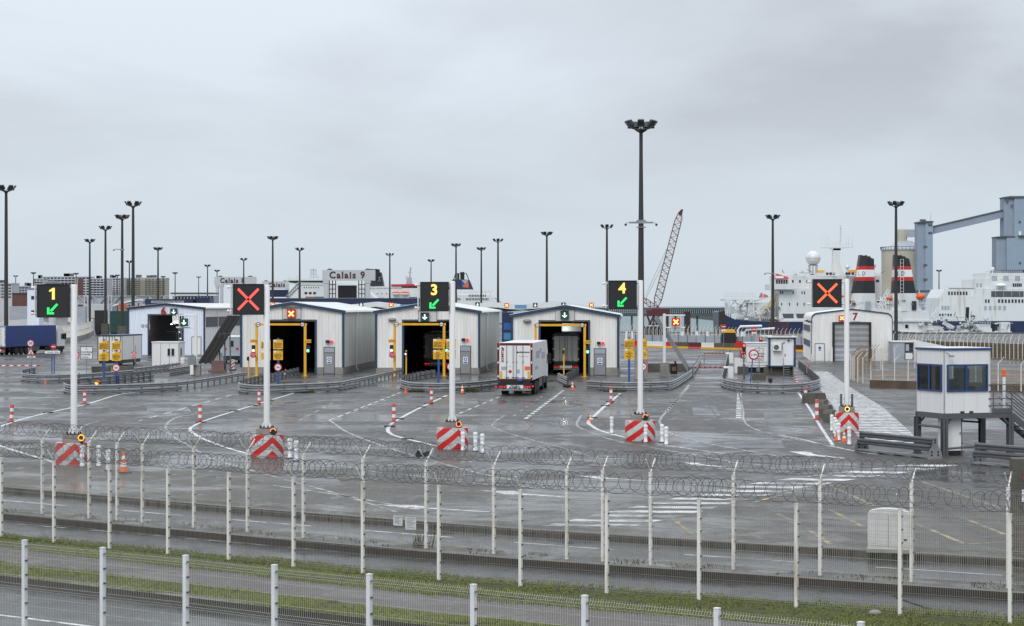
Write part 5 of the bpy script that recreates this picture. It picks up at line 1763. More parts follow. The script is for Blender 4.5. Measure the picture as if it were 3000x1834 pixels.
def lorry(label, loc, rot, wid=2.6, body='clad', top=4.0, floor=1.18, length=13.6, rear='full', cab='white', frame='darkred', lamp='e_tail', axles=(3.0, 4.3, 5.6), group='articulated lorries'):
    t = thing('articulated_lorry', label, 'lorry', loc, rot, group)
    h = wid / 2
    MB().box(-h, h, 0.0, length, floor, top).build('trailer_body', M[body], t)
    mb = MB()
    mb.box(-0.45, 0.45, 0.3, length - 0.5, 0.85, floor - 0.01)
    mb.box(-h + 0.2, h - 0.2, -0.02, 0.25, 0.95, floor - 0.02)
    mb.build('chassis', M['black'], t)
    mb = MB()                                                         # rear portal frame
    mb.box(-h - 0.01, -h + 0.14, -0.05, -0.005, floor - 0.02, top + 0.01)
    mb.box(h - 0.14, h + 0.01, -0.05, -0.005, floor - 0.02, top + 0.01)
    mb.box(-h + 0.14, h - 0.14, -0.05, -0.005, top - 0.17, top + 0.01)
    mb.box(-h + 0.14, h - 0.14, -0.05, -0.005, floor - 0.02, floor + 0.10)
    mb.build('rear_frame', M[frame], t)
    for s in (-1, 1):
        d = MB().box(min(s * 0.02, s * (h - 0.15)), max(s * 0.02, s * (h - 0.15)), -0.045, -0.01, floor + 0.12, top - 0.19).build('rear_door', M['white'] if rear == 'full' else M['clad_old'], t)
        mb = MB()
        for q in (0.13, 0.62):
            x = s * q
            mb.tube([(x, -0.075, floor + 0.06), (x, -0.075, top - 0.10)], 0.020, 6)
            mb.box(x - 0.10, x + 0.16, -0.10, -0.06, floor + 0.2, floor + 0.24)
            mb.box(x - 0.05, x + 0.05, -0.085, -0.05, floor + 1.35, floor + 1.41)
        mb.build('locking_bar', M['steel_dark'], d)
        mb = MB()
        for q in (0.3, 1.35, 2.4):
            mb.box(s * (h - 0.06) - 0.05, s * (h - 0.06) + 0.05, -0.09, -0.05, floor + q - 0.07, floor + q + 0.07)
        struct(mb.build('hinge', M['signwhite'], d), 'stuff')
    mb = MB()
    mb.box(-h + 0.02, h - 0.02, -0.03, 0.10, 0.80, 0.98)
    mb.build('light_bar', M['black'], t)
    mb = MB().box(-h + 0.08, h - 0.08, -0.10, -0.02, 0.40, 0.53)
    mb.build('bumper', M['steel'] if rear == 'full' else M['grey'], t)
    mb = MB().box(-0.62, 0.62, -0.05, -0.02, 0.56, 0.82)
    pl = mb.build('number_panel', M['signwhite'], t)
    if rear == 'full':
        text('WX 226 K', 0.15, (0, -0.06, 0.75), M['txt'], pl, ext=0.002, bold=0.006)
        text('SCHMITZ', 0.17, (0, -0.06, 0.62), M['txt'], pl, ext=0.002, bold=0.01, sx=1.2)
    for s in (-1, 1):
        b = MB().box(min(s * 0.66, s * (h - 0.04)), max(s * 0.66, s * (h - 0.04)), -0.07, -0.02, 0.58, 0.80).build('tail_light', M['darkred'], t)
        mb = MB()
        for q in (0.76, 0.95, 1.12):
            mb.sphere((s * q, -0.08, 0.67), 0.065, 10, 6, sc=(1, 0.4, 1))
        mb.build('lens', M[lamp], b, True)
    for x in axles:
        for s in (-1, 1):
            wheel(t, s * (h - 0.17), x)
            if x == axles[0] and rear == 'full':
                MB().box(s * (h - 0.33) - 0.2, s * (h - 0.33) + 0.2, x - 0.72, x - 0.69, 0.35, 1.0).build('mud_flap', M['rubber'], t)
    mb = MB()
    mb.box(h - 0.06, h - 0.01, axles[-1] + 0.8, length - 4.6, 0.45, 1.1)
    mb.box(-h + 0.01, -h + 0.06, axles[-1] + 0.8, length - 4.6, 0.45, 1.1)
    mb.build('side_guard', M['steel_dark'], t)
    # tractor
    y0 = length + 0.55
    c = MB()
    prof = [(y0, 1.0), (y0 + 2.15, 1.0), (y0 + 2.25, 2.0), (y0 + 1.95, 3.1), (y0 + 1.2, 3.85), (y0 + 0.1, 3.9)]
    n = len(prof)
    vs = [(-1.2, y, z) for y, z in prof] + [(1.2, y, z) for y, z in prof]
    c.add(vs, [tuple(range(n)), tuple(range(2 * n - 1, n - 1, -1))] + [(i, (i + 1) % n, (i + 1) % n + n, i + n) for i in range(n)])
    cb = c.build('cab', M[cab], t)
    mb = MB()
    for s in (-1, 1):
        mb.box(min(s * 1.202, s * 1.21), max(s * 1.202, s * 1.21), y0 + 1.0, y0 + 1.9, 2.0, 2.8)
    mb.build('side_window', M['winglass'], cb)
    mb = MB()
    for s in (-1, 1):
        mb.box(min(s * 1.25, s * 1.48), max(s * 1.25, s * 1.48), y0 + 1.9, y0 + 2.05, 2.0, 2.85)
    mb.build('mirror', M['black'], cb)
    MB().box(-1.15, 1.15, length - 2.8, y0 + 2.1, 0.5, 0.99).build('tractor_chassis', M['black'], t)
    for y in (length - 2.0, y0 + 1.15):
        for s in (-1, 1):
            wheel(t, s * 1.05, y, 0.5)
    return t


# the reefer driving towards the sheds
Y = 151.0
T1 = lorry('white refrigerated lorry with dark red rear frame driving towards the sheds', (WX(1508.5, Y), Y, 0), -math.atan(0.098), 2.66, 'ship')
kid = [o for o in T1.children if o.name.startswith('rear_door')]
text('SCHMITZ', 0.23, (-0.93, -0.05, 3.02), M['darkred'], kid[0], rot=(PI / 2, -PI / 2, 0), ext=0.002, bold=0.012)
MB().prism([(-1.06, 3.62), (-0.96, 3.70), (-0.84, 3.60), (-0.80, 3.50), (-0.88, 3.52), (-0.9, 3.46), (-0.98, 3.55)], -0.055, -0.048).build('emblem', M['txt'], kid[0])
MB().box(-0.57, -0.15, -0.055, -0.048, 1.45, 2.40).build('placard_panel', M['signwhite'], kid[0])
MB().prism([(-0.36, 1.68), (-0.20, 1.84), (-0.36, 2.0), (-0.52, 1.84)], -0.064, -0.057).build('hazard_diamond', M['red'], kid[0])
text('L', 0.2, (-0.36, -0.06, 2.24), M['txt'], kid[0], ext=0.002, shear=0.2)
MB().box(-1.05, -0.62, -0.055, -0.048, 1.95, 2.22).build('notice', M['greypanel'], kid[0])
text('HEGELMANN', 0.135, (0.70, -0.05, 3.30), M['txt'], kid[1], ext=0.002, bold=0.008, sx=1.05)
mb = MB()
mb.lathe([(0.075, -0.055), (0.075, -0.05)], 12, (0.20, 0, 3.30), 0, 'y')
mb.box(0.30, 1.05, -0.052, -0.046, 2.985, 3.0)
mb.build('emblem', M['txt'], kid[1])
MB().box(0.75, 1.15, -0.06, -0.048, 1.95, 2.24).build('orange_plate', M['orange'], kid[1])
MB().box(0.15, 0.38, -0.055, -0.048, 1.70, 2.0).build('notice', M['greypanel'], kid[1])
for s in (-1, 1):
    q = MB().box(s * 1.05 - 0.09, s * 1.05 + 0.09, -0.062, -0.048, 1.34, 1.86).build('marker_board', M['yellow'], T1)
MB().sphere((0.40, -0.2, 1.20), 0.2, 12, 8, sc=(1, 0.6, 0.8)).build('blue_bag', M['bin'], T1, True)
mb = MB()
for x in (-1.17, 1.17):
    mb.sphere((x, -0.06, 3.93), 0.05, 8, 6)
mb.sphere((-1.45, -0.05, 0.70), 0.06, 8, 6)
mb.sphere((1.36, 0.1, 0.72), 0.07, 8, 6)
mb.build('outline_lamp', M['e_tail'], T1, True)
MB().box(-1.5, -1.3, -0.03, 0.05, 0.66, 0.72).build('lamp_arm', M['rubber'], T1)
mb = MB()
for (y0, y1, z0, z1) in ((3.2, 6.5, 2.75, 3.3), (8.5, 11.8, 2.6, 3.1), (6.8, 8.2, 3.1, 3.45), (2.2, 5.0, 1.9, 2.15)):
    mb.box(1.332, 1.336, y0, y1, z0, z1)
mb.build('side_print', M['greypanel'], T1)

Y = 200.5
lorry('grey-doored trailer standing inside the shed doorway', (WX(1658, Y), Y, 0), RZH, 2.65, 'grey', 3.98, 1.15, 13.6, 'plain', 'white', 'black')
Y = 212.0
lorry('shadowed lorry with lit tail lamps inside the shed behind the sign with 3', (WX(1277, Y), Y, 0), RZH, 2.6, 'grey', 4.0, 1.15, 13.6, 'plain', 'white', 'black')
Y = 276.0
lorry('blue curtain-sided lorry parked at the frame edge beside the curved wall', (WX(-8, Y), Y, 0), -0.30, 2.6, 'curtain', 4.05, 1.15, 13.6, 'full', 'white', 'silo_grey')

# parked white trailer with doors, on legs, as scanner shelter
Y = 224.0
t = thing('parked_trailer', 'white box trailer with dark blue top edge behind the yellow notices', 'trailer', (WX(320, Y), Y, 0), -0.10)
MB().box(-1.33, 1.33, 0, 8.5, 0.75, 3.5).build('body', M['white'], t)
MB().box(-1.36, 1.36, -0.06, 8.5, 3.42, 3.56).build('top_edge', M['navy'], t)
mb = MB()
for x in (-1.3, 0.0, 1.3):
    mb.box(x - 0.05, x + 0.05, -0.05, -0.01, 0.75, 3.4)
for x in (-0.65, -0.35, 0.35, 0.65):
    mb.tube([(x, -0.06, 0.8), (x, -0.06, 3.4)], 0.03, 6)
mb.build('door_bars', M['steel_dark'], t)
MB().box(-1.25, 1.25, 0.2, 8, 0.35, 0.74).build('chassis', M['black'], t)
for x in (-1, 1):
    for y in (1.2, 6.5):
        MB().box(x - 0.15, x + 0.15, y - 0.15, y + 0.15, 0, 0.36).build('leg', M['steel_dark'], t)
mb = MB()
for y in (0.6, 5.0, 8.2):
    mb.box(1.331, 1.35, y - 0.05, y + 0.05, 0.78, 3.4)
mb.build('side_seam', M['grey'], t)

# small white cabin before shed 6
Y = 221.0
t = thing('site_cabin', 'small white cabin with two windows before shed 6', 'cabin', (WX(445, Y), Y, 0), -0.12)
MB().box(0, 3.05, 0, 2.4, 0.10, 2.75).build('wall', M['white'], t)
MB().box(-0.06, 3.11, -0.06, 2.46, 2.75, 2.86).build('roof', M['roof'], t)
for x0, x1 in ((1.75, 2.15), (2.2, 2.62)):
    w_ = MB().box(x0, x1, -0.05, -0.01, 1.25, 2.15).build('window', M['signwhite'], t)
    MB().box(x0 + 0.05, x1 - 0.05, -0.06, -0.052, 1.3, 2.1).build('pane', M['winglass'], w_)
w_ = MB().box(3.06, 3.10, 0.5, 1.1, 1.2, 2.2).build('window', M['signwhite'], t)
MB().box(3.101, 3.11, 0.57, 1.03, 1.27, 2.13).build('pane', M['winglass'], w_)
mb = MB()
for x in (0, 1.0, 2.0, 3.05):
    mb.box(x - 0.02, x + 0.02, -0.02, -0.001, 0.1, 2.7)
mb.build('panel_joint', M['grey'], t)

# sloping dark ramp beside shed 6
Y = 205.0
t = thing('vehicle_ramp', 'steep dark steel ramp leaning up beside shed 6', 'ramp', (WX(600, Y), Y, 0))
a, b = Vector((-0.0, 0, 0.9)), Vector((2.85, 1.0, 5.75))
mb = MB()
for o in (-0.55, 0.0, 0.55):
    mb.bar(a + Vector((o, 0, 0)), b + Vector((o, 0, 0)), 0.16, 0.30)
mb.build('rail', M['mast'], t)
mb = MB()
mb.add([a + Vector((-0.6, 0.1, 0.05)), a + Vector((0.6, 0.1, 0.05)), b + Vector((0.6, 0.1, 0.05)), b + Vector((-0.6, 0.1, 0.05))], [(0, 1, 2, 3)])
mb.build('deck', M['black'], t, fix=False)
mb = MB()
mb.bar(b + Vector((-0.7, 0, 0.1)), b + Vector((0.7, 0, 0.1)), 0.12, 0.1)
mb.build('top_plate', M['grey'], t)
for x in (1.5, 2.05, 2.6):
    MB().bar((x, 0.5, 0.0), (x - 0.12, 0.7, 4.0 if x > 1.6 else 4.0), 0.13).build('strut', M['steel_dark'], t)
mb = MB()
mb.bar((1.4, 0.6, 3.95), (2.6, 0.6, 4.0), 0.12)
for k in range(6):
    mb.bar((2.08, 0.45, 0.3 + 0.22 * k), (2.55, 0.45, 0.3 + 0.22 * k), 0.05)
mb.build('cross_bar', M['steel_dark'], t)
mb = MB()
mb.box(0.4, 2.2, -0.3, 0.4, 0.0, 0.25)
mb.box(0.7, 2.0, -0.1, 0.3, 0.25, 1.2)
mb.build('machine_base', M['lattice'], t)

# leaning steel prop and heater beyond the sign with 4
Y = 193.0
t = thing('raised_barrier', 'leaning grey steel beam propped behind the red cross signal', 'barrier', (WX(2023, Y), Y, 0))
mb = MB()
mb.bar((0, 0, 0.4), (-3.35, 0.3, 5.75), 0.34, 0.42)
mb.build('beam', M['steel'], t)
MB().box(-0.25, 0.25, -0.25, 0.25, 0, 0.9).build('pivot', M['steel_dark'], t)
t = thing('machine', 'small dark motor box on the wet concrete by the white signal post', 'machine', (WX(1974, 196), 196, 0))
MB().box(-0.33, 0.33, -0.25, 0.25, 0.1, 1.15).build('case', M['black'], t)
MB().box(-0.2, 0.2, -0.27, -0.252, 0.45, 0.85).build('panel', M['lattice'], t)
MB().lathe([(0.1, 1.15), (0.1, 1.4)], 8, (0.15, 0, 0)).build('chimney', M['black'], t)
Y = 200.0
t = thing('low_wall', 'low concrete wall behind the white signal post', 'wall', (WX(1900, Y), Y + 6, 0))
MB().box(0, 4.4, 0, 0.25, 0, 0.85).build('wall', M['concrete_dark'], t)

# blue-cornered booth
Y = 196.0
k = F / Y
bx, bw = WX(2254, Y), 74 / k
t = thing('control_booth', 'white ribbed booth with blue corners and an air conditioner', 'booth', (bx, Y, 0), -0.03)
mb = MB()
ribs(mb, 0, bw, lambda x: 0.95, lambda x: 3.62, 0, 'x', -1, 0.22, 0.03)
mb.box(0.02, bw - 0.02, 0.03, 2.6, 0.95, 3.62)
mb.build('wall', M['white'], t, fix=False)
for x in (0.0, bw):
    MB().box(x - 0.10, x + 0.10, -0.07, 0.1, 0.8, 3.66).build('corner_post', M['blue_trim'], t)
MB().box(-0.1, bw + 0.1, -0.07, 2.7, 0.80, 0.95).build('floor_frame', M['blue_trim'], t)
MB().box(-0.12, bw + 0.12, -0.10, 2.7, 3.62, 3.72).build('roof_edge', M['blue_trim'], t)
MB().box(-0.2, bw + 0.2, -0.3, 2.8, 3.722, 3.85).build('roof', M['roof'], t)
mb = MB()
for i in range(6):
    mb.box(0.3 + i * 0.33, 0.55 + i * 0.33, 0.0, 0.3, 3.85, 3.98)
mb.build('roof_vent', M['grey'], t)
d = MB().box(bw * 0.54, bw * 0.93, -0.075, -0.035, 1.0, 3.08).build('door', M['signwhite'], t)
MB().box(bw * .60, bw * .63, -0.11, -0.076, 1.85, 2.1).build('handle', M['black'], d)
ac = MB().box(bw * 0.13, bw * 0.46, -0.40, -0.04, 2.42, 3.08).build('air_conditioner', M['white'], t)
MB().lathe([(0.25, -0.415), (0.26, -0.402)], 18, (bw * 0.26, 0, 2.75), 0, 'y').build('fan_grille', M['steel_dark'], ac)
mb = MB()
mb.bar((bw * .5, -0.09, 2.55), (bw * .5, -0.09, 3.18), 0.05)
mb.bar((bw * .5, -0.09, 3.18), (bw * .62, -0.09, 3.2), 0.05)
mb.sphere((bw * .76, -0.12, 3.42), 0.10, 8, 6)
mb.build('pipe', M['black'], t)
for x in (0.2, 1.4, bw - 0.15):
    MB().box(x - 0.08, x + 0.08, 0.1, 0.3, 0, 0.8).build('leg', M['concrete_dark'], t)
mb = MB()
for i in range(4):
    mb.box(bw * .54, bw * .78, -0.5, -0.2, 0.1 + i * 0.22, 0.15 + i * 0.22)
for x in (bw * .54, bw * .93):
    mb.bar((x, -0.5, 0), (x, -0.5, 1.7), 0.05)
mb.build('step', M['steel'], t)
MB().box(0.05, bw - 0.1, 0.4, 2.4, 0, 0.79).build('plinth', M['concrete_dark'], t)
Y = 204.0
t = thing('site_cabin', 'low white trailer cabin joined behind the scanner board and booth', 'cabin', (WX(2184, Y), Y, 0), -0.03)
MB().box(0, 2.5, 0, 2.4, 0.55, 3.0).build('wall', M['white'], t)
MB().box(-0.05, 2.55, -0.08, 2.4, 3.0, 3.1).build('roof', M['roof'], t)
mb = MB()
for z in (1.05, 0.75, 2.72):
    mb.box(0, 2.5, -0.03, -0.002, z, z + 0.03)
mb.box(1.1, 1.45, -0.3, -0.1, 0.1, 0.6)
mb.build('side_rail', M['steel'], t)
MB().box(0.1, 2.4, 0.2, 2.2, 0.0, 0.54).build('underframe', M['black'], t)
mb = MB()
mb.box(-1.2, -0.45, 0.0, 0.5, 0, 1.55)
t2 = mb.build('ticket_box', M['white'], None, loc=(WX(2180, Y), Y - 2, 0))
tag(t2, 'plain white cabinet beside the red plate on the booth island', 'cabinet')
t = thing('round_mirror', 'red round sign back turned away beside the farther hoarding', 'sign', (WX(2166, 215), 215, 0))
mb = MB()
mb.prism([(-0.62, 2.35), (0.62, 2.35), (0.3, 3.05), (-0.3, 3.05)], -0.03, 0.03)
mb.build('panel', M['red'], t)
MB().tube([(0, 0.05, 0), (0, 0.05, 2.5)], 0.05, 8).build('post', M['steel'], t)

# ------------------------------------------------------------------ guard cabin on stilts
ca, cl_, cr = math.radians(20), 2.34, 2.46
cx, cy = WX(2766, 90.1), 90.1
t = thing('guard_cabin', 'white guard cabin with blue window frames on grey stilts', 'guard cabin', (cx, cy, 0), ca)
z0, z1 = 1.93, 4.80
R, D = cr, cl_
wz0, wz1 = 2.92, 4.16


def cab_wall(axis, o0, o1, L, a, b, za=wz0, zb=wz1):
    mb = MB()
    for p, q, u, v in ((0, a, z0 + 0.01, z1), (b, L, z0 + 0.01, z1), (a, b, z0 + 0.01, za), (a, b, zb, z1)):
        if axis == 'x':
            mb.box(p, q, o0, o1, u, v)
        else:
            mb.box(o0, o1, p, q, u, v)
    mb.build('wall', M['white'], t)


cab_wall('x', 0, 0.06, R, 0.15, R - 0.19)
cab_wall('y', 0, 0.06, D, 0.16, D - 0.14)
cab_wall('x', D - 0.06, D, R, 0.3, R - 0.5)
cab_wall('y', R - 0.06, R, D, 0.6, D - 0.5, z0 + 1.2)
MB().box(0.07, R - 0.07, 0.07, D - 0.07, z0 + 0.02, z0 + 0.08).build('floor', M['grey'], t)
MB().box(0.07, R - 0.07, 0.07, D - 0.07, z1 - 0.08, z1 - 0.01).build('ceiling', M['white'], t)
mb = MB()
mb.box(0.1, R - 0.5, 0.12, 0.7, 2.72, 2.78)
mb.box(0.5, 1.0, 0.30, 0.36, 2.9, 3.25)
mb.box(1.5, 1.9, 0.4, 0.46, 2.85, 3.15)
mb.box(1.0, 1.45, 1.2, 1.65, 2.4, 3.45)
mb.box(R - 0.35, R - 0.1, 1.6, 2.2, 2.0, 3.9)
mb.build('desk', M['black'], t)
MB().box(-0.05, R + 0.05, -0.05, D + 0.05, z1, z1 + 0.09).build('roof_trim', M['blue'], t)
MB().box(0.0, R, 0.0, D, z1 + 0.091, z1 + 0.12).build('roof', M['roof'], t)
mb = MB()
for x in (0.42, 1.08, 1.75, R - 0.01):
    for u, v in ((z0 + 0.02, wz0), (wz1, z1 - 0.01)):
        mb.box(x - 0.006, x + 0.006, -0.006, -0.001, u, v)
for y in (0.3, 1.2, 2.0):
    for u, v in ((z0 + 0.02, wz0), (wz1, z1 - 0.01)):
        mb.box(-0.006, -0.001, y - 0.006, y + 0.006, u, v)
mb.build('panel_joint', M['clad_old'], t)


def cab_window(axis, a, b, mid):
    f = bpy.data.objects.new('window', None)
    C.objects.link(f)
    f.parent = t
    th = 0.075
    mb = MB()

    def bx(p, q, u, v, o0=-0.06, o1=0.0):
        if axis == 'x':
            mb.box(p, q, o0, o1, u, v)
        else:
            mb.box(o0, o1, p, q, u, v)
    bx(a, b, wz0, wz0 + th)
    bx(a, b, wz1 - th, wz1)
    bx(a, a + th, wz0 + th, wz1 - th)
    bx(b - th, b, wz0 + th, wz1 - th)
    bx(mid - th * 0.7, mid + th * 0.7, wz0 + th, wz1 - th)
    mb.build('frame', M['blue'], f)
    mb = MB()
    bx(a + th, b - th, wz0 + th, wz1 - th, -0.018, -0.004)
    mb.build('pane', M['clear'], f)


cab_window('x', 0.13, R - 0.17, 1.14)
cab_window('y', 0.14, D - 0.12, 1.2)
mb = MB()
for x in (0.95, 1.42):
    mb.box(x - 0.1, x + 0.1, -0.02, 0.02, z0 + 0.02, z0 + 0.10)
mb.build('lifting_slot', M['black'], t)
mb = MB()
mb.bar((0.12, -0.02, z1 - 0.1), (0.22, -0.25, z1 - 0.25), 0.03)
mb.box(0.12, 0.32, -0.34, -0.2, z1 - 0.30, z1 - 0.22)
mb.build('camera_arm', M['grey'], t)
pf = MB()
pf.box(-0.04, R + 1.15, -0.04, 0.10, z0 - 0.24, z0 - 0.005)
pf.box(-0.04, 0.10, 0.10, D, z0 - 0.24, z0 - 0.005)
pf.box(-0.04, R + 1.15, D - 0.1, D + 0.04, z0 - 0.24, z0 - 0.005)
pf.box(R + 1.0, R + 1.15, 0.1, D - 0.1, z0 - 0.24, z0 - 0.005)
pf.box(0.1, R + 1.0, 0.1, D - 0.1, z0 - 0.06, z0 - 0.006)
pf.build('platform', M['steel_dark'], t)
for x, y in ((0.03, 0.03), (0.03, D - 0.03), (R - 0.25, D - 0.03), (R + 1.05, 0.03), (R + 1.05, D - 0.03)):
    mb = MB()
    mb.box(x - 0.02, x + 0.02, y - 0.12, y + 0.12, 0.03, z0 - 0.24)
    mb.box(x - 0.13, x + 0.13, y - 0.12, y - 0.09, 0.03, z0 - 0.24)
    mb.box(x - 0.13, x + 0.13, y + 0.09, y + 0.12, 0.03, z0 - 0.24)
    mb.box(x - 0.2, x + 0.2, y - 0.2, y + 0.2, 0, 0.03)
    mb.bar((x + (0.1 if x < R else -0.1), y, z0 - 0.52), (x + (0.38 if x < R else -0.38), y, z0 - 0.24), 0.08)
    mb.build('leg', M['steel_dark'], t)
mb = MB()
mb.tube([(0.03, 0.03, 0.33), (R - 0.2, 0.03, 0.45)], 0.05, 8)
mb.tube([(0.03, D, 1.3), (0.03, 0.1, 1.3)], 0.05, 8)
mb.tube([(0.03, D, 0.4), (R, D, 0.4)], 0.05, 8)
mb.tube([(1.25, 0.6, 0.0), (1.25, 0.6, 1.6), (1.35, 0.8, z0 - 0.24)], 0.07, 8)
mb.tube([(R - 0.25, D, 1.45), (R + 1.05, D, 1.35)], 0.05, 8)
mb.build('brace', M['steel_dark'], t)
cbx = MB().box(0.30, 1.12, 0.35, 1.0, 0.22, z0 - 0.26).build('under_cabinet', M['white'], t)
MB().box(0.36, 1.06, 0.4, 0.95, 0.02, 0.219).build('plinth', M['black'], cbx)
MB().box(1.04, 1.07, 0.31, 0.345, 0.95, 1.05).build('handle', M['black'], cbx)
mb = MB()                                                              # landing rails
for z in (z0 + 0.33, z0 + 0.65, z0 + 0.98, z0 + 1.28):
    mb.tube([(R - 0.12, -0.03, z), (R + 1.12, -0.03, z)], 0.025, 6)
    mb.tube([(R + 0.05, D, z), (R + 1.12, D, z)], 0.025, 6)
for x in (R + 0.12, R + 1.10):
    mb.tube([(x, -0.03, z0 - 0.2), (x, -0.03, z0 + 1.28)], 0.03, 6)
    mb.tube([(x, D, z0 - 0.2), (x, D, z0 + 1.28)], 0.03, 6)
mb.build('railing', M['steel_dark'], t)
MB().box(R + 0.05, R + 1.12, -0.06, -0.035, z0 - 0.02, z0 + 0.2).build('toe_board', M['steel_dark'], t)
sx0, sx1 = R + 1.15, R + 3.6
st = MB()
for y in (0.0, D * 0.45):
    st.bar((sx0, y, z0 - 0.15), (sx1, y, 0.0), 0.06, 0.28)
st.build('stair_stringer', M['steel_dark'], t)
for i in range(8):
    u = (i + 0.7) / 8.4
    MB().box(sx0 + (sx1 - sx0) * u - 0.13, sx0 + (sx1 - sx0) * u + 0.13, 0.03, D * 0.45 - 0.03, (z0 - 0.1) * (1 - u), (z0 - 0.1) * (1 - u) + 0.04).build('tread', M['steel_dark'], t)
mb = MB()
for y in (0.0, D * 0.45):
    for o in (0.35, 0.65, 0.98, 1.28):
        mb.tube([(sx0, y, z0 + o), (sx1, y, 0.1 + o)], 0.024, 6)
    for q in (0.28, 0.62, 0.95):
        x = sx0 + (sx1 - sx0) * q
        z = z0 + (0.1 - z0) * q
        mb.tube([(x, y, z - 0.1), (x, y, z + 1.28)], 0.03, 6)
mb.build('stair_rail', M['steel_dark'], t)
mb = MB()
mb.lathe([(0.07, z0), (0.07, z0 + 1.62)], 10, (R + 0.88, 0.25, 0))
o = mb.build('marker_tube', M['signwhite'], t)
MB().lathe([(0.075, z0 + 1.62), (0.075, z0 + 1.95), (0.03, z0 + 1.98)], 10, (R + 0.88, 0.25, 0)).build('orange_tip', M['orange'], o)
MB().box(R + 0.1, R + 0.42, D * 0.5, D * 0.5 + 0.2, z0 + 0.25, z0 + 1.05).build('meter_box', M['white'], t)
MB().lathe([(0.08, z0 - 0.1), (0.08, z0 + 1.35)], 10, (R + 0.7, D * 0.6, 0)).build('duct', M['steel_dark'], t)


# ------------------------------------------------------------------ stacked spare crash rails by the cabin
def rail_stack(label, p, q, n_end=True):
    a, b = G(*p), G(*q)
    L = math.hypot(b[0] - a[0], b[1] - a[1])
    t = thing('steel_barrier', label, 'barrier', (*a, 0), math.atan2(b[1] - a[1], b[0] - a[0]), 'grey steel barrier units by the guard cabin')
    for z, y0, sc in ((0.66, -0.02, 1), (0.34, -0.16, 1), (0.06, -0.20, 1)):
        mb = MB()
        prof = [(0.0, 0.0), (0.10, 0.03), (0.11, 0.09), (0.05, 0.12), (0.05, 0.16), (0.11, 0.19), (0.10, 0.25), (0.0, 0.28)]
        if z < 0.1:
            mb.box(0, L, y0 - 0.12, y0 + 0.05, 0.06, 0.15)
        else:
            for i in range(len(prof) - 1):
                (o0, h0), (o1, h1) = prof[i], prof[i + 1]
                mb.add([(0, y0 - o0, z + h0), (L, y0 - o0, z + h0), (L, y0 - o1, z + h1), (0, y0 - o1, z + h1)], [(0, 1, 2, 3)])
            mb.box(0, L, y0 + 0.0, y0 + 0.05, z, z + 0.28)
        mb.build('beam', M['steel_dark'] if z > .1 else M['steel'], t, fix=False)
    for x in (0.0, L):
        mb = MB()
        mb.add([(x, -0.42, 0), (x, 0.42, 0), (x, 0.36, 0.3), (x, 0.14, 0.66), (x, 0.13, 0.96), (x, -0.13, 0.96), (x, -0.14, 0.66), (x, -0.36, 0.3)], [tuple(range(8))])
        mb.add([(x + 0.03, -0.42, 0), (x + 0.03, 0.42, 0), (x + 0.03, 0.36, 0.3), (x + 0.03, 0.14, 0.66), (x + 0.03, 0.13, 0.96), (x + 0.03, -0.13, 0.96), (x + 0.03, -0.14, 0.66), (x + 0.03, -0.36, 0.3)], [tuple(range(8))])
        e = mb.build('end_plate', M['steel'], t, fix=False)
        mb = MB()
        for y, z in ((0, 0.85), (0, 0.74), (-0.18, 0.32), (0.18, 0.32), (-0.18, 0.18), (0.18, 0.18)):
            mb.lathe([(0.05, 0.031), (0.05, 0.037)], 10, (x, y, z), 0, 'x')
        mb.build('bolt_hole', M['black'], e)
    x = 0.5
    while x < L:
        MB().box(x - 0.04, x + 0.04, -0.44, 0.40, 0, 0.09).build('foot', M['steel_dark'], t)
        x += 1.25
    return t


rail_stack('grey steel barrier unit with bolted end plate facing the zebra', (2524, 1322), (2738, 1345))
rail_stack('grey steel barrier unit running under the cabin stairs out of frame', (2862, 1361), (3080, 1380))

# ------------------------------------------------------------------ mesh fences
def mesh_panel(L, Ht, folds, hw, r, nv, rh):
    """one welded panel with V folds; local x along, z up, y out"""
    mb = MB()

    def yo(z):
        for f in folds:
            d = abs(z - f)
            if d < 0.055:
                return 0.05 * (1 - d / 0.055)
        return 0.0
    zs = {0.02, Ht}
    for f in folds:
        zs |= {f - 0.055, f, f + 0.055}
    zs = sorted(z for z in zs if 0 <= z <= Ht)
    k = len(zs)
    for i in range(nv + 1):
        x = 0.06 + (L - 0.12) * i / nv
        vs = []
        for z in zs:
            y = -yo(z)
            vs += [(x - r, y, z), (x + r, y - r, z), (x + r, y + r, z)]
        mb.add(vs, [(j * 3 + a, j * 3 + (a + 1) % 3, (j + 1) * 3 + (a + 1) % 3, (j + 1) * 3 + a) for j in range(k - 1) for a in range(3)])
    hs = []
    for f in folds:
        hs += [f - 0.055, f, f + 0.055]
    hs += [z for z in hw]
    for z in hs:
        y = -yo(z) - r
        mb.add([(0.04, y, z - rh), (0.04, y - rh, z + rh), (0.04, y + rh, z + rh), (L - 0.04, y, z - rh), (L - 0.04, y - rh, z + rh), (L - 0.04, y + rh, z + rh)], [(0, 1, 4, 3), (1, 2, 5, 4), (2, 0, 3, 5)])
    return mb


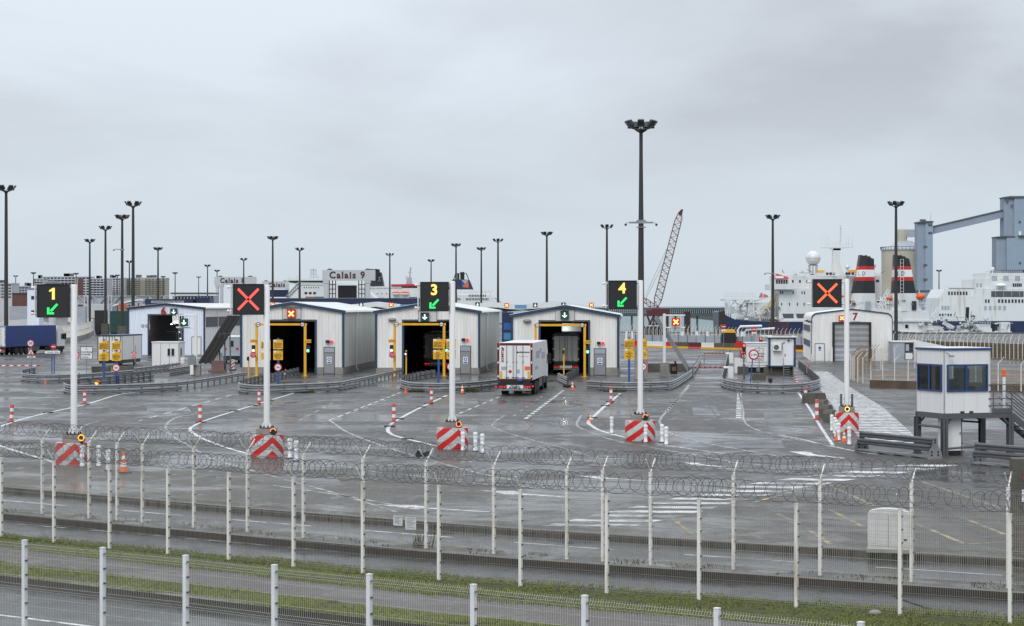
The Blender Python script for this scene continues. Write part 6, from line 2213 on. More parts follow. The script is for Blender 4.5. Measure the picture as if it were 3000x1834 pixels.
def fence(label, posts, Ht, post_h, folds, hw, wr, nv, rh, pw, pm, wm, arms, coil, zb=0.0, group=None):
    t = thing('mesh_fence', label, 'fence', (*posts[0], zb), 0, group)
    o = posts[0]
    P = [(p[0] - o[0], p[1] - o[1]) for p in posts]
    n = len(P)
    L0 = sum(math.hypot(b[0] - a[0], b[1] - a[1]) for a, b in zip(P, P[1:])) / (n - 1)
    pm_me = mesh_panel(L0, Ht, folds, hw, wr, nv, rh).mesh('mesh_panel', M[wm], fix=False)
    h = pw / 2
    pb = MB().box(-h, h, -h, h, 0, post_h)
    pb.box(-h - 0.005, h + 0.005, -h - 0.005, h + 0.005, post_h, post_h + 0.02)
    post_me = pb.mesh('post', M[pm])
    cb = MB()
    z = 0.15
    while z < post_h - 0.1:
        cb.box(h - 0.002, h + 0.028, -0.03, 0.03, z - 0.015, z + 0.015)
        z += 0.29
    clip_me = cb.mesh('clip', M['steel_dark'])
    for i, (a, b) in enumerate(zip(P, P[1:])):
        an = math.atan2(b[1] - a[1], b[0] - a[0])
        d = math.hypot(b[0] - a[0], b[1] - a[1])
        q = inst('mesh_panel', pm_me, t, (a[0], a[1], 0), an)
        q.scale = (d / L0, 1, 1)
    for i, a in enumerate(P):
        b = P[min(i + 1, n - 1)]
        c = P[max(i - 1, 0)]
        an = math.atan2(b[1] - c[1], b[0] - c[0])
        q = inst('post', post_me, t, (a[0], a[1], 0), an)
        e = struct(inst('clip', clip_me, q), 'stuff')
        for (dx, dz, w_) in arms:
            ab = MB().bar((0, 0, post_h), (0.0, dx, post_h + dz), w_).build('arm', M[pm if i % 2 else pm], q)
    if coil:
        cy, cz, rad = coil
        rnd = random.Random(n)
        path = []
        cum = 0.0
        segs = []
        for a, b in zip(P, P[1:]):
            d = math.hypot(b[0] - a[0], b[1] - a[1])
            segs.append((a, b, cum, d))
            cum += d
        total = cum

        def at(s):
            for a, b, c0, d in segs:
                if s <= c0 + d or (a, b) == (P[-2], P[-1]):
                    u = (s - c0) / d
                    nx, ny = -(b[1] - a[1]) / d, (b[0] - a[0]) / d
                    return a[0] + (b[0] - a[0]) * u, a[1] + (b[1] - a[1]) * u, nx, ny, (b[0] - a[0]) / d, (b[1] - a[1]) / d
        mb = MB()
        s = 0.0
        pts = []
        ph = 0.0
        while s < total:
            pitch = 0.24 + 0.09 * math.sin(s * 1.7) + rnd.uniform(-0.07, 0.07)
            rr = rad * rnd.uniform(0.90, 1.08)
            jz = rnd.uniform(-0.03, 0.03)
            ns = 16
            sl = rnd.uniform(0.09, 0.21)
            for k in range(ns):
                a = 2 * PI * k / ns + PI / 2
                ss = max(0.0, min(total, s + pitch * k / ns + sl * math.cos(a)))
                x, y, nx, ny, tx, ty = at(ss)
                oy = cy + rr * math.cos(a)
                pts.append((x + nx * oy, y + ny * oy, cz + jz + rr * math.sin(a)))
            s += pitch
        mb.tube(pts, 0.0068, 3, cap=False)
        mb.build('razor_coil', M['razor'], t, fix=False)
        mb = MB()
        for oy, zz in ((cy - rad * 0.4, cz - rad), (cy + rad * 0.5, cz - rad * 0.6), (cy - rad * 0.1, cz + rad * 0.15)):
            q = [(at(total * i / 60)[0] + at(total * i / 60)[2] * oy, at(total * i / 60)[1] + at(total * i / 60)[3] * oy, zz + 0.015 * math.sin(i * 2.1)) for i in range(61)]
            mb.tube(q, 0.005, 3, cap=False)
        mb.build('barbed_wire', M['razor'], t, fix=False)
    return t, P, o


def fill(ps, n0, n1):
    """carry the post line on beyond the frame on both sides"""
    ps = list(ps)
    dx, dy = ps[1][0] - ps[0][0], ps[1][1] - ps[0][1]
    pre = [(ps[0][0] - dx * i, ps[0][1] - dy * i) for i in range(n0, 0, -1)]
    ex, ey = ps[-1][0] - ps[-2][0], ps[-1][1] - ps[-2][1]
    return pre + ps + [(ps[-1][0] + ex * i, ps[-1][1] + ey * i) for i in range(1, n1 + 1)]


NEAR = fill([(lambda yy: (WX(x, yy), yy))((H - 2.0) * F / (y - HY)) for x, y in ((72, 1584), (301, 1606), (544, 1629), (804, 1657), (1082, 1684), (1387, 1714.6), (1713, 1747), (2101, 1784), (2522, 1825))], 4, 3)
MID = fill([G(x, y) for x, y in ((4, 1573), (158, 1589), (321, 1606), (492, 1622), (670, 1640), (860, 1661), (1063, 1682), (1286, 1699), (1525, 1718), (1778, 1737), (2048, 1758), (2333, 1779), (2637, 1803), (2959, 1826))], 4, 4)
VF = fill([G(x, y) for x, y in ((-19, 1493), (124, 1505), (261, 1518), (343, 1524), (417, 1530), (568, 1545), (725, 1558), (889, 1575), (1064, 1590), (1249, 1606), (1447, 1622), (1661, 1638), (1766, 1644), (1906, 1655), (2149, 1668), (2403, 1685), (2671, 1704), (2954, 1723))], 3, 3)

fence('nearest white mesh fence without barbed wire, cut by the picture bottom', NEAR, 1.98, 2.0, (0.06, 1.05, 1.88), [0.28, 0.48, 0.68, 0.86, 1.28, 1.48, 1.68], 0.0021, 46, 0.0027, 0.085, 'post_near', 'wire_near', (), None, 0.0, 'mesh fences along the roads')
ft, fP, fo = fence('middle mesh fence on the turf, single arms and one razor coil', MID, 2.30, 2.33, (0.10, 0.85, 1.55, 2.22), [0.3, 0.5, 0.68, 1.05, 1.2, 1.38, 1.75, 1.95], 0.0023, 46, 0.0027, 0.075, 'post', 'wire', ((-0.26, 0.36, 0.028),), (-0.12, 2.62, 0.225), 0.0, 'mesh fences along the roads')
vt, vP, vo = fence('farther mesh fence with V-shaped arms holding a razor coil', VF, 2.38, 2.42, (0.10, 0.85, 1.55, 2.26), [0.3, 0.5, 0.68, 1.05, 1.2, 1.38, 1.75, 1.95], 0.0023, 44, 0.0027, 0.08, 'post', 'wire', ((0.32, 0.36, 0.032), (-0.34, 0.38, 0.026)), (0.0, 2.75, 0.225), 0.0, 'mesh fences along the roads')
# strip of ground the nearest fence stands on
mb = MB()
sweep(mb, NEAR, [(-0.6, 0.0), (0.8, 0.0), (0.82, -0.22)])
sweep(mb, NEAR, [(-0.62, -0.22), (-0.6, 0.0)])
struct(mb.build('near_verge', M['soil'], fix=False))

# two paper notices wired on the farther fence
for lab, x0, x1, y0, y1, tx in (('smaller white paper notice wired on the farther fence', 1153, 1183, 1510, 1539, 'AVIS'), ('larger white paper notice wired on the farther fence', 1187, 1223, 1514, 1551, 'INFORMATION')):
    Yn = 56.9 if x0 < 1160 else 56.75
    a, b, c, d = WX(x0, Yn), WX(x1, Yn), WZ(y1, Yn), WZ(y0, Yn)
    t = MB().box(0, b - a, -0.01, 0.01, 0, d - c).build('paper_notice', M['signwhite'], None, loc=(a, Yn, c), rotz=-0.45)
    tag(t, lab, 'notice', 'paper notices on the fence')
    mb = MB()
    for i in range(7):
        zz = (d - c) * (0.85 - i * 0.11)
        mb.box(0.05, (b - a) - 0.05 - 0.03 * (i % 3), -0.013, -0.0105, zz - 0.006, zz + 0.006)
    mb.build('lettering', M['grey'], t)
# torn black plastic caught in the coil
Yn = 56.5
mb = MB()
mb.prism([(-0.2, 0), (-0.12, 0.14), (0.05, 0.06), (0.2, 0.12), (0.24, 0.0), (0.1, -0.05), (0.08, -0.14), (0.0, -0.04), (-0.1, -0.1)], -0.01, 0.015)
tag(mb.build('plastic_scrap', M['black'], None, loc=(WX(1236, Yn), Yn, WZ(1333, Yn))), 'torn black plastic scrap caught in the farther razor coil', 'litter')

# white utility cabinet and dark pillar between fence and port
Y = gy(1617)
t = thing('utility_cabinet', 'white utility cabinet with rounded top seen through the mesh fence', 'cabinet', (WX(2604, Y), Y, 0), -0.25)
mb = MB()
prof = [(-0.56, 0.1), (0.56, 0.1), (0.56, 1.08)] + [(0.56 * math.cos(PI * i / 10), 1.08 + 0.13 * math.sin(PI * i / 10)) for i in range(1, 10)] + [(-0.56, 1.08)]
mb.prism(prof, -0.22, 0.22)
mb.build('shell', M['clad_old'], t)
MB().box(-0.60, 0.60, -0.26, 0.26, 0, 0.099).build('base', M['concrete'], t)
MB().box(0.42, 0.5, -0.235, -0.222, 0.35, 0.39).build('lock', M['black'], t)
MB().box(-0.01, 0.01, -0.226, -0.221, 0.15, 1.05).build('door_joint', M['grey'], t)
Y = 54.5
t = thing('pillar', 'dark brown pillar at the frame edge behind the fences', 'pillar', (WX(2967, Y), Y, 0), -0.1)
MB().box(0, 1.2, 0, 0.6, 0, 2.62).build('shaft', M['concrete_dark'], t)
mb = MB()
disc(mb, (0.42, 2.1), 0.14, -0.03, -0.01)
disc(mb, (0.42, 2.1), 0.10, -0.036, -0.031, 18, 1)
mb.box(0.24, 0.6, -0.03, -0.01, 1.45, 1.78, 1)
mb.build('notice', [M['red'], M['signwhite']], t)
# ------------------------------------------------------------------ yard fences further off
def yard_fence(label, pts, Ht, step, arm, m='post', wires=6, group='white wire fences of the port yard', side=1, rust=False, dense=0):
    path = gl(pts)
    t = thing('wire_fence', label, 'fence', (*path[0], 0), 0, group)
    o = path[0]
    P = [(p[0] - o[0], p[1] - o[1]) for p in path]
    me = MB().box(-0.035, 0.035, -0.035, 0.035, 0, Ht).bar((0, 0, Ht - 0.02), (arm[0], arm[1], Ht + arm[2]), 0.045).mesh('post', M[m])
    cum, segs = 0.0, []
    for a, b in zip(P, P[1:]):
        d = math.hypot(b[0] - a[0], b[1] - a[1])
        segs.append((a, b, cum, d))
        cum += d

    def at(s):
        for a, b, c0, d in segs:
            if s <= c0 + d + 1e-6:
                u = (s - c0) / d
                return (a[0] + (b[0] - a[0]) * u, a[1] + (b[1] - a[1]) * u)
        return P[-1]
    n = max(1, round(cum / step))
    for i in range(n + 1):
        x, y = at(cum * i / n)
        inst('post', me, t, (x, y, 0))
    mb = MB()
    for k in range(wires):
        z = 0.12 + (Ht - 0.2) * k / (wires - 1)
        for a, b in zip(P, P[1:]):
            mb.bar((a[0], a[1], z), (b[0], b[1], z), 0.009)
    if dense:
        s = 0.0
        while s < cum:
            x, y = at(s)
            mb.bar((x, y, 0.05), (x, y, Ht - 0.05), 0.007)
            s += dense
    mb.build('wire_mesh', M['rusty'] if rust else M['wire'], t, fix=False)
    return t


yard_fence('white wire fence with leaning arms round the dirt yard, front run', [(2492, 1112), (2503, 1118), (2519, 1122), (2540, 1125.5), (2568, 1128), (2602, 1131), (2641, 1134.5), (2690, 1138), (2820, 1142), (2951, 1148), (3060, 1153)], 2.25, 2.3, (0.45, -0.1, 0.5), dense=0.22)
yard_fence('rusty end run of the dirt yard fence by the sign with orange cross', [(2492, 1112), (2498, 1104), (2512, 1096), (2535, 1089), (2563, 1085)], 2.25, 1.6, (0.45, -0.1, 0.5), m='rusty', rust=True, dense=0.10)
yard_fence('white wire fence with leaning arms round the dirt yard, back run', [(2563, 1085), (2588, 1081), (2617, 1080), (2649, 1079), (2680, 1078)], 2.25, 3.2, (0.45, -0.1, 0.5), dense=0.25)
yard_fence('long white boundary fence before the far ship decks', [(2640, 1036), (2700, 1040), (2800, 1044), (2900, 1049), (3100, 1060)], 2.3, 1.15, (0.3, -0.1, 0.45), dense=0.35)
yard_fence('second white boundary fence just behind, taller posts', [(2618, 1028), (2700, 1031), (2850, 1038), (3100, 1049)], 2.5, 1.9, (0.35, 0.1, 0.45))
yard_fence('white fence row behind the grey hoarding and signal cross', [(1800, 1003), (1900, 1005), (2050, 1008), (2200, 1012), (2375, 1016)], 2.6, 1.0, (0.35, -0.1, 0.5), dense=0.5)
yard_fence('farther white fence row in front of the dark dolphins', [(1700, 994), (1900, 996), (2120, 998)], 2.7, 0.85, (0.35, -0.1, 0.45))
mb = MB()
for i, (px, w_) in enumerate(((1832, 6), (1850, 5), (1946, 9), (1995, 8), (2038, 8), (2070, 6), (2140, 6), (2170, 8))):
    Yq = 345.0
    mb = MB().box(0, w_ / F * Yq, 0, 0.25, 0, 2.4)
    tag(mb.build('concrete_post', M['signwhite'], None, loc=(WX(px, Yq), Yq, 0)), '%s broad white post behind the hoarding, counted from the tallest mast' % ORD[i], 'post', 'broad white posts behind the hoarding')
# brown wall in front of the boundary fence
a, b = G(2790, 1044), G(3120, 1060)
t = thing('retaining_wall', 'brown stained wall behind the boundary fence', 'wall', (a[0], a[1] + 8, 0), math.atan2(b[1] - a[1], b[0] - a[0]))
MB().box(-12, 40, 0, 0.4, 0, 1.9).build('wall', M['dirtwall'], t)
a, b = G(2690, 1140), G(3100, 1153)
t = thing('low_wall', 'low brown wall at the foot of the dirt yard fence', 'wall', (a[0], a[1] + 0.5, 0), math.atan2(b[1] - a[1], b[0] - a[0]))
MB().box(-4.5, 26, 0, 0.3, 0, 0.62).build('wall', M['dirtwall'], t)

# grey low hut by shed 7 with dark door, sloping white roof behind
Y = gy(1062)
t = thing('low_hut', 'low grey hut with a dark door beside shed 7', 'hut', (WX(2616, Y), Y, 0), -0.05)
MB().box(0, 2.55, 0, 4.0, 0, 2.45).build('wall', M['greypanel'], t)
MB().prism([(-0.1, 2.45), (2.65, 2.45), (2.65, 2.58), (-0.1, 2.58)], -0.1, 4.1).build('roof', M['roof'], t)
d = MB().box(1.40, 2.42, -0.06, -0.01, 0.35, 2.35).build('door', M['black'], t)
MB().box(1.52, 1.92, -0.08, -0.062, 1.4, 2.2).build('pane', M['greypanel'], d)
MB().box(1.5, 2.32, -0.08, -0.062, 0.4, 1.15).build('notice', M['signwhite'], d)
t = thing('low_shed', 'low white sloping roof shed behind the grey hut', 'shed', (WX(2672, Y) + 0.6, Y + 2, 0), -0.05)
MB().prism([(0, 0), (7.5, 0), (7.5, 1.15), (0, 2.75)], 0, 4.0).build('wall', M['roof'], t)

# red, white and dark barrier blocks in a row and the grey hoarding behind
cols = ['red', 'signwhite', 'signwhite', 'red', 'concrete_dark', 'darkred', 'signwhite', 'concrete_dark', 'concrete_dark', 'red', 'concrete_dark', 'darkred', 'signwhite', 'darkred']
names = {'red': 'red', 'signwhite': 'white', 'concrete_dark': 'dark', 'darkred': 'dull red'}
p0, p1 = G(1845, 1016), G(2375, 1031)
n = 14
rot = math.atan2(p1[1] - p0[1], p1[0] - p0[0])
L = math.hypot(p1[0] - p0[0], p1[1] - p0[1]) / n
for i, c in enumerate(cols):
    x, y = p0[0] + (p1[0] - p0[0]) * i / n, p0[1] + (p1[1] - p0[1]) * i / n
    t = thing('barrier_block', '%s plastic barrier block, %s in the row counted from the tallest mast' % (names[c], ORD[i]), 'barrier block', (x, y, 0), rot, 'plastic barrier blocks along the hoarding')
    me = MB()
    for k, (z0, z1, w_) in enumerate(((0.30, 1.0, 0.18),)):
        me.box(0.02, L - 0.02, -w_, w_, z0, z1)
    me.build('body', M[c], t)
    MB().prism([(0.02, 0.0), (L - 0.02, 0.0), (L - 0.02, 0.30), (0.02, 0.30)], -0.30, 0.30).build('foot', M['ysign'] if i % 5 else M['redpost'], t)
p0, p1 = G(1790, 1008), G(2378, 1022)
n = 22
rot = math.atan2(p1[1] - p0[1], p1[0] - p0[0])
L = math.hypot(p1[0] - p0[0], p1[1] - p0[1]) / n
t = thing('hoarding', 'grey panel hoarding behind the barrier blocks', 'hoarding', (*p0, 0), rot)
pm_ = MB().box(0.03, L - 0.03, -0.04, 0.04, 0.05, 1.75).mesh('panel', M['greypanel'])
pn_ = MB().box(-0.04, 0.04, -0.09, 0.09, 0, 1.85).mesh('post', M['steel_dark'])
for i in range(n):
    inst('panel', pm_, t, (i * L, 0.03 * (i % 2), 0))
    inst('post', pn_, t, (i * L, 0, 0))
for lab, px, py, Yq in (('no-entry disc above the fence near the ship bow', 2120, 957, 300), ('no-entry disc above the fence by the white pipework', 2209, 965, 300)):
    t = thing('no_entry_sign', lab, 'sign', (WX(px, Yq), Yq, 0), 0, 'no-entry discs at the far fence')
    mb = MB()
    c = (0, WZ(py, Yq))
    disc(mb, c, 0.37, -0.06, -0.03, 20)
    mb.box(-0.27, 0.27, -0.068, -0.062, c[1] - 0.06, c[1] + 0.06, 1)
    mb.build('disc', [M['red'], M['signwhite']], t)
    MB().box(-0.36, 0.36, -0.05, -0.02, c[1] - 0.65, c[1] - 0.42).build('plate', M['signwhite'], t)
    MB().tube([(0, 0, 0), (0, 0, c[1])], 0.04, 6).build('post', M['steel'], t)
t = thing('orange_van_roof', 'orange-topped vehicle roof behind the fence below the ship bow', 'vehicle', (WX(2114, 330), 330, 0), 0)
t.name = 'van'
mb = MB()
mb.prism([(0, 0.5), (2.4, 0.5), (2.4, 1.9), (2.1, 2.75), (0.3, 2.75), (0, 2.0)], 0, 1.9)
mb.build('body', M['black'], t)
MB().prism([(0.1, 2.4), (2.4, 2.4), (2.1, 2.95), (0.35, 2.95)], -0.03, 1.93).build('roof', M['ysign'], t)
for x in (0.5, 1.9):
    MB().lathe([(0.35, -0.1), (0.35, 0.1)], 12, (x, 0.02, 0.35), axis='y').build('wheel', M['rubber'], t)
t = thing('pipework', 'white bent pipes on supports behind the far fence', 'pipe', (WX(2162, 350), 350, 0), 0)
mb = MB()
mb.tube([(0, 0, 0), (0, 0, 2.6), (0.4, 0, 3.2), (4.2, 0, 3.3)], 0.22, 8)
mb.tube([(1.2, 0.4, 0), (1.2, 0.4, 2.2), (1.6, 0.4, 2.6), (6.5, 0.4, 2.9)], 0.18, 8)
mb.box(4.0, 6.4, 0, 1, 1.2, 1.7)
mb.build('pipe', M['white'], t, True)

# ------------------------------------------------------------------ floodlight masts
def make_mast(h=24.0):
    t = thing('floodlight_mast', '', 'floodlight mast', (0, 0, 0), 0, 'dark floodlight masts')
    MB().lathe([(0.34, 0), (0.33, 1.2), (0.30, 8), (0.22, h - 2), (0.20, h - 0.9)], 10).build('pole', M['mast'], t)
    mb = MB()
    mb.lathe([(0.2, h - 0.9), (0.30, h - 0.75), (0.30, h - 0.6), (0.1, h - 0.45)], 10)
    for a in range(6):
        q = 2 * PI * a / 6 + 0.3
        mb.bar((0.2 * math.cos(q), 0.2 * math.sin(q), h - 0.7), (1.05 * math.cos(q), 1.05 * math.sin(q), h - 0.35), 0.10)
    mb.build('crown_ring', M['mast'], t)
    fl = MB()
    fl.add([(-0.36, 0.0, -0.05), (0.36, 0.0, -0.05), (0.30, 0.42, 0.50), (-0.30, 0.42, 0.50), (-0.32, -0.22, 0.10), (0.32, -0.22, 0.10), (0.26, 0.18, 0.62), (-0.26, 0.18, 0.62)],
           [(0, 1, 2, 3), (7, 6, 5, 4), (0, 4, 5, 1), (1, 5, 6, 2), (2, 6, 7, 3), (3, 7, 4, 0)])
    fl.box(-0.2, 0.2, -0.1, 0.1, -0.12, 0.0)
    fm = fl.mesh('floodlight', M['lamp'])
    for a in range(6):
        q = 2 * PI * a / 6 + 0.3
        inst('floodlight', fm, t, (1.05 * math.cos(q), 1.05 * math.sin(q), h - 0.35), q - PI / 2)
    return t


ZT = 24.0
mst = make_mast(ZT)
MASTS = [
    ('tall dark floodlight mast at the frame edge beside the blue lorry', 18, 548),
    ('dark floodlight mast rising behind the curved white wall', 263, 703), ('dark floodlight mast just beyond the curved road', 309, 665),
    ('dark floodlight mast by the parked red car, shorter of the close pair', 358, 633), ('dark floodlight mast by shed 6, taller of the close pair', 390, 594),
    ('slim dark mast seen between the close pair of masts by shed 6', 379, 765), ('dark floodlight mast before the end of the beige flats', 463, 727),
    ('distant mast just clear of the beige flats', 513, 799), ('distant mast over the blue banner shed', 608, 777), ('distant mast in front of the Calais 8 gantry legs', 636, 792),
    ('distant mast cutting through the Calais 8 lettering', 714, 758), ('dark mast behind the pole of the first red-crossed sign', 799, 695),
    ('dark mast between the white ferry bridge and the red-crossed shed', 878, 728), ('dark mast close past the Calais 9 gantry', 1142, 744),
    ('distant mast standing over the sign showing 3', 1263, 762), ('dark mast in front of the blue ferry funnel', 1336, 716), ('dark mast over the stern of the blue-funnelled ferry', 1410, 727),
    ('dark mast clear of the blue-funnelled ferry, before open sky', 1459, 702), ('dark mast rising alone behind the shed with the grey trailer', 1602, 682), ('dark mast touching the sign showing 4', 1778, 661),
    ('dark mast before the ship bridge, by the blue-cornered booth', 2264, 633), ('dark mast in front of the funnels with red bands', 2625, 594),
    ('tiny distant mast at the frame edge beside the tall mast', 46, 808), ('tiny distant mast over the dark brick block', 98, 799), ('tiny distant mast over the pale flats with blue panels', 223, 801),
    ('tiny distant mast before the flats by the curved road masts', 344, 806), ('tiny distant mast beyond the beige flats, nearer its end', 478, 810), ('tiny distant mast before the open sky past the flats', 582, 811),
    ('distant mast between the silo tower and ferry', 2751, 792), ('tiny distant mast over the ferry foredeck', 2857, 806)]
for i, (lab, px, yt) in enumerate(MASTS):
    Yq = (ZT - H) * F / (HY - yt)
    loc = (WX(px, Yq), Yq, 0)
    if i == 0:
        mst.location = loc
        mst['label'] = lab
    else:
        dup(mst, loc, random.uniform(0, 6), lab)
# camera brackets half way up two of them
for lab, px, yt, yb in (('camera bracket on the shorter mast of the close pair by shed 6', 358, 633, 731), ('camera bracket on the mast before the ship bridge', 2264, 633, 801)):
    Yq = (ZT - H) * F / (HY - yt)
    t = thing('camera_bracket', lab, 'camera bracket', (WX(px, Yq), Yq - 0.3, WZ(yb, Yq)), 0, 'camera brackets on masts')
    mb = MB()
    mb.box(-0.35, 0.35, -0.1, 0.6, -0.15, 0.1)
    mb.bar((-0.2, 0, 0), (-1.5, 0, 0.05), 0.14)
    mb.build('arm', M['steel'], t)
    MB().sphere((-1.55, 0, -0.15), 0.14, 8, 6).build('dome_camera', M['black'], t, True)

# the big mast behind sign 4
Y = 186.5
t = thing('floodlight_mast', 'tallest dark mast with camera arms behind the sign showing 4', 'floodlight mast', (WX(1878, Y), Y, 0), 0, 'dark floodlight masts')
h = WZ(360, Y)
MB().lathe([(0.30, 0.5), (0.29, 8), (0.245, 14.5), (0.22, 16), (0.17, h - 2.8), (0.17, h - 0.9)], 12).build('pole', M['mast'], t)
mb = MB()
mb.lathe([(0.17, h - 0.95), (0.55, h - 0.72), (0.55, h - 0.62), (0.1, h - 0.5)], 12)
for a in range(7):
    q = 2 * PI * a / 7 + 0.15
    mb.bar((0.2 * math.cos(q), 0.2 * math.sin(q), h - 0.7), (1.15 * math.cos(q), 1.15 * math.sin(q), h - 0.4), 0.11)
mb.build('crown_ring', M['mast'], t)
fm = [o for o in mst.children if o.name.startswith('floodlight')][0].data
for a in range(7):
    q = 2 * PI * a / 7 + 0.15
    inst('floodlight', fm, t, (1.15 * math.cos(q), 1.15 * math.sin(q), h - 0.38), q - PI / 2)
zb = WZ(654, Y)
mb = MB()
mb.prism([(-1.15, zb - 0.03), (1.1, zb - 0.03), (1.1, zb + 0.13), (0.55, zb + 0.13), (0.35, zb + 0.3), (-0.35, zb + 0.3), (-0.55, zb + 0.13), (-1.15, zb + 0.13)], -0.32, -0.26)
mb.bar((-1.1, -0.29, zb + 0.02), (-1.45, -0.29, zb + 0.02), 0.05)
mb.bar((1.1, -0.29, zb + 0.02), (1.42, -0.29, zb + 0.0), 0.05)
mb.box(-0.42, 0.45, -0.35, 0.35, zb - 0.42, zb - 0.34)
mb.build('camera_arm', M['steel'], t)
mb = MB()
for x in (-1.45, 1.42):
    mb.sphere((x, -0.29, zb - 0.15), 0.12, 8, 6)
mb.build('dome_camera', M['black'], t, True)
for x0, x1 in ((-0.60, -0.32), (0.24, 0.60)):
    MB().box(x0, x1, -0.35, 0.2, 0, WZ(1020, Y)).build('base_column', M['concrete'], t)
MB().box(-0.31, 0.23, -0.1, 0.2, 0, 2.0).build('base_column', M['concrete_dark'], t)

# ------------------------------------------------------------------ toll canopies and far lane signals behind the sheds
for lab, cxp, half, apexy, eavey, Yq in (('pale winged canopy roof behind the red-crossed shed', 1100, 105, 884, 903, 300), ('pale winged canopy roof between the sheds and sky past sign 3', 1440, 100, 884, 903, 300), ('pale winged canopy roof behind the shed with the grey trailer', 1622, 110, 883, 902, 285), ('pale winged canopy roof showing past the first red-crossed sign', 770, 90, 885, 898, 310)):
    k = F / Yq
    t = thing('toll_canopy', lab, 'canopy', (WX(cxp, Yq), Yq, 0), 0, 'pale canopy roofs over the far booths')
    hw, zt, ze = half / k, WZ(apexy, Yq), WZ(eavey, Yq)
    mb = MB()
    mb.prism([(-hw, ze), (-hw * 0.55, ze - 0.15), (0, zt - 0.75), (hw * 0.55, ze - 0.15), (hw, ze), (hw, ze + 0.35), (0, zt), (-hw, ze + 0.35)], -0.2, 9)
    mb.build('roof', M['roof'], t)
    mb = MB()
    mb.prism([(-hw * 0.9, ze - 0.30), (0, zt - 0.85), (hw * 0.9, ze - 0.30), (hw * 0.9, ze - 0.32), (hw * 0.3, ze - 0.6), (-hw * 0.3, ze - 0.6)], 0.3, 8.8)
    mb.build('soffit', M['flat_dark'], t)
    for x in (-hw * 0.4, hw * 0.4):
        MB().box(x - 0.2, x + 0.2, 3, 3.4, 0, ze - 0.4).build('column', M['steel_dark'], t)
for lab, px, py, kind in (('red cross signal at the roof edge behind the first red-crossed sign pole', 799, 893, 'stop'), ('green arrow signal on the canopy behind the red-crossed shed', 1058, 892, 'go'), ('red cross signal on the canopy just before the sign showing 3', 1146, 893, 'stop'), ('green arrow signal on the canopy past the sign showing 3', 1399, 892, 'go'),
                          ('red cross signal on the canopy between two sheds', 1484.5, 894.5, 'stop'), ('green arrow signal on the canopy near the grey-trailer shed apex', 1568, 894, 'go'), ('green arrow signal just above the grey-trailer shed apex', 1651, 893, 'go'), ('red cross signal over the roof slope by the sign showing 4', 1732.6, 893.5, 'stop')):
    Yq = 283.0
    lane_signal(kind, lab, (WX(px, Yq), Yq, WZ(py, Yq)), 0, 13.5 / F * Yq, False, 'small lane signals on the far canopies')
for lab, x0, x1, y0, y1 in (('pale blue advertising plate under the canopy between two sheds', 1508, 1543, 893, 904), ('pale blue advertising plate at the canopy before sign 3', 1172, 1204, 892, 902)):
    Yq = 284.0
    t = MB().box(0, (x1 - x0) / F * Yq, 0, 0.1, 0, (y1 - y0) / F * Yq).build('advert_plate', mat('advert_blue', (0.12, 0.30, 0.50), 0.4, var=0.1), None, loc=(WX(x0, Yq), Yq, WZ(y1, Yq)))
    tag(t, lab, 'advert', 'pale blue plates at the canopies')
Yq = 262.0
t = thing('passing_truck', 'blue truck side glimpsed between two white sheds', 'lorry', (WX(1487, Yq), Yq, 0))
t.name = 'truck'
MB().box(-0.75, 0.75, 0, 6, 0.6, 6.0).build('body', M['navy'], t)
MB().box(-0.5, 0.4, -0.03, -0.005, 2.4, 3.3).build('panel', mat('light_blue', (0.05, 0.22, 0.40), 0.4), t)
MB().box(-0.5, 0.4, -0.03, -0.005, 3.7, 4.6).build('panel', M['bin'], t)

# navy banner shed behind number 6 with its pale strip
Yq = 420.0
k = F / Yq
t = thing('banner_shed', 'navy fascia building with a pale slogan strip above shed 6', 'building', (WX(425, Yq), Yq, 0))
MB().box(0, 140 / k, 0, 8, 0, WZ(876, Yq)).build('wall', M['navy'], t)
b = MB().box(18 / k, 114 / k, -0.06, -0.005, WZ(887.5, Yq), WZ(881, Yq)).build('slogan_strip', M['greypanel'], t)
text("THE WORLD'S LEADING FERRY OPERATOR", 0.36, (66 / k, -0.08, WZ(884.3, Yq)), M['txt'], b, ext=0.004, sx=0.85)
MB().box(144 / k, 185 / k, 2, 8, 0, WZ(872, Yq)).build('wing', M['navy'], t)

# curved ramp wall with a fence on top, cars and lorries near it
pts = [(-60, 1050), (60, 1044), (124, 1008), (200, 1003), (250, 990), (268, 975), (262, 962), (235, 950)]
pts = [(112, 1014), (180, 1006), (230, 998), (262, 986), (272, 976), (262, 966), (236, 957), (200, 950)]
path = smooth_path(gl(pts), 1.0)
o = path[0]
t = thing('curved_wall', 'curved concrete wall carrying a white mesh screen beyond the blue lorry', 'wall', (*o, 0))
lp = [(p[0] - o[0], p[1] - o[1]) for p in path]
mb = MB()
sweep(mb, lp, [(-0.25, 0.0), (-0.25, 0.9), (0.25, 0.9), (0.25, 0.0)])
mb.build('wall', M['concrete'], t, fix=False)
mb = MB()
for i in range(len(lp)):
    mb.bar((*lp[i], 0.9), (*lp[i], 3.3), 0.07 if i % 3 else 0.12)
for z in (1.0, 2.1, 3.25):
    mb.tube([(p[0], p[1], z) for p in lp], 0.05, 4)
mb.build('screen', M['post'], t, fix=False)
t = thing('ramp_wall', 'smooth pale ramp wall behind the sign showing 1', 'wall', (WX(60, 400), 400, 0), -0.1)
MB().prism([(-8, 0), (10.5, 0), (10.5, 2.0), (2.5, 4.3), (-2, 4.0), (-8, 3.2)], 0, 0.5).build('wall', M['flat'], t)
Yq = 330.0
t = thing('plain_tower', 'narrow white clad tower beside the sign showing 1', 'tower', (WX(80, Yq), Yq, 0))
wd = (104 - 80) / F * Yq + 0.6
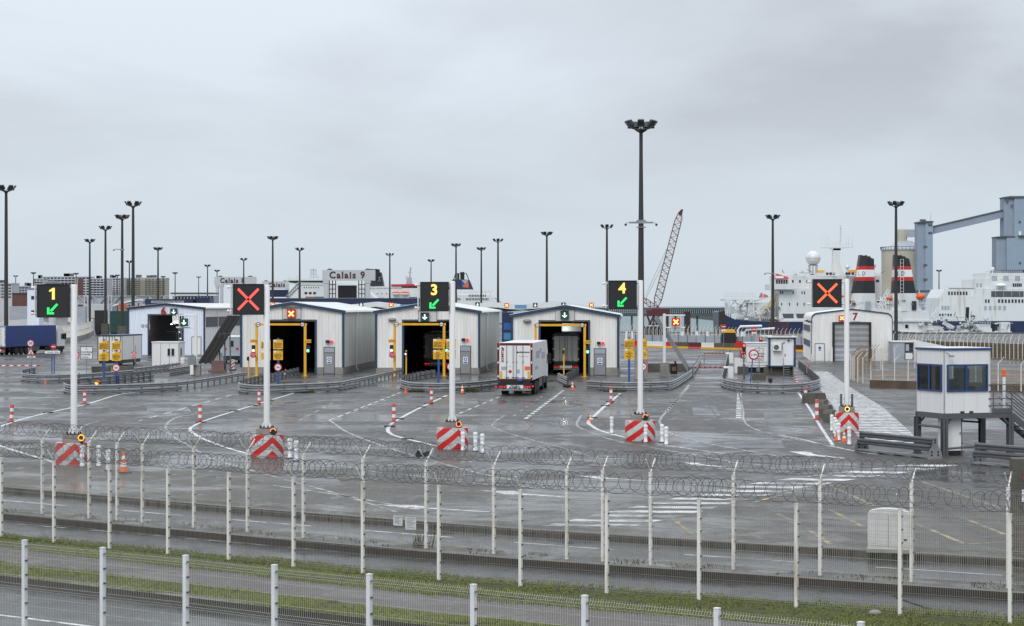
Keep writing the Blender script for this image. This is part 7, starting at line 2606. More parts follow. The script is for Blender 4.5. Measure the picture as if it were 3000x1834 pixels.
MB().box(0, wd, 0, 3, 0, WZ(850, Yq)).build('wall', M['clad_blue'], t)
mb = MB()
for yy in (872, 914):
    mb.box(0.65, wd + 0.01, -0.05, -0.005, WZ(yy + 5, Yq), WZ(yy - 5, Yq))
mb.build('window', M['winglass'], t)
for lab, px0, px1, py0, py1, Yq, m1, cat, nm in (('dark green curtain-sided lorry body parked by shed 6', 322, 372, 911, 962, 430, 'green', 'lorry', 'parked_lorry'), ('white lorry body beyond the narrow white tower', 28, 82, 897, 918, 520, 'greypanel', 'lorry', 'parked_lorry'), ('grey lorry body under the truss walkway', 224, 250, 898, 920, 500, 'greypanel', 'lorry', 'parked_lorry'), ('black lorry body behind the curved road masts', 277, 310, 909, 925, 470, 'black', 'lorry', 'parked_lorry')):
    k = F / Yq
    t = thing(nm, lab, cat, (WX(px0, Yq), Yq, 0), 0, 'lorries parked far off')
    wd = (px1 - px0) / k
    top = WZ(py0, Yq)
    MB().box(0, wd, 0, 2.5, 1.1, max(top, 3.6)).build('body', M[m1], t)
    MB().box(0.1, wd - 0.1, 0.1, 2.4, 0.55, 1.09).build('chassis', M['black'], t)
    for x in (0.25, 0.75):
        for yy in (0.15, 2.35):
            MB().lathe([(0.5, -0.15), (0.5, 0.15)], 12, (wd * x, yy, 0.5), axis='y').build('wheel', M['rubber'], t)


def car(label, px, gyy, m1, rot=0.0, group='cars parked by the curved road'):
    x, y = G(px, gyy)
    t = thing('parked_car', label, 'car', (x, y, 0), rot, group)
    prof = [(-2.1, 0.35), (2.1, 0.35), (2.15, 0.75), (1.9, 0.9), (1.1, 0.98), (0.5, 1.45), (-1.2, 1.48), (-1.9, 1.0), (-2.15, 0.9)]
    MB().prism(prof, -0.85, 0.85).build('body', M[m1], t)
    MB().prism([(0.95, 0.99), (0.45, 1.40), (-1.15, 1.42), (-1.75, 1.0)], -0.86, 0.86).build('window', M['winglass'], t)
    for sx in (-1.3, 1.3):
        for sy in (-0.8, 0.8):
            MB().lathe([(0.32, -0.1), (0.32, 0.1)], 14, (sx, sy, 0.32), axis='y').build('wheel', M['rubber'], t)


car('red car by the mast foot beside shed 6', 345, 966, 'red', 1.2)
car('dark car tight against shed 6, behind the white box', 368, 968, 'black', 1.2)
car('white van-like car behind the orange barrel', 300, 953, 'signwhite', 1.3)
t = thing('orange_barrel', 'orange barrier drums on the curved road edge', 'barrier', (*G(283, 958), 0))
MB().lathe([(0.5, 0), (0.55, 0.4), (0.35, 1.0), (0.3, 1.2)], 12).build('drum', M['orange'], t)
for lab, px, y0, y1 in (('white bin box by the mast beside shed 6', 365, 957, 974), ('white bin box by the farther mast of the curved road', 306, 941, 957)):
    Yq = gy(y1)
    tag(MB().box(-0.32, 0.32, -0.3, 0.3, 0, WZ(y0, Yq)).build('bin_box', M['signwhite'], None, loc=(WX(px, Yq), Yq, 0)), lab, 'box', 'white boxes at mast feet')
# concrete feet of the two close masts
for lab, px, yt in (('square concrete foot of the shorter mast by shed 6', 358, 633), ('square concrete foot of the farther curved-road mast', 309, 665)):
    Yq = (ZT - H) * F / (HY - yt)
    tag(MB().box(-0.75, 0.75, -0.8, 0.8, 0, 3.0).build('mast_foot', M['concrete_dark'], None, loc=(WX(px, Yq), Yq, 0)), lab, 'mast foot', 'concrete mast feet')

# truss walkway across the left distance
Yq = 640.0
k = F / Yq
t = thing('truss_walkway', 'pale truss walkway on lattice legs crossing before the flats', 'walkway', (WX(190, Yq), Yq, 0))
Lw = (520 - 190) / k
z0, z1 = WZ(891, Yq), WZ(867, Yq)
mb = MB()
for z in (z0, z1):
    mb.bar((0, 0, z), (Lw, 0, z), 0.22)
nseg = 16
for i in range(nseg):
    a, b = Lw * i / nseg, Lw * (i + 1) / nseg
    mb.bar((a, 0, z0), (b, 0, z1) if i % 2 else (a, 0, z1), 0.16)
    mb.bar((a, 0, z1 if i % 2 == 0 else z0), (b, 0, z0 if i % 2 == 0 else z1), 0.16)
mb.build('truss', M['flat'], t)
MB().box(0, Lw * 0.72, 0.3, 3.0, z0, z1 - 0.3).build('gallery', M['greypanel'], t)
for x in (248, 318):
    mb = MB()
    xx = (x - 190) / k
    for s in (0, 10 / k):
        mb.bar((xx + s, -0.2, 0), (xx + s, -0.2, z1 + 0.3), 0.3)
    for i in range(5):
        mb.bar((xx, -0.2, z1 * i / 5), (xx + 10 / k, -0.2, z1 * (i + 1) / 5), 0.12)
    mb.build('lattice_leg', M['flat'], t)
t = thing('arched_canopy', 'white arched canopy with orange panel behind shed 6', 'canopy', (WX(330, 520), 520, 0))
mb = MB()
for i in range(10):
    a0, a1 = i / 10, (i + 1) / 10
    f = lambda u: WZ(894, 520) + (WZ(876, 520) - WZ(894, 520)) * math.sin(u * PI / 2)
    mb.add([(a0 * 8, 0, f(a0)), (a1 * 8, 0, f(a1)), (a1 * 8, 7, f(a1)), (a0 * 8, 7, f(a0)), (a0 * 8, 0, f(a0) - 0.4), (a1 * 8, 0, f(a1) - 0.4), (a1 * 8, 7, f(a1) - 0.4), (a0 * 8, 7, f(a0) - 0.4)], [(0, 1, 2, 3), (0, 4, 5, 1), (4, 7, 6, 5)])
mb.build('roof', M['roof'], t, fix=False)
MB().box(1.6, 3.6, -0.2, -0.05, WZ(908, 520), WZ(888, 520)).build('panel', M['orange_cont'], t)
for x in (1.5, 6):
    MB().box(x, x + 0.3, 3, 3.3, 0, WZ(888, 520)).build('column', M['steel_dark'], t)

# ------------------------------------------------------------------ flats
def flats(label, px0, px1, ytop, ybot, Yq, wallm, floors, bays, dep=14, panel=None, step=None, strip_m='flat_dark'):
    k = F / Yq
    x0 = WX(px0, Yq)
    wd = (px1 - px0) / k
    zt = WZ(ytop, Yq)
    zb = 0.0
    t = thing('apartment_block', label, 'apartment block', (x0, Yq, 0), 0, 'flats beyond the port')
    MB().box(0, wd, 0, dep, 0, zt).build('wall', M[wallm], t)
    MB().box(-0.2, wd + 0.2, -0.3, dep, zt, zt + 0.5).build('roof_edge', M['flat'], t)
    fh = (zt - WZ(ybot, Yq)) / floors
    for f in range(floors):
        z = zt - (f + 0.72) * fh
        fl = bpy.data.objects.new('storey', None)
        C.objects.link(fl)
        fl.parent = t
        mb = MB()
        bw = wd / bays
        for b in range(bays):
            mb.box(b * bw + bw * 0.16, b * bw + bw * 0.84, -0.12, -0.02, z, z + fh * 0.55)
        mb.build('window', M[strip_m] if (f + bays) % 2 else M['flat_dark'], fl)
        if step:
            MB().box(wd * step[0], wd * step[1], -1.0, -0.13, z - fh * 0.28, z + fh * 0.02).build('balcony', M[wallm], fl)
    mb = MB()
    rnd = random.Random(px0)
    for i in range(3):
        x = rnd.uniform(0.1, 0.8) * wd
        mb.box(x, x + wd * 0.08 + 1, 3, 6, zt + 0.5, zt + 0.5 + rnd.uniform(1.0, 2.2))
    mb.build('roof_plant', M['flat_dark'], t)
    if panel:
        for a, b, m2 in panel:
            MB().box(wd * a, wd * b, -0.35, -0.16, zb, zt - fh * 0.4).build('facade_panel', M[m2], t)
    return t


flats('low pale flats at the start of the distant row', 98, 126, 818, 862, 1150, 'flat', 6, 3, step=(0.05, 0.95))
flats('white flats with a red brown panel and blue windows', 126, 262, 812, 866, 1170, 'flat', 7, 13, panel=((0.76, 0.86, 'brick'), (0.70, 0.75, 'flat_beige')), step=(0.0, 0.68), strip_m='navy')
flats('white and blue banded flats behind the curved road masts', 262, 314, 818, 868, 1160, 'flat', 7, 5, step=(0.0, 1.0), strip_m='navy')
flats('plain grey-white flats with small windows', 314, 362, 816, 868, 1180, 'flat', 8, 6)
flats('beige flats with deep balconies, end of the distant row', 362, 484, 816, 868, 1190, 'flat_beige', 9, 12, panel=((0.40, 0.52, 'silo'),), step=(0.0, 1.0))
flats('pale grey block at the frame edge behind the tall mast', -30, 34, 832, 875, 900, 'flat', 5, 6)
flats('low grey block behind the dark brick hall', 54, 82, 840, 862, 1000, 'greypanel', 3, 3)
Yq = 760.0
t = thing('brick_hall', 'long dark brick hall with flat roof behind the blue lorry', 'building', (WX(36, Yq), Yq, 0))
MB().box(0, 46 / F * Yq, 0, 10, 0, WZ(860, Yq)).build('wall', M['brick'], t)
MB().box(-0.3, 46 / F * Yq + 0.3, -0.3, 10, WZ(860, Yq), WZ(858, Yq)).build('roof', M['flat_dark'], t)
t = thing('round_pavilion', 'grey round pavilion roof above the sign showing 1', 'building', (WX(154, 700), 700, 0))
MB().lathe([(1.2, 8), (2.4, WZ(833, 700)), (2.6, WZ(831, 700)), (2.0, WZ(826, 700)), (0.6, WZ(822, 700))], 16).build('roof', M['steel_dark'], t)
MB().lathe([(1.4, 0), (1.4, 8.0)], 12).build('shaft', M['flat'], t)
Yq = 760.0
t = thing('terminal_hall', 'low glazed terminal hall with dark roof over shed 6', 'building', (WX(505, Yq), Yq, 0))
MB().box(0, 122 / F * Yq, 0, 12, 0, WZ(866, Yq)).build('wall', M['greypanel'], t)
MB().box(-0.6, 123 / F * Yq, -1, 12, WZ(862, Yq), WZ(857, Yq)).build('roof', M['steel_dark'], t)
mb = MB()
for i in range(12):
    mb.box(1 + i * 1.25, 1.8 + i * 1.25, -0.1, -0.02, 7.2, WZ(866, Yq) - 0.3)
mb.build('window', M['winglass'], t)

# ------------------------------------------------------------------ loading gantries with their names
def calais(label, bx0, bx1, by0, by1, legs, Yq, body, foot, ramp_=None, size=0.7, tx=0.5, sx=1.0):
    k = F / Yq
    t = thing('berth_gantry', label, 'gantry', (WX(bx0, Yq), Yq, 0), 0, 'berth gantries')
    wd, z1, z0 = (bx1 - bx0) / k, WZ(by0, Yq), WZ(by1, Yq)
    b = MB().box(0, wd, 0, 1.6, z0, z1).build('name_board', M['flat'], t)
    text(body, (z1 - z0) * size * 1.12, (wd * tx, -0.06, (z0 + z1) / 2), M['txt_brown'], b, ext=0.03, bold=0.11, space=1.22, sx=sx)
    for a, c in legs:
        x0, x1 = (a - bx0) / k, (c - bx0) / k
        MB().box(x0, x1, 0.1, 1.5, 0, z0 - 0.01).box(x0 - 0.25, x1 + 0.25, 0.0, 1.6, z0 - 0.9, z0 - 0.02).build('leg', M['flat'], t)
    mb = MB()
    for q in (0.14, 0.86):
        mb.lathe([(1.3, 0.3), (1.3, 1.2)], 16, (wd * q, 0, z1 - 0.75), axis='y')
    mb.build('pulley', M['flat_dark'], t)
    if ramp_:
        x0, x1, y0, y1 = ramp_
        mb = MB()
        mb.box((x0 - bx0) / k, (x1 - bx0) / k, 2.0, 2.6, WZ(y1, Yq), WZ(y0, Yq))
        for i in range(7):
            x = (x0 + (x1 - x0) * i / 6 - bx0) / k
            mb.bar((x, 1.7, WZ(y1, Yq)), (x, 1.7, WZ(y0, Yq)), 0.25)
        for s in (964, 1050):
            x = (s - bx0) / k
            for j in range(5):
                mb.bar((x, 1.2, 8 + j * 1.6), (x + 2.2, 1.2, 8 + j * 1.6), 0.28)
            for o in (0, 1.1, 2.2):
                mb.bar((x + o, 1.25, 0), (x + o, 1.25, z0), 0.3)
        mb.build('link_ramp', M['black'], t)
    return t


calais('nearer pale berth gantry with the largest board, reading Calais nine', 944, 1099, 791, 822, ((948, 961), (1070, 1084)), 700, 'Calais 9', 885, (990, 1043, 836, 890), 0.78, 0.47, 0.98)
calais('pale berth gantry reading Calais eight above the terminal hall', 628, 750, 811, 834, ((632, 640), (644, 653), (736, 744)), 850, 'Calais 8', 885, None, 0.74, 0.43, 0.95)
calais('farther pale berth gantry, its board half hidden by the red-crossed sign', 768, 846, 824, 846, ((772, 779), (838, 845)), 980, 'Calais', 885, None, 0.70, 0.55, 0.95)
# containers and sheds at the berths
for lab, x0, x1, y0, y1, m1 in (('orange container under the Calais 9 gantry', 895, 921, 869, 886, 'orange_cont'), ('green container next to the orange one', 922, 947, 869, 886, 'green_cont'), ('navy cabin block on the berth behind the red-crossed sign', 790, 843, 849, 870, 'ship_blue')):
    Yq = 690.0
    k = F / Yq
    wd, hh = (x1 - x0) / k, (y1 - y0) / k
    t = thing('container', lab, 'container', (WX(x0, Yq), Yq, WZ(y1, Yq)), 0)
    MB().box(0, wd, 0, 2.5, 0, hh).build('shell', M[m1], t)
    mb = MB()
    i = 0.15
    while i < wd:
        mb.box(i, i + 0.18, -0.05, -0.005, 0.1, hh - 0.1)
        i += 0.4
    mb.build('rib', M[m1], t)
t = thing('berth_shed', 'long navy low building in front of the moored ferries', 'building', (WX(780, 660), 660, 0))
MB().box(0, 450 / F * 660, 0, 4, 0, WZ(874, 660)).build('wall', M['navy'], t)
MB().box(-0.1, 450 / F * 660 + 0.1, -0.1, 4.1, WZ(874, 660), WZ(873, 660)).build('roof', M['greypanel'], t)
t = thing('boarding_bridge', 'inclined grey boarding bridge beside the white ferry bow', 'bridge', (WX(838, 685), 685, 0))
mb = MB()
k = F / 685
for o in (0, 1.4):
    mb.bar((0, o, WZ(868, 685)), (40 / k, o, WZ(826, 685)), 0.35)
    mb.bar((0, o, WZ(878, 685)), (40 / k, o, WZ(838, 685)), 0.35)
for i in range(8):
    u, v = i / 8, (i + 1) / 8
    mb.bar((40 / k * u, 0, WZ(868 - 42 * u, 685)), (40 / k * v, 0, WZ(878 - 40 * v, 685)), 0.2)
mb.bar((39 / k, 0.7, 0), (39 / k, 0.7, WZ(822, 685)), 0.8)
mb.bar((4 / k, 0.7, 0), (4 / k, 0.7, WZ(872, 685)), 0.4)
mb.build('truss', M['steel'], t)


# ------------------------------------------------------------------ ships
def pxpoly(pts, Yq, ox=0.0):
    return [(WX(x, Yq) - ox, WZ(y, Yq)) for x, y in pts]


def ship_boxes(t, ox, Yq, lst):
    for nm, m1, x0, x1, y0, y1, d0, d1 in lst:
        MB().box(WX(x0, Yq) - ox, WX(x1, Yq) - ox, d0, d1, WZ(y1, Yq), WZ(y0, Yq)).build(nm, M[m1], t)


def windows(t, ox, Yq, x0, x1, y0, y1, n, m1='winglass', fill_=0.55, y=-0.06, nm='window', d=0.055):
    mb = MB()
    for i in range(n):
        a = x0 + (x1 - x0) * (i + 0.5 - fill_ / 2) / n
        b = x0 + (x1 - x0) * (i + 0.5 + fill_ / 2) / n
        mb.box(WX(a, Yq) - ox, WX(b, Yq) - ox, y, y + d, WZ(y1, Yq), WZ(y0, Yq))
    return struct(mb.build(nm, M[m1], t), 'stuff')


def railing(t, ox, Yq, x0, x1, y0, y1, n, yd=0.2, w_=0.07, m1='ship'):
    mb = MB()
    for i in range(n + 1):
        x = WX(x0 + (x1 - x0) * i / n, Yq) - ox
        mb.bar((x, yd, WZ(y1, Yq)), (x, yd, WZ(y0, Yq)), w_)
    for f in (0, 0.5):
        z = WZ(y0 + (y1 - y0) * f, Yq)
        mb.bar((WX(x0, Yq) - ox, yd, z), (WX(x1, Yq) - ox, yd, z), w_)
    return struct(mb.build('railing', M[m1], t), 'stuff')


# cable ship along the quay
Yq = 535.0
k = F / Yq
ox = WX(2300, Yq)
t = thing('cable_ship', 'white and dark blue cable ship with red-banded twin funnels', 'ship', (ox, Yq, 0), 0)
hull = pxpoly([(2112, 1012), (2108, 915), (2114, 911), (2128, 924), (2152, 936), (2200, 941), (2283, 943), (2486, 943.5), (2640, 972), (2960, 984), (2960, 1012)], Yq, ox)
MB().prism(hull, 0, 18).build('hull', M['ship_blue'], t)
MB().prism(pxpoly([(2283, 850), (2320, 845), (2478, 845), (2486, 943), (2283, 943)], Yq, ox), 0.8, 17).build('superstructure', M['ship'], t)
MB().prism(pxpoly([(2486.2, 908), (2700, 908), (2720, 915), (2730, 943), (2486.2, 943)], Yq, ox), 0.85, 17).build('aft_superstructure', M['ship'], t)
MB().prism(pxpoly([(2283, 942.5), (2730, 942.5), (2730, 938), (2283, 938)], Yq, ox), 0.4, 0.79).build('rubbing_strake', M['ship'], t)
ship_boxes(t, ox, Yq, [
    ('bridge_deck', 'ship', 2276, 2478, 807, 845, 2.5, 15.5), ('bridge_wing', 'ship', 2267, 2325, 832, 848, -1.0, 18.5), ('deck_block', 'ship', 2400, 2596, 806, 907.5, 7.5, 15.4),
    ('aft_house', 'ship', 2625, 2722, 909, 990, 1.0, 16), ('aft_deck', 'ship', 2560, 2965, 972, 990, 0.1, 17.5), ('aft_locker', 'ship', 2705, 2770, 958, 980, 2, 14)])
MB().prism(pxpoly([(2272, 817), (2277, 801), (2311, 812), (2311, 817)], Yq, ox), 1.0, 3.0).build('wing_canopy', M['redpost'], t)
MB().prism(pxpoly([(2273, 815), (2273, 808.5), (2297, 808.5), (2297, 815)], Yq, ox), 0.9, 0.99).build('wing_board', M['signwhite'], t)
windows(t, ox, Yq, 2276, 2312, 820, 831, 5, y=2.42)
windows(t, ox, Yq, 2316, 2400, 820, 828, 4, fill_=0.22, y=2.42)
for x, y in ((2288, 857), (2294, 857), (2325, 857), (2351, 857), (2358, 857), (2291, 891), (2314, 891), (2337, 891), (2357, 891), (2466, 821), (2575, 823)):
    MB().box(WX(x - (1.4 if x < 2400 else 5), Yq) - ox, WX(x + (1.4 if x < 2400 else 5), Yq) - ox, 0.7 if x < 2400 else 2.1, 0.79 if x < 2400 else 2.19, WZ(y + 4, Yq), WZ(y - 4, Yq)).build('window', M['winglass'], t)
for x0, x1 in ((2293, 2326), (2333, 2359)):
    MB().prism(pxpoly([(x0, 919), (x1, 919), (x1, 932), (x0 + 4, 932)], Yq, ox), 0.72, 0.79).build('mooring_port', M['flat_dark'], t)
railing(t, ox, Yq, 2290, 2600, 799, 807, 40, 7.6)
railing(t, ox, Yq, 2325, 2380, 834, 844, 8, 0.9)
mb = MB()                                                            # foredeck
mb.prism(pxpoly([(2126, 876), (2216, 876), (2216, 880), (2126, 880)], Yq, ox), 2, 14)
for x in (2128, 2133, 2139, 2170, 2210):
    mb.bar((WX(x, Yq) - ox, 2, WZ(930, Yq)), (WX(x, Yq) - ox, 2, WZ(878, Yq)), 0.35)
mb.prism(pxpoly([(2190, 928), (2198, 887), (2262, 886), (2262, 930)], Yq, ox), 3, 12)
for (x0, y0, x1, y1) in ((2150, 880, 2190, 905), (2160, 905, 2190, 880), (2200, 886, 2250, 872), (2215, 880, 2270, 868), (2140, 900, 2160, 880), (2170, 900, 2200, 880), (2182, 906, 2160, 886)):
    mb.bar((WX(x0, Yq) - ox, 2.2, WZ(y0, Yq)), (WX(x1, Yq) - ox, 3.2, WZ(y1, Yq)), 0.28)
mb.build('foredeck_house', M['ship'], t)
railing(t, ox, Yq, 2124, 2216, 859, 876, 13, 2.2, 0.09)
railing(t, ox, Yq, 2155, 2280, 928, 938, 22, 0.4)
mb = MB()
for x in (2155, 2172):
    mb.lathe([(1.0, 0), (1.0, 1.6)], 14, (WX(x, Yq) - ox, 3, WZ(910, Yq)), axis='x')
for x in (2216,):
    mb.lathe([(0.5, WZ(932, Yq)), (0.5, WZ(916, Yq)), (0.3, WZ(912, Yq))], 12, (WX(x, Yq) - ox, 2, 0))
mb.box(WX(2145, Yq) - ox, WX(2185, Yq) - ox, 2, 4, WZ(934, Yq), WZ(918, Yq))
mb.build('winch', M['signwhite'], t)
mb = MB()
mb.bar((WX(2232, Yq) - ox, 2, WZ(928, Yq)), (WX(2278, Yq) - ox, 2.5, WZ(860, Yq)), 0.9, 0.6)
mb.bar((WX(2262, Yq) - ox, 6, WZ(928, Yq)), (WX(2284, Yq) - ox, 6.5, WZ(858, Yq)), 0.9, 0.6)
mb.bar((WX(2240, Yq) - ox, 2, WZ(908, Yq)), (WX(2268, Yq) - ox, 2, WZ(890, Yq)), 0.4)
mb.build('yellow_frame', M['cream'], t)
MB().prism(pxpoly([(2228, 872), (2236, 857), (2256, 866), (2256, 873)], Yq, ox), 4, 5).build('radar_shield', M['steel'], t)
mb = MB()
for y in (862, 866, 870):
    mb.sphere((WX(2241, Yq) - ox, 3.9, WZ(y, Yq)), 0.22, 8, 6)
mb.build('signal_lamp', M['e_stop'], t)
mb = MB()                                                            # radome on its pedestal
MB().prism(pxpoly([(2486.5, 943.4), (2732, 943.4), (2740, 990), (2486.5, 990)], Yq, ox), 0.9, 16.9).build('lower_side', M['ship'], t)
mb = MB()
rc = (WX(2392, Yq) - ox, 6, WZ(755, Yq))
d = MB().sphere(rc, 22 / k, 28, 16).build('radome', M['ship'], t, True)
mb.lathe([(22 / k + 0.02, rc[2] - 0.05), (22 / k + 0.02, rc[2] + 0.05)], 28, (rc[0], rc[1], 0))
for a in range(8):
    q = 2 * PI * a / 8
    mb.bar((rc[0] + 1.1 * math.cos(q), rc[1] + 1.1 * math.sin(q), WZ(800, Yq)), (rc[0] + 1.2 * math.cos(q), rc[1] + 1.2 * math.sin(q), WZ(777, Yq)), 0.12)
mb.lathe([(1.3, WZ(777, Yq)), (1.3, WZ(775, Yq))], 14, (rc[0], rc[1], 0))
mb.build('radome_seam', M['grey'], d)
for x, y, r_ in ((2495, 781, 7), (2573, 776, 8)):
    MB().sphere((WX(x, Yq) - ox, 7, WZ(y, Yq)), r_ / k, 16, 10).lathe([(0.3, WZ(806, Yq)), (0.3, WZ(y + 5, Yq))], 8, (WX(x, Yq) - ox, 7, 0)).build('small_dome', M['ship'], t, True)
mb = MB()                                                            # signal mast
mb.prism(pxpoly([(2450, 808), (2453, 725), (2476, 725), (2472, 760), (2486, 808)], Yq, ox), 7, 8.6)
mb.prism(pxpoly([(2444, 725), (2455, 731), (2474, 731), (2490, 724), (2512, 722), (2512, 720.5), (2419, 722), (2419, 723.5)], Yq, ox), 7, 8.6)
mb.bar((WX(2476, Yq) - ox, 7.8, WZ(722, Yq)), (WX(2477, Yq) - ox, 7.8, WZ(657, Yq)), 0.35)
for x, y in ((2420, 690), (2433, 683), (2440, 690), (2493, 697), (2500, 688), (2511, 694)):
    mb.bar((WX(x, Yq) - ox, 7.4, WZ(724, Yq)), (WX(x, Yq) - ox, 7.4, WZ(y, Yq)), 0.10)
mb.bar((WX(2419, Yq) - ox, 7.1, WZ(712, Yq)), (WX(2512, Yq) - ox, 7.1, WZ(712, Yq)), 0.08)
for y in (665, 675, 685, 700):
    mb.bar((WX(2474, Yq) - ox, 7.6, WZ(y, Yq)), (WX(2480, Yq) - ox, 7.6, WZ(y, Yq)), 0.12)
mb.build('signal_mast', M['ship'], t)
mb = MB()
for x in (2428, 2438, 2447, 2485, 2492, 2503):
    mb.sphere((WX(x, Yq) - ox, 2.4, WZ(801, Yq)), 0.42, 8, 6)
mb.build('float_drum', M['black'], t)
MB().box(WX(2402, Yq) - ox, WX(2423, Yq) - ox, 4, 6, WZ(799, Yq), WZ(791, Yq)).box(WX(2497, Yq) - ox, WX(2520, Yq) - ox, 4, 6, WZ(798, Yq), WZ(790, Yq)).build('yellow_box', M['yellow'], t)
for nm, bl_, br_, tl_, tr_, y0l, y0r, white_b in (('funnel', 2504, 2566, 2526, 2563, 746, 758, (2486, 2569)), ('funnel', 2622, 2686, 2628, 2666, 745, 758, (2606, 2700))):
    f = bpy.data.objects.new('funnel', None)
    C.objects.link(f)
    f.parent = t
    ysp = [(None, 'funnel'), (779.5, 'red'), (790, 'signwhite'), (811, 'red'), (822, 'funnel'), (859, 'ship')]

    def edge(y):
        u = (y - 752) / (859 - 752)
        return tl_ + (bl_ - tl_) * u, tr_ + (br_ - tr_) * u
    bounds = [752, 779.5, 790, 811, 822, 859, 912]
    for i, (m1) in enumerate(('funnel', 'red', 'signwhite', 'red', 'funnel', 'ship')):
        a, b = bounds[i], bounds[i + 1]
        (xa0, xa1), (xb0, xb1) = edge(a), edge(b)
        if i == 0:
            poly = [(xa0, y0l), (xa1, y0r), (xb1, b), (xb0, b)]
        elif i == 5:
            poly = [(xa0, a), (xa1, a), (white_b[1], b), (white_b[0], b)]
        else:
            poly = [(xa0, a), (xa1, a), (xb1, b), (xb0, b)]
        P = pxpoly(poly, Yq, ox)
        # front face wedge: a ridge two fifths along gives the faceted plan
        mb = MB()
        (x0, z0), (x1, z1), (x2, z2), (x3, z3) = P
        rt, rb = x0 + (x1 - x0) * 0.42, x3 + (x2 - x3) * 0.42
        zr = z0 + (z1 - z0) * 0.42
        vs = [(x0, 2.2, z0), (rt, 0.6, zr), (x1, 1.2, z1), (x2, 1.2, z2), (rb, 0.6, z2), (x3, 2.2, z3), (x0, 6, z0), (x1, 6, z1), (x2, 6, z2), (x3, 6, z3)]
        mb.add(vs, [(0, 1, 4, 5), (1, 2, 3, 4), (2, 7, 8, 3), (6, 0, 5, 9), (7, 6, 9, 8), (0, 6, 7, 2, 1), (5, 4, 3, 8, 9)])
        mb.build('band', M[m1], f)
    mb = MB()
    for q in (0.45, 0.7):
        xx = WX(tl_ + (tr_ - tl_) * q, Yq) - ox
        mb.sphere((xx, 3, WZ(y0l + (y0r - y0l) * q, Yq)), 0.5, 10, 6)
    mb.build('exhaust', M['funnel'], f)
    lx = (2522 if nm and bl_ == 2504 else 2637)
    text('LD', 1.6, (WX(lx + 3, Yq) - ox, 0.55, WZ(801.5, Yq)), M['txt'], f, ext=0.02, shear=0.2, sx=0.8, space=1.5)
MB().box(WX(2537, Yq) - ox, WX(2552, Yq) - ox, 0.4, 0.56, WZ(909, Yq), WZ(883, Yq)).build('louvre', M['greypanel'], t)
MB().box(WX(2673, Yq) - ox, WX(2686, Yq) - ox, 0.5, 1.1, WZ(908, Yq), WZ(882, Yq)).build('louvre', M['winglass'], t)
MB().box(WX(2638, Yq) - ox, WX(2653, Yq) - ox, 0.9, 0.99, WZ(939, Yq), WZ(922, Yq)).build('louvre', M['greypanel'], t)
MB().box(WX(2654, Yq) - ox, WX(2663, Yq) - ox, 0.9, 0.99, WZ(962, Yq), WZ(951, Yq)).build('window', M['winglass'], t)
mb = MB()                                                            # ladder on the second funnel
for x in (2639, 2648):
    mb.bar((WX(x, Yq) - ox, 0.4, WZ(886, Yq)), (WX(x, Yq) - ox, 0.4, WZ(759, Yq)), 0.1)
for i in range(12):
    y = 760 + i * 10.5
    mb.bar((WX(2639, Yq) - ox, 0.3, WZ(y, Yq)), (WX(2648, Yq) - ox, 0.3, WZ(y, Yq)), 0.09)
mb.build('ladder', M['ship'], t)
for x, y, r_ in ((2700, 869, 13), (2610, 874, 8), (2470, 868, 9), (2487, 880, 8)):
    lb = MB().sphere((WX(x, Yq) - ox, 1.5, WZ(y, Yq)), r_ / k, 14, 8, sc=(1.15, 1, 0.8)).build('lifeboat', M['lifeboat'], t, True)
    mb = MB()
    mb.bar((WX(x - r_ * 1.3, Yq) - ox, 1.2, WZ(y + r_ + 6, Yq)), (WX(x + r_ * 1.3, Yq) - ox, 1.2, WZ(y + r_ + 6, Yq)), 0.18)
    mb.bar((WX(x - r_ * 0.8, Yq) - ox, 1.2, WZ(y + 40, Yq)), (WX(x - r_ * 0.3, Yq) - ox, 1.2, WZ(y - r_ - 6, Yq)), 0.22)
    mb.bar((WX(x + r_ * 1.3, Yq) - ox, 1.2, WZ(y + r_ + 6, Yq)), (WX(x + r_ * 1.3, Yq) - ox, 1.2, WZ(y + 3, Yq)), 0.12)
    mb.build('davit', M['ship'], lb)
mb = MB()                                                            # lattice gear between the funnels and on the after deck
for (x0, y0, x1, y1) in ((2570, 905, 2606, 846), (2576, 905, 2612, 850), (2570, 880, 2618, 880), (2572, 892, 2618, 892), (2570, 906, 2618, 906), (2580, 906, 2570, 880), (2590, 906, 2582, 868), (2600, 906, 2594, 862), (2612, 906, 2600, 850), (2585, 880, 2600, 905),
                         (2492, 905, 2506, 860), (2498, 905, 2516, 870), (2486, 905, 2520, 905), (2505, 900, 2488, 884), (2688, 912, 2712, 978), (2700, 905, 2720, 950), (2702, 880, 2702, 930), (2728, 975, 2730, 930), (2730, 930, 2756, 898), (2734, 935, 2758, 902)):
    mb.bar((WX(x0, Yq) - ox, 1.6, WZ(y0, Yq)), (WX(x1, Yq) - ox, 2.2, WZ(y1, Yq)), 0.28)
struct(mb.build('lattice_gear', M['ship'], t), 'stuff')
mb = MB()
mb.bar((WX(2768, Yq) - ox, 2, WZ(945, Yq)), (WX(2800, Yq) - ox, 2, WZ(962, Yq)), 1.0)
mb.bar((WX(2798, Yq) - ox, 1.5, WZ(982, Yq)), (WX(2832, Yq) - ox, 1.5, WZ(950, Yq)), 1.1)
mb.bar((WX(2833, Yq) - ox, 1.5, WZ(985, Yq)), (WX(2834, Yq) - ox, 1.5, WZ(946, Yq)), 1.3)
mb.box(WX(2842, Yq) - ox, WX(2905, Yq) - ox, 1, 6, WZ(968, Yq), WZ(950, Yq))
mb.box(WX(2880, Yq) - ox, WX(2908, Yq) - ox, 0.8, 5, WZ(984, Yq), WZ(962, Yq))
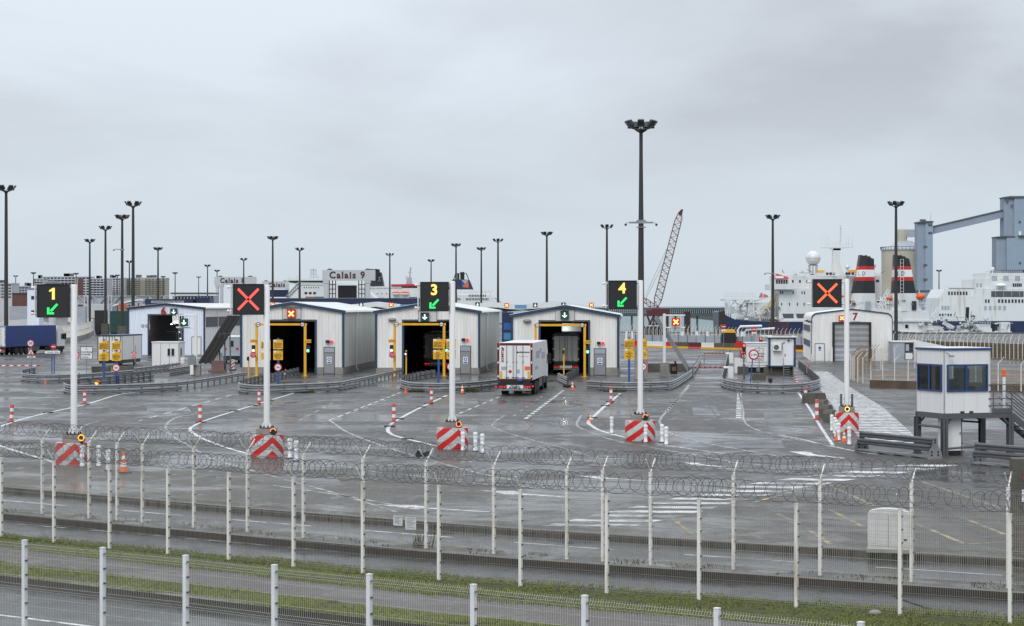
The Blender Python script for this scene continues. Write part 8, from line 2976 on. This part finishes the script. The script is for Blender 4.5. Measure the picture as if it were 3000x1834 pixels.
mb.box(WX(2935, Yq) - ox, WX(2962, Yq) - ox, 0.8, 5, WZ(986, Yq), WZ(944, Yq))
mb.box(WX(2855, Yq) - ox, WX(2872, Yq) - ox, 3, 5, WZ(942, Yq), WZ(912, Yq))
struct(mb.build('deck_machinery', M['ship'], t), 'stuff')
mb = MB()
mb.box(WX(2838, Yq) - ox, WX(2900, Yq) - ox, 1.2, 6, WZ(988, Yq), WZ(970, Yq))
mb.box(WX(2905, Yq) - ox, WX(2960, Yq) - ox, 3, 5, WZ(956, Yq), WZ(949, Yq))
mb.box(WX(2911, Yq) - ox, WX(2920, Yq) - ox, 2, 4, WZ(988, Yq), WZ(956, Yq))
mb.bar((WX(2842, Yq) - ox, 3, WZ(900, Yq)), (WX(2840, Yq) - ox, 3, WZ(945, Yq)), 0.8)
mb.build('dark_machinery', M['black'], t)
railing(t, ox, Yq, 2728, 2800, 930, 942, 12, 1.4)
railing(t, ox, Yq, 2842, 2905, 938, 950, 8, 1.0)
mb = MB().box(WX(2640, Yq) - ox, WX(2652, Yq) - ox, -0.5, 1.0, WZ(990, Yq), WZ(973, Yq))
mb.build('rust_bin', M['lattice'], t)

rnd = random.Random(21)
for nm, m1, m2, rects, n in (('deck_gear', 'ship', 'steel_dark', ((2640, 2960, 946, 984), (2720, 2880, 925, 975)), 120), ('foredeck_gear', 'ship', 'steel', ((2126, 2285, 888, 938), (2150, 2285, 905, 940)), 60), ('house_gear', 'ship', 'steel_dark', ((2290, 2596, 797, 806), (2486, 2720, 880, 908)), 70)):
    mb = MB()
    for i in range(n):
        a, b, c, d = rnd.choice(rects)
        x, y = rnd.uniform(a, b), rnd.uniform(c, d)
        yy = rnd.uniform(-0.3, 0.6) if nm != 'house_gear' else rnd.uniform(0.3, 3)
        mi = 1 if rnd.random() < 0.38 else 0
        X, Z = WX(x, Yq) - ox, WZ(y, Yq)
        q = rnd.random()
        if q < 0.45:
            mb.box(X, X + rnd.uniform(0.2, 1.0), yy, yy + 1, Z, Z + rnd.uniform(0.2, 0.8), mi)
        elif q < 0.8:
            mb.bar((X, yy, Z), (X + rnd.uniform(-1.6, 1.6), yy + 0.3, Z + rnd.uniform(0.3, 1.8)), rnd.uniform(0.08, 0.18), None, mi)
        else:
            mb.bar((X, yy, Z), (X + rnd.uniform(1, 3), yy, Z), 0.09, None, mi)
    struct(mb.build(nm, [M[m1], M[m2]], t), 'stuff')

# white ferry at the right with a blue hull
Yq = 720.0
k = F / Yq
ox = WX(2850, Yq)
t = thing('ferry', 'large white ferry with dark blue hull under the grey towers', 'ferry', (ox, Yq, 0), 0, 'ferries at their berths')
MB().prism(pxpoly([(2748, 941), (3150, 941), (3150, 1000), (2752, 1000)], Yq, ox), 0, 25).build('hull', M['ship_blue'], t)
MB().prism(pxpoly([(2768, 847), (2754, 873), (2748, 940.5), (3150, 940.5), (3150, 847)], Yq, ox), 0.05, 24).build('side', M['ship_rust'], t)
ship_boxes(t, ox, Yq, [('upper_deck', 'ship', 2859, 3150, 818, 846.5, 1.0, 23), ('top_deck', 'ship', 2892, 3150, 799, 817.5, 2, 22), ('funnel_base', 'navy', 2940, 3150, 790, 798.5, 4, 20), ('deck_opening', 'flat_dark', 2904, 2999, 853, 870, -0.03, 0.04)])
windows(t, ox, Yq, 2776, 2836, 854, 864, 7)
windows(t, ox, Yq, 2922, 3030, 877, 887, 11)
windows(t, ox, Yq, 2884, 2901, 877, 887, 2)
windows(t, ox, Yq, 2898, 3000, 808, 822, 3, 'greypanel', 0.45, 0.90)
windows(t, ox, Yq, 2860, 2880, 830, 841, 2, 'greypanel', 0.5, 0.9)
windows(t, ox, Yq, 2968, 2996, 830, 840, 5, 'winglass', 0.75, 0.9)
windows(t, ox, Yq, 2757, 2783, 896, 907, 3, 'greypanel', 0.7)
windows(t, ox, Yq, 2880, 2950, 896, 908, 5, 'greypanel', 0.5)
windows(t, ox, Yq, 2750, 2790, 919, 926, 5)
windows(t, ox, Yq, 2905, 2999, 854, 869, 4, 'steel', 0.12, -0.09, 'stanchion')
railing(t, ox, Yq, 2768, 2860, 841, 847, 24, 0.4, 0.08)
railing(t, ox, Yq, 2892, 3000, 793, 799, 20, 2.2, 0.08)
mb = MB()
for x in range(2788, 2858, 9):
    mb.box(WX(x, Yq) - ox, WX(x + 6, Yq) - ox, 3, 5, WZ(847, Yq), WZ(843, Yq))
mb.build('deck_gear', M['steel_dark'], t)
MB().sphere((WX(2920, Yq) - ox, 6, WZ(787, Yq)), 0.7, 10, 8).lathe([(0.2, WZ(799, Yq)), (0.2, WZ(789, Yq))], 6, (WX(2920, Yq) - ox, 6, 0)).build('dome', M['ship'], t, True)
MB().sphere((WX(2932, Yq) - ox, -0.5, WZ(836, Yq)), 1.3, 12, 8, sc=(1.6, 0.8, 0.6)).build('rescue_boat', M['signwhite'], t, True)
MB().box(WX(2845, Yq) - ox, WX(2853, Yq) - ox, -0.02, 0.04, WZ(871, Yq), WZ(851, Yq)).build('door', M['signwhite'], t)

# ferries in the middle distance
Yq = 900.0
k = F / Yq
ox = WX(890, Yq)
t = thing('ferry', 'white ferry bow with slanting bridge behind the red-crossed shed', 'ferry', (ox, Yq, 0), 0, 'ferries at their berths')
MB().prism(pxpoly([(838, 965), (846, 858), (872, 826), (950, 828), (1060, 835), (1130, 905), (1130, 965)], Yq, ox), 0, 25).build('hull', M['ship'], t)
MB().prism(pxpoly([(828, 819), (842, 816.5), (950, 817), (955, 822), (838, 822.5)], Yq, ox), -1, 26).build('bridge_roof', M['roof'], t)
MB().prism(pxpoly([(842, 822.8), (950, 822.3), (948, 832), (890, 832), (850, 828)], Yq, ox), 0.4, 24).build('bridge', M['winglass'], t)
MB().prism(pxpoly([(838, 828.5), (850, 828.5), (892, 832.4), (948, 832.4), (948, 834.5), (880, 834.5)], Yq, ox), -0.3, 24).build('bridge_front', M['ship'], t)
windows(t, ox, Yq, 888, 936, 840.5, 844.5, 7, fill_=0.35)
windows(t, ox, Yq, 890, 928, 855.5, 862, 3, 'winglass', 0.66)
mb = MB()
mx = WX(915, Yq) - ox
mb.bar((mx, 5, WZ(817, Yq)), (mx, 5, WZ(787, Yq)), 0.4)
for y, w_ in ((789, 8), (793, 10), (799, 9), (804, 12), (811, 14)):
    mb.bar((mx - w_ / k, 5, WZ(y, Yq)), (mx + w_ / k, 5, WZ(y, Yq)), 0.3)
for x, y in ((908, 788), (923, 789), (866, 806), (842, 812), (930, 808)):
    mb.bar((WX(x, Yq) - ox, 5, WZ(817, Yq)), (WX(x, Yq) - ox, 5, WZ(y, Yq)), 0.2)
mb.build('radar_mast', M['greypanel'], t)

Yq = 960.0
k = F / Yq
ox = WX(1160, Yq)
t = thing('ferry', 'white ferry with a long red stripe and orange lifeboats past the Calais 9 gantry', 'ferry', (ox, Yq, 0), 0, 'ferries at their berths')
MB().prism(pxpoly([(1070, 965), (1074, 840), (1145, 838), (1240, 840), (1262, 860), (1262, 965)], Yq, ox), 0, 26).build('hull', M['ship'], t)
MB().prism(pxpoly([(1146, 833), (1222, 832), (1224, 839), (1146, 838)], Yq, ox), -0.5, 24).build('red_fascia', M['red'], t)
MB().prism(pxpoly([(1176, 839.4), (1224, 839.4), (1224, 843.5), (1178, 843.5)], Yq, ox), -0.1, 0.04).build('bridge_window', M['winglass'], t)
MB().prism(pxpoly([(1080, 838.5), (1086, 795), (1113, 797), (1121, 838.5)], Yq, ox), 6, 16).build('funnel', M['funnel'], t)
text('S', 3.6, (WX(1108, Yq) - ox, 5.9, WZ(818, Yq)), M['txt_white'], t, ext=0.05, shear=0.2)
mb = MB()
for i in range(6):
    y = 799 + i * 5
    mb.bar((WX(1100, Yq) - ox, 5.7, WZ(y, Yq)), (WX(1113 + i, Yq) - ox, 5.7, WZ(y, Yq)), 0.35)
for x in (1083, 1090, 1098, 1105):
    mb.lathe([(0.7, WZ(797, Yq)), (0.7, WZ(787 + (x % 3), Yq))], 8, (WX(x, Yq) - ox, 9, 0))
mb.build('funnel_gear', M['funnel'], t)
windows(t, ox, Yq, 1084, 1180, 843, 846.5, 24, 'steel_dark', 0.4)
windows(t, ox, Yq, 1084, 1140, 858.5, 862.5, 4, 'winglass', 0.16)
windows(t, ox, Yq, 1110, 1126, 872, 878, 3, 'winglass', 0.5)
windows(t, ox, Yq, 1150, 1188, 872, 878, 5, 'winglass', 0.3)
for x0, x1 in ((1149, 1172), (1174, 1199)):
    lb = MB().sphere((WX((x0 + x1) / 2, Yq) - ox, -1.0, WZ(857.5, Yq)), (x1 - x0) / 2 / k, 16, 8, sc=(1, 0.4, 0.30)).build('lifeboat', M['lifeboat'], t, True)
    MB().box(WX(x0 + 2, Yq) - ox, WX(x1 - 2, Yq) - ox, -2.0, 0, WZ(862.5, Yq), WZ(859.5, Yq)).build('keel', M['signwhite'], lb)
MB().prism(pxpoly([(1196, 881), (1200, 870), (1222, 870), (1222, 881)], Yq, ox), -0.08, 0.04).build('lounge_window', M['glass'], t)
mb = MB()
mb.prism(pxpoly([(1186, 836), (1190, 818), (1184, 814), (1204, 815), (1206, 836)], Yq, ox), 6, 8)
mb.bar((WX(1198, Yq) - ox, 7, WZ(818, Yq)), (WX(1201, Yq) - ox, 7, WZ(782, Yq)), 0.7)
mb.bar((WX(1186, Yq) - ox, 7, WZ(810, Yq)), (WX(1204, Yq) - ox, 7, WZ(814, Yq)), 0.5)
mb.bar((WX(1192, Yq) - ox, 7, WZ(797, Yq)), (WX(1203, Yq) - ox, 7, WZ(797, Yq)), 0.3)
mb.build('radar_mast', M['greypanel'], t)

Yq = 940.0
k = F / Yq
ox = WX(1380, Yq)
t = thing('ferry', 'white ferry with navy funnel and four-colour emblem past the sign showing 3', 'ferry', (ox, Yq, 0), 0, 'ferries at their berths')
MB().prism(pxpoly([(1250, 965), (1250, 866), (1440, 866), (1452, 880), (1460, 905), (1460, 965)], Yq, ox), 0, 26).build('hull', M['ship'], t)
ship_boxes(t, ox, Yq, [('upper_deck', 'ship', 1250, 1436, 856, 865.6, 1.5, 24), ('sun_deck', 'ship', 1250, 1430, 848, 855.6, 3, 22)])
MB().prism(pxpoly([(1312, 848), (1320, 824), (1326, 818), (1374, 819), (1386, 848)], Yq, ox), 5, 16).build('funnel', M['navy'], t)
em = MB()
q = pxpoly([(1351, 819.5), (1371, 820.5), (1373, 842.5), (1353, 841)], Yq, ox)
cxx, czz = WX(1361.5, Yq) - ox, WZ(831, Yq)
for (a, b), mi in (((0, 1), 0), ((1, 2), 1), ((2, 3), 2), ((3, 0), 3)):
    em.add([(q[a][0], 4.9, q[a][1]), (q[b][0], 4.9, q[b][1]), (cxx, 4.9, czz)], [(0, 1, 2)], mi)
em.build('emblem', [M['greypanel'], M['redpost'], M['orange_cont'], M['blue_post']], t, fix=False)
mb = MB()
for x0, x1, y in ((1347, 1359, 796), (1338, 1344, 800)):
    mb.box(WX(x0, Yq) - ox, WX(x1, Yq) - ox, 8, 12, WZ(819, Yq), WZ(y, Yq))
mb.bar((WX(1328, Yq) - ox, 7, WZ(818, Yq)), (WX(1334, Yq) - ox, 7, WZ(800, Yq)), 0.4)
mb.bar((WX(1372, Yq) - ox, 7, WZ(818, Yq)), (WX(1365, Yq) - ox, 7, WZ(800, Yq)), 0.4)
mb.bar((WX(1334, Yq) - ox, 7, WZ(800.5, Yq)), (WX(1365, Yq) - ox, 7, WZ(800.5, Yq)), 0.3)
mb.build('exhaust', M['funnel'], t)
windows(t, ox, Yq, 1372, 1424, 863, 869.5, 11, y=-0.06)
windows(t, ox, Yq, 1364, 1432, 873, 880, 16, y=-0.06)
windows(t, ox, Yq, 1328, 1350, 873, 880, 4, y=-0.06)
railing(t, ox, Yq, 1340, 1445, 852, 856, 20, 1.6, 0.12)
mb = MB()
for x0, x1 in ((1448, 1468), (1440, 1452)):
    mb.bar((WX(x0, Yq) - ox, 2, WZ(872, Yq)), (WX(x1, Yq) - ox, 2, WZ(886, Yq)), 0.4)
mb.build('stern_gear', M['steel'], t)

# ------------------------------------------------------------------ jetty, dolphins, crane
Yq = 820.0
k = F / Yq
x0 = WX(1700, Yq)
t = thing('jetty', 'long dark jetty on open lattice across the sea', 'jetty', (x0, Yq, 0), 0)
Lj = (2130 - 1700) / k
MB().box(0, Lj, 0, 4, WZ(906.5, Yq), WZ(902, Yq)).build('deck', M['pier'], t)
MB().box(0, Lj, 0, 4, WZ(926.5, Yq), WZ(917.5, Yq)).build('lower_deck', M['pier'], t)
mb = MB()
x = 0.0
while x < Lj:
    mb.box(x, x + 0.30, 0.2, 3.8, WZ(917.6, Yq), WZ(906.4, Yq))
    x += 0.82
mb.bar((0, 0, WZ(912, Yq)), (Lj, 0, WZ(912, Yq)), 0.22)
mb.build('lattice', M['pier'], t)
x = 3.0
while x < Lj:
    MB().box(x, x + 0.7, 1, 3, -6, WZ(926.5, Yq) - 0.01).build('pile', M['pier'], t)
    x += 9.0
for lab, xa, xb, ya in (('dark brown dolphin pile standing in the sea, alone', 2006, 2023, 913), ('dark brown dolphin pile behind the white signal post', 1951, 1959, 912), ('dark brown dolphin pile touching the ship bow', 2107, 2124, 912)):
    Yq = 512.0
    t = MB().box(0, (xb - xa) / F * Yq, 0, 2, -6, WZ(ya, Yq)).build('dolphin', M['brown'], None, loc=(WX(xa, Yq), Yq, 0))
    tag(t, lab, 'mooring dolphin', 'dark brown mooring dolphins')
Yq = 470.0
k = F / Yq
fx = WX(1921, Yq)
t = thing('crawler_crane', 'dark red crawler crane with long lattice boom leaning over the quay', 'crane', (fx, Yq, 0), 0)


def lattice(mb, p, q, w0, w1, n, r_, taper=0.1):
    p, q = Vector(p), Vector(q)
    d = (q - p).normalized()
    a = d.cross(Vector((0, 1, 0))).normalized()
    b = Vector((0, 1, 0))

    def corner(u, i, j):
        w = w0 + (w1 - w0) * u
        if u < taper:
            w *= 0.35 + 0.65 * u / taper
        if u > 1 - taper:
            w *= 0.45 + 0.55 * (1 - u) / taper
        return p + (q - p) * u + a * (i * w / 2) + b * (j * w / 2)
    for s in range(n):
        u, v = s / n, (s + 1) / n
        for i, j in ((-1, -1), (1, -1), (1, 1), (-1, 1)):
            mb.bar(corner(u, i, j), corner(v, i, j), r_ * 1.5)
        sg = 1 if s % 2 else -1
        mb.bar(corner(u, -sg, -1), corner(v, sg, -1), r_)
        mb.bar(corner(u, -sg, 1), corner(v, sg, 1), r_)
        mb.bar(corner(u, -1, -1), corner(u, 1, -1), r_)
        mb.bar(corner(u, 1, -sg), corner(v, 1, sg), r_)


tip = (WX(1993, Yq) - fx, 0, WZ(622, Yq))
foot = (WX(1918, Yq) - fx + 0.2, 0, WZ(905, Yq))
mb = MB()
lattice(mb, foot, tip, 1.75, 1.55, 30, 0.085)
mb.build('boom', M['lattice'], t)
mb = MB()
lattice(mb, (0.8, 0, WZ(912, Yq)), (WX(1885, Yq) - fx, 0, WZ(876, Yq)), 1.3, 1.0, 8, 0.10)
mb.build('mast_frame', M['lattice'], t)
MB().prism(pxpoly([(1988, 622), (1996, 613), (2001, 614), (1998, 628), (1990, 632)], Yq, fx), -0.6, 0.6).build('boom_head', M['crane'], t)
mb = MB()
top = Vector(tip)
mid = Vector(foot) + (top - Vector(foot)) * 0.62
mb.bar((WX(1886, Yq) - fx, 0.2, WZ(878, Yq)), tuple(mid + Vector((-0.9, 0, 0.2))), 0.06)
mb.bar((WX(1890, Yq) - fx, -0.2, WZ(880, Yq)), tuple(mid + Vector((-0.9, 0, -1.5))), 0.06)
mb.bar((WX(1999, Yq) - fx, 0, WZ(628, Yq)), (WX(2000, Yq) - fx, 0, WZ(648, Yq)), 0.06)
mb.build('stay_cable', M['black'], t)
mb = MB()
mb.box(-2.2, 2.6, -1.3, 1.3, WZ(925, Yq), WZ(908, Yq))
mb.box(-1.0, 3.3, -1.2, 1.2, WZ(919, Yq), WZ(905, Yq))
mb.build('machine_house', M['crane'], t)
mb = MB()
for (xa, ya, xb, yb) in ((1895, 920, 1905, 948), (1905, 948, 1915, 925), (1915, 925, 1925, 950), (1895, 920, 1925, 920), (1925, 950, 1930, 920), (1900, 950, 1930, 950)):
    mb.bar((WX(xa, Yq) - fx, -1, WZ(ya, Yq)), (WX(xb, Yq) - fx, -1, WZ(yb, Yq)), 0.3)
    mb.bar((WX(xa, Yq) - fx, 1, WZ(ya, Yq)), (WX(xb, Yq) - fx, 1, WZ(yb, Yq)), 0.3)
struct(mb.build('carbody_frame', M['crane'], t), 'stuff')
for y in (-2.2, 1.3):
    MB().box(-2.6, 2.2, y, y + 0.9, 0, 2.0).build('crawler_track', M['black'], t)
t = thing('lattice_crate', 'dark red lattice crane piece standing by the mast before the ship', 'crane part', (WX(2272, 440), 440, 0))
mb = MB()
lattice(mb, (0, 0, WZ(990, 440)), (1.0, 0, WZ(938, 440)), 3.4, 3.6, 4, 0.16, 0.0)
mb.build('frame', M['crane'], t)

# ------------------------------------------------------------------ silos and conveyor towers
Yq = 1000.0
k = F / Yq


def wbox(nm, x0, x1, y0, y1, d0, d1, m1, t, ox):
    return MB().box(WX(x0, Yq) - ox, WX(x1, Yq) - ox, d0, d1, WZ(y1, Yq), WZ(y0, Yq)).build(nm, M[m1], t)


ox = WX(2665, Yq)
t = thing('silo', 'beige round silo with conical cap behind the red-banded funnels', 'silo', (ox, Yq, 1.0), 0, 'grain silos')
R_ = (2734 - 2596) / 2 / k
MB().lathe([(R_, 0), (R_, WZ(732, Yq) - 1)], 40, (0, R_, 0)).build('shell', M['silo'], t, True)
MB().lathe([(R_ * 1.03, WZ(732, Yq) - 1), (R_ * 1.03, WZ(729, Yq) - 1), (R_ * 0.72, WZ(722, Yq) - 1), (R_ * 0.3, WZ(704, Yq) - 1)], 40, (0, R_, 0)).build('cone_roof', M['greypanel'], t, True)
mb = MB()
for i in range(40):
    a = 2 * PI * i / 40
    mb.bar((R_ * 1.04 * math.cos(a), R_ + R_ * 1.04 * math.sin(a), WZ(729, Yq) - 1), (R_ * 1.04 * math.cos(a), R_ + R_ * 1.04 * math.sin(a), WZ(721.5, Yq) - 1), 0.2)
mb.tube([(R_ * 1.04 * math.cos(2 * PI * i / 40), R_ + R_ * 1.04 * math.sin(2 * PI * i / 40), WZ(722, Yq) - 1) for i in range(41)], 0.12, 4)
mb.build('rail', M['steel_dark'], t)
MB().lathe([(15 / k, WZ(712, Yq) - 1), (15 / k, WZ(670, Yq) - 1), (3 / k, WZ(667, Yq) - 1)], 24, (WX(2662, Yq) - ox - 1.0, R_, 0)).build('head_turret', M['silo'], t, True)
MB().box(0, 4.5, R_ - 2, R_ + 2, WZ(692, Yq) - 1, WZ(670, Yq) - 1).build('link_gallery', M['greypanel'], t)
ox = WX(2700, Yq)
t = thing('conveyor_tower', 'shorter blue-grey conveyor tower standing in front of the beige silo', 'tower', (ox, Yq - 9, 1.0), 0, 'conveyor towers')
wbox('shaft', 2677, 2700, 658, 905, 0.6, 7, 'silo_grey', t, ox)
wbox('shaft', 2700, 2722, 658, 905, 0.0, 7, 'silo_blue', t, ox)
MB().prism(pxpoly([(2675, 658), (2700, 655), (2724, 656), (2724, 659), (2700, 660), (2675, 661)], Yq, ox), -0.6, 7.4).build('roof', M['steel_dark'], t)
wbox('roof_vent', 2688, 2704, 650, 655, 2, 4, 'steel_dark', t, ox)
MB().bar((WX(2719.5, Yq) - ox, 3, WZ(656, Yq)), (WX(2719.5, Yq) - ox, 3, WZ(632, Yq)), 0.15).build('aerial', M['grey'], t)
for x, y in ((2714, 667), (2714, 690), (2700, 730), (2700, 783), (2700, 825)):
    w_ = wbox('window', x - 5.5, x + 5.5, y - 2.6, y + 2.6, -0.25, -0.02, 'steel_dark', t, ox)
ox = WX(2950, Yq)
t = thing('conveyor_tower', 'taller grey-blue conveyor tower with stepped base behind the ferry', 'tower', (ox, Yq - 9, 1.0), 0, 'conveyor towers')
wbox('shaft', 2929.5, 2958, 585, 905, 0.8, 9, 'silo_grey', t, ox)
wbox('shaft', 2958, 2988, 585, 905, 0.0, 9, 'silo_blue', t, ox)
wbox('base_block', 2906, 2935, 702, 905, 0.2, 9, 'silo_grey', t, ox)
wbox('base_block', 2935, 2990, 700, 905, -0.5, -0.01, 'silo_blue', t, ox)
MB().prism(pxpoly([(2927, 586), (2945, 583), (2990, 583), (2990, 587), (2958, 588.5), (2927, 588)], Yq, ox), -0.6, 9.4).build('roof', M['steel_dark'], t)
MB().prism(pxpoly([(2904, 701), (2935, 698.5), (2960, 699.5), (2960, 702), (2904, 703)], Yq, ox), -0.9, 9.2).build('ledge', M['steel_dark'], t)
for x, y in ((2974, 658), (2974, 778), (2951, 611), (2938, 597)):
    wbox('window', x - 3, x + 3, y - 3.5, y + 3.5, -0.6 if y > 700 else -0.2, -0.02 if y < 700 else -0.52, 'steel_dark', t, ox)
wbox('landing', 2968, 2996, 697, 701, -1.6, -0.52, 'steel_dark', t, ox)
wbox('landing_door', 2971, 2978, 686, 697, -0.3, -0.02, 'signwhite', t, ox)
ox = WX(2722, Yq)
t = thing('conveyor_gallery', 'long sloping enclosed conveyor gallery between the two towers', 'conveyor', (ox, Yq - 6, 1.0), 0, 'conveyor galleries')
MB().prism(pxpoly([(2722, 694), (2722, 673), (2944, 621), (2944, 642)], Yq, ox), 0, 4).build('gallery', M['silo_grey'], t)
MB().prism(pxpoly([(2722, 672.9), (2722, 670), (2945, 617.5), (2945, 620.9)], Yq, ox), -0.5, 4.5).build('gallery_roof', M['steel_dark'], t)
ox = WX(2988, Yq)
t = thing('conveyor_gallery', 'stub of conveyor gallery leaving the taller tower out of frame', 'conveyor', (ox, Yq - 6, 1.0), 0, 'conveyor galleries')
MB().prism(pxpoly([(2988, 628), (2988, 607), (3080, 584), (3080, 606)], Yq, ox), 0, 4).build('gallery', M['silo_grey'], t)
MB().prism(pxpoly([(2988, 606.9), (2988, 604), (3080, 581), (3080, 583.9)], Yq, ox), -0.5, 4.5).build('gallery_roof', M['steel_dark'], t)
ox = WX(3050, Yq)
t = thing('silo', 'beige silo at the frame edge beside the taller conveyor tower', 'silo', (ox, Yq + 2, 1.0), 0, 'grain silos')
R_ = 61 / k
MB().lathe([(R_, 0), (R_, WZ(686, Yq) - 1)], 36, (0, R_, 0)).build('shell', M['silo'], t, True)
MB().lathe([(R_ * 1.03, WZ(686, Yq) - 1), (R_ * 1.03, WZ(682, Yq) - 1), (R_ * 0.72, WZ(672, Yq) - 1), (R_ * 0.3, WZ(654, Yq) - 1)], 36, (0, R_, 0)).build('cone_roof', M['greypanel'], t, True)
t = thing('quay_hall', 'low blue-grey hall at the foot of the conveyor tower', 'building', (WX(2690, 820), 820, 1.0))
MB().box(0, 80 / F * 820, 0, 10, 0, WZ(853, 820) - 1).build('wall', M['silo_blue'], t)
MB().box(-0.5, 80 / F * 820 + 0.5, -0.5, 10.5, WZ(853, 820) - 1, WZ(850, 820) - 1).build('roof', M['steel_dark'], t)

# grey lorry tail between the sloping ramp and the red-crossed shed
Yq = 236.0
t = thing('parked_lorry', 'grey lorry tail with red stop plates beyond the sloping ramp', 'lorry', (WX(652, Yq), Yq, 0), 0)
MB().box(0, 2.1, 0, 8, 0.9, 3.1).build('body', M['greypanel'], t)
MB().box(-0.03, 2.13, -0.05, 8, 3.1, 3.22).build('roof_edge', M['white'], t)
MB().box(0.1, 2.0, 0.1, 7.8, 0.4, 0.89).build('chassis', M['black'], t)
mb = MB()
for x in (0.35, 1.75):
    mb.lathe([(0.16, -0.04), (0.16, -0.01)], 12, (x, 0, 1.75), 0, 'y')
mb.build('stop_plate', M['red'], t)
MB().box(0.95, 1.3, -0.03, -0.005, 2.0, 2.7).build('window', M['winglass'], t)
for x in (0.25, 1.85):
    MB().lathe([(0.45, -0.14), (0.45, 0.14)], 14, (x, 1.0, 0.45), 0, 'x').build('wheel', M['rubber'], t)
# a rope on the road and a stone on the turf
p = [G(x, y, RZ) for x, y in ((2617, 1749), (2628, 1747), (2626, 1753), (2640, 1757), (2680, 1771), (2728, 1787))]
mb = MB()
mb.tube([(x, y, RZ + 0.02) for x, y in p], 0.016, 6)
tag(mb.build('rope', M['black']), 'black rope lying on the road by the turf edge', 'rope')
mb = MB()
mb.sphere((*G(2564, 1802), 0.05), 0.12, 9, 6, sc=(1.2, 0.8, 0.6))
tag(mb.build('stone', M['concrete']), 'pale stone on the turf by the nearest fence top', 'stone')
# three pigeons on the eave of shed 7
for k, (px, py) in enumerate(((2365, 940), (2371, 942), (2377, 944))):
    Yq = 246.0
    t = thing('pigeon', '%s dark pigeon perched on the eave of shed 7' % ('outermost', 'middle', 'innermost')[k], 'bird', (WX(px, Yq) - 0.1, Yq - 0.3, WZ(py + 2.5, Yq)), 0, 'pigeons on the eave')
    b = MB().sphere((0, 0, 0.12), 0.11, 10, 8, sc=(1.5, 0.9, 1.0)).sphere((0.13, 0, 0.27), 0.06, 8, 6).prism([(-0.12, 0.12), (-0.34, 0.02), (-0.30, 0.12), (-0.1, 0.2)], -0.05, 0.05)
    b.build('body', M['black'], t, True)
    MB().prism([(0.18, 0.26), (0.25, 0.25), (0.18, 0.29)], -0.015, 0.015).build('beak', M['grey'], t)

# lettering becomes mesh so that every word is an object of its own
dg = bpy.context.evaluated_depsgraph_get()
for o in [o for o in bpy.data.objects if o.type == 'FONT']:
    me = bpy.data.meshes.new_from_object(o.evaluated_get(dg))
    n = bpy.data.objects.new(o.name.split('.')[0], me)
    C.objects.link(n)
    n.parent, n.location, n.rotation_euler, n.scale = o.parent, o.location, o.rotation_euler, o.scale
    bpy.data.objects.remove(o)
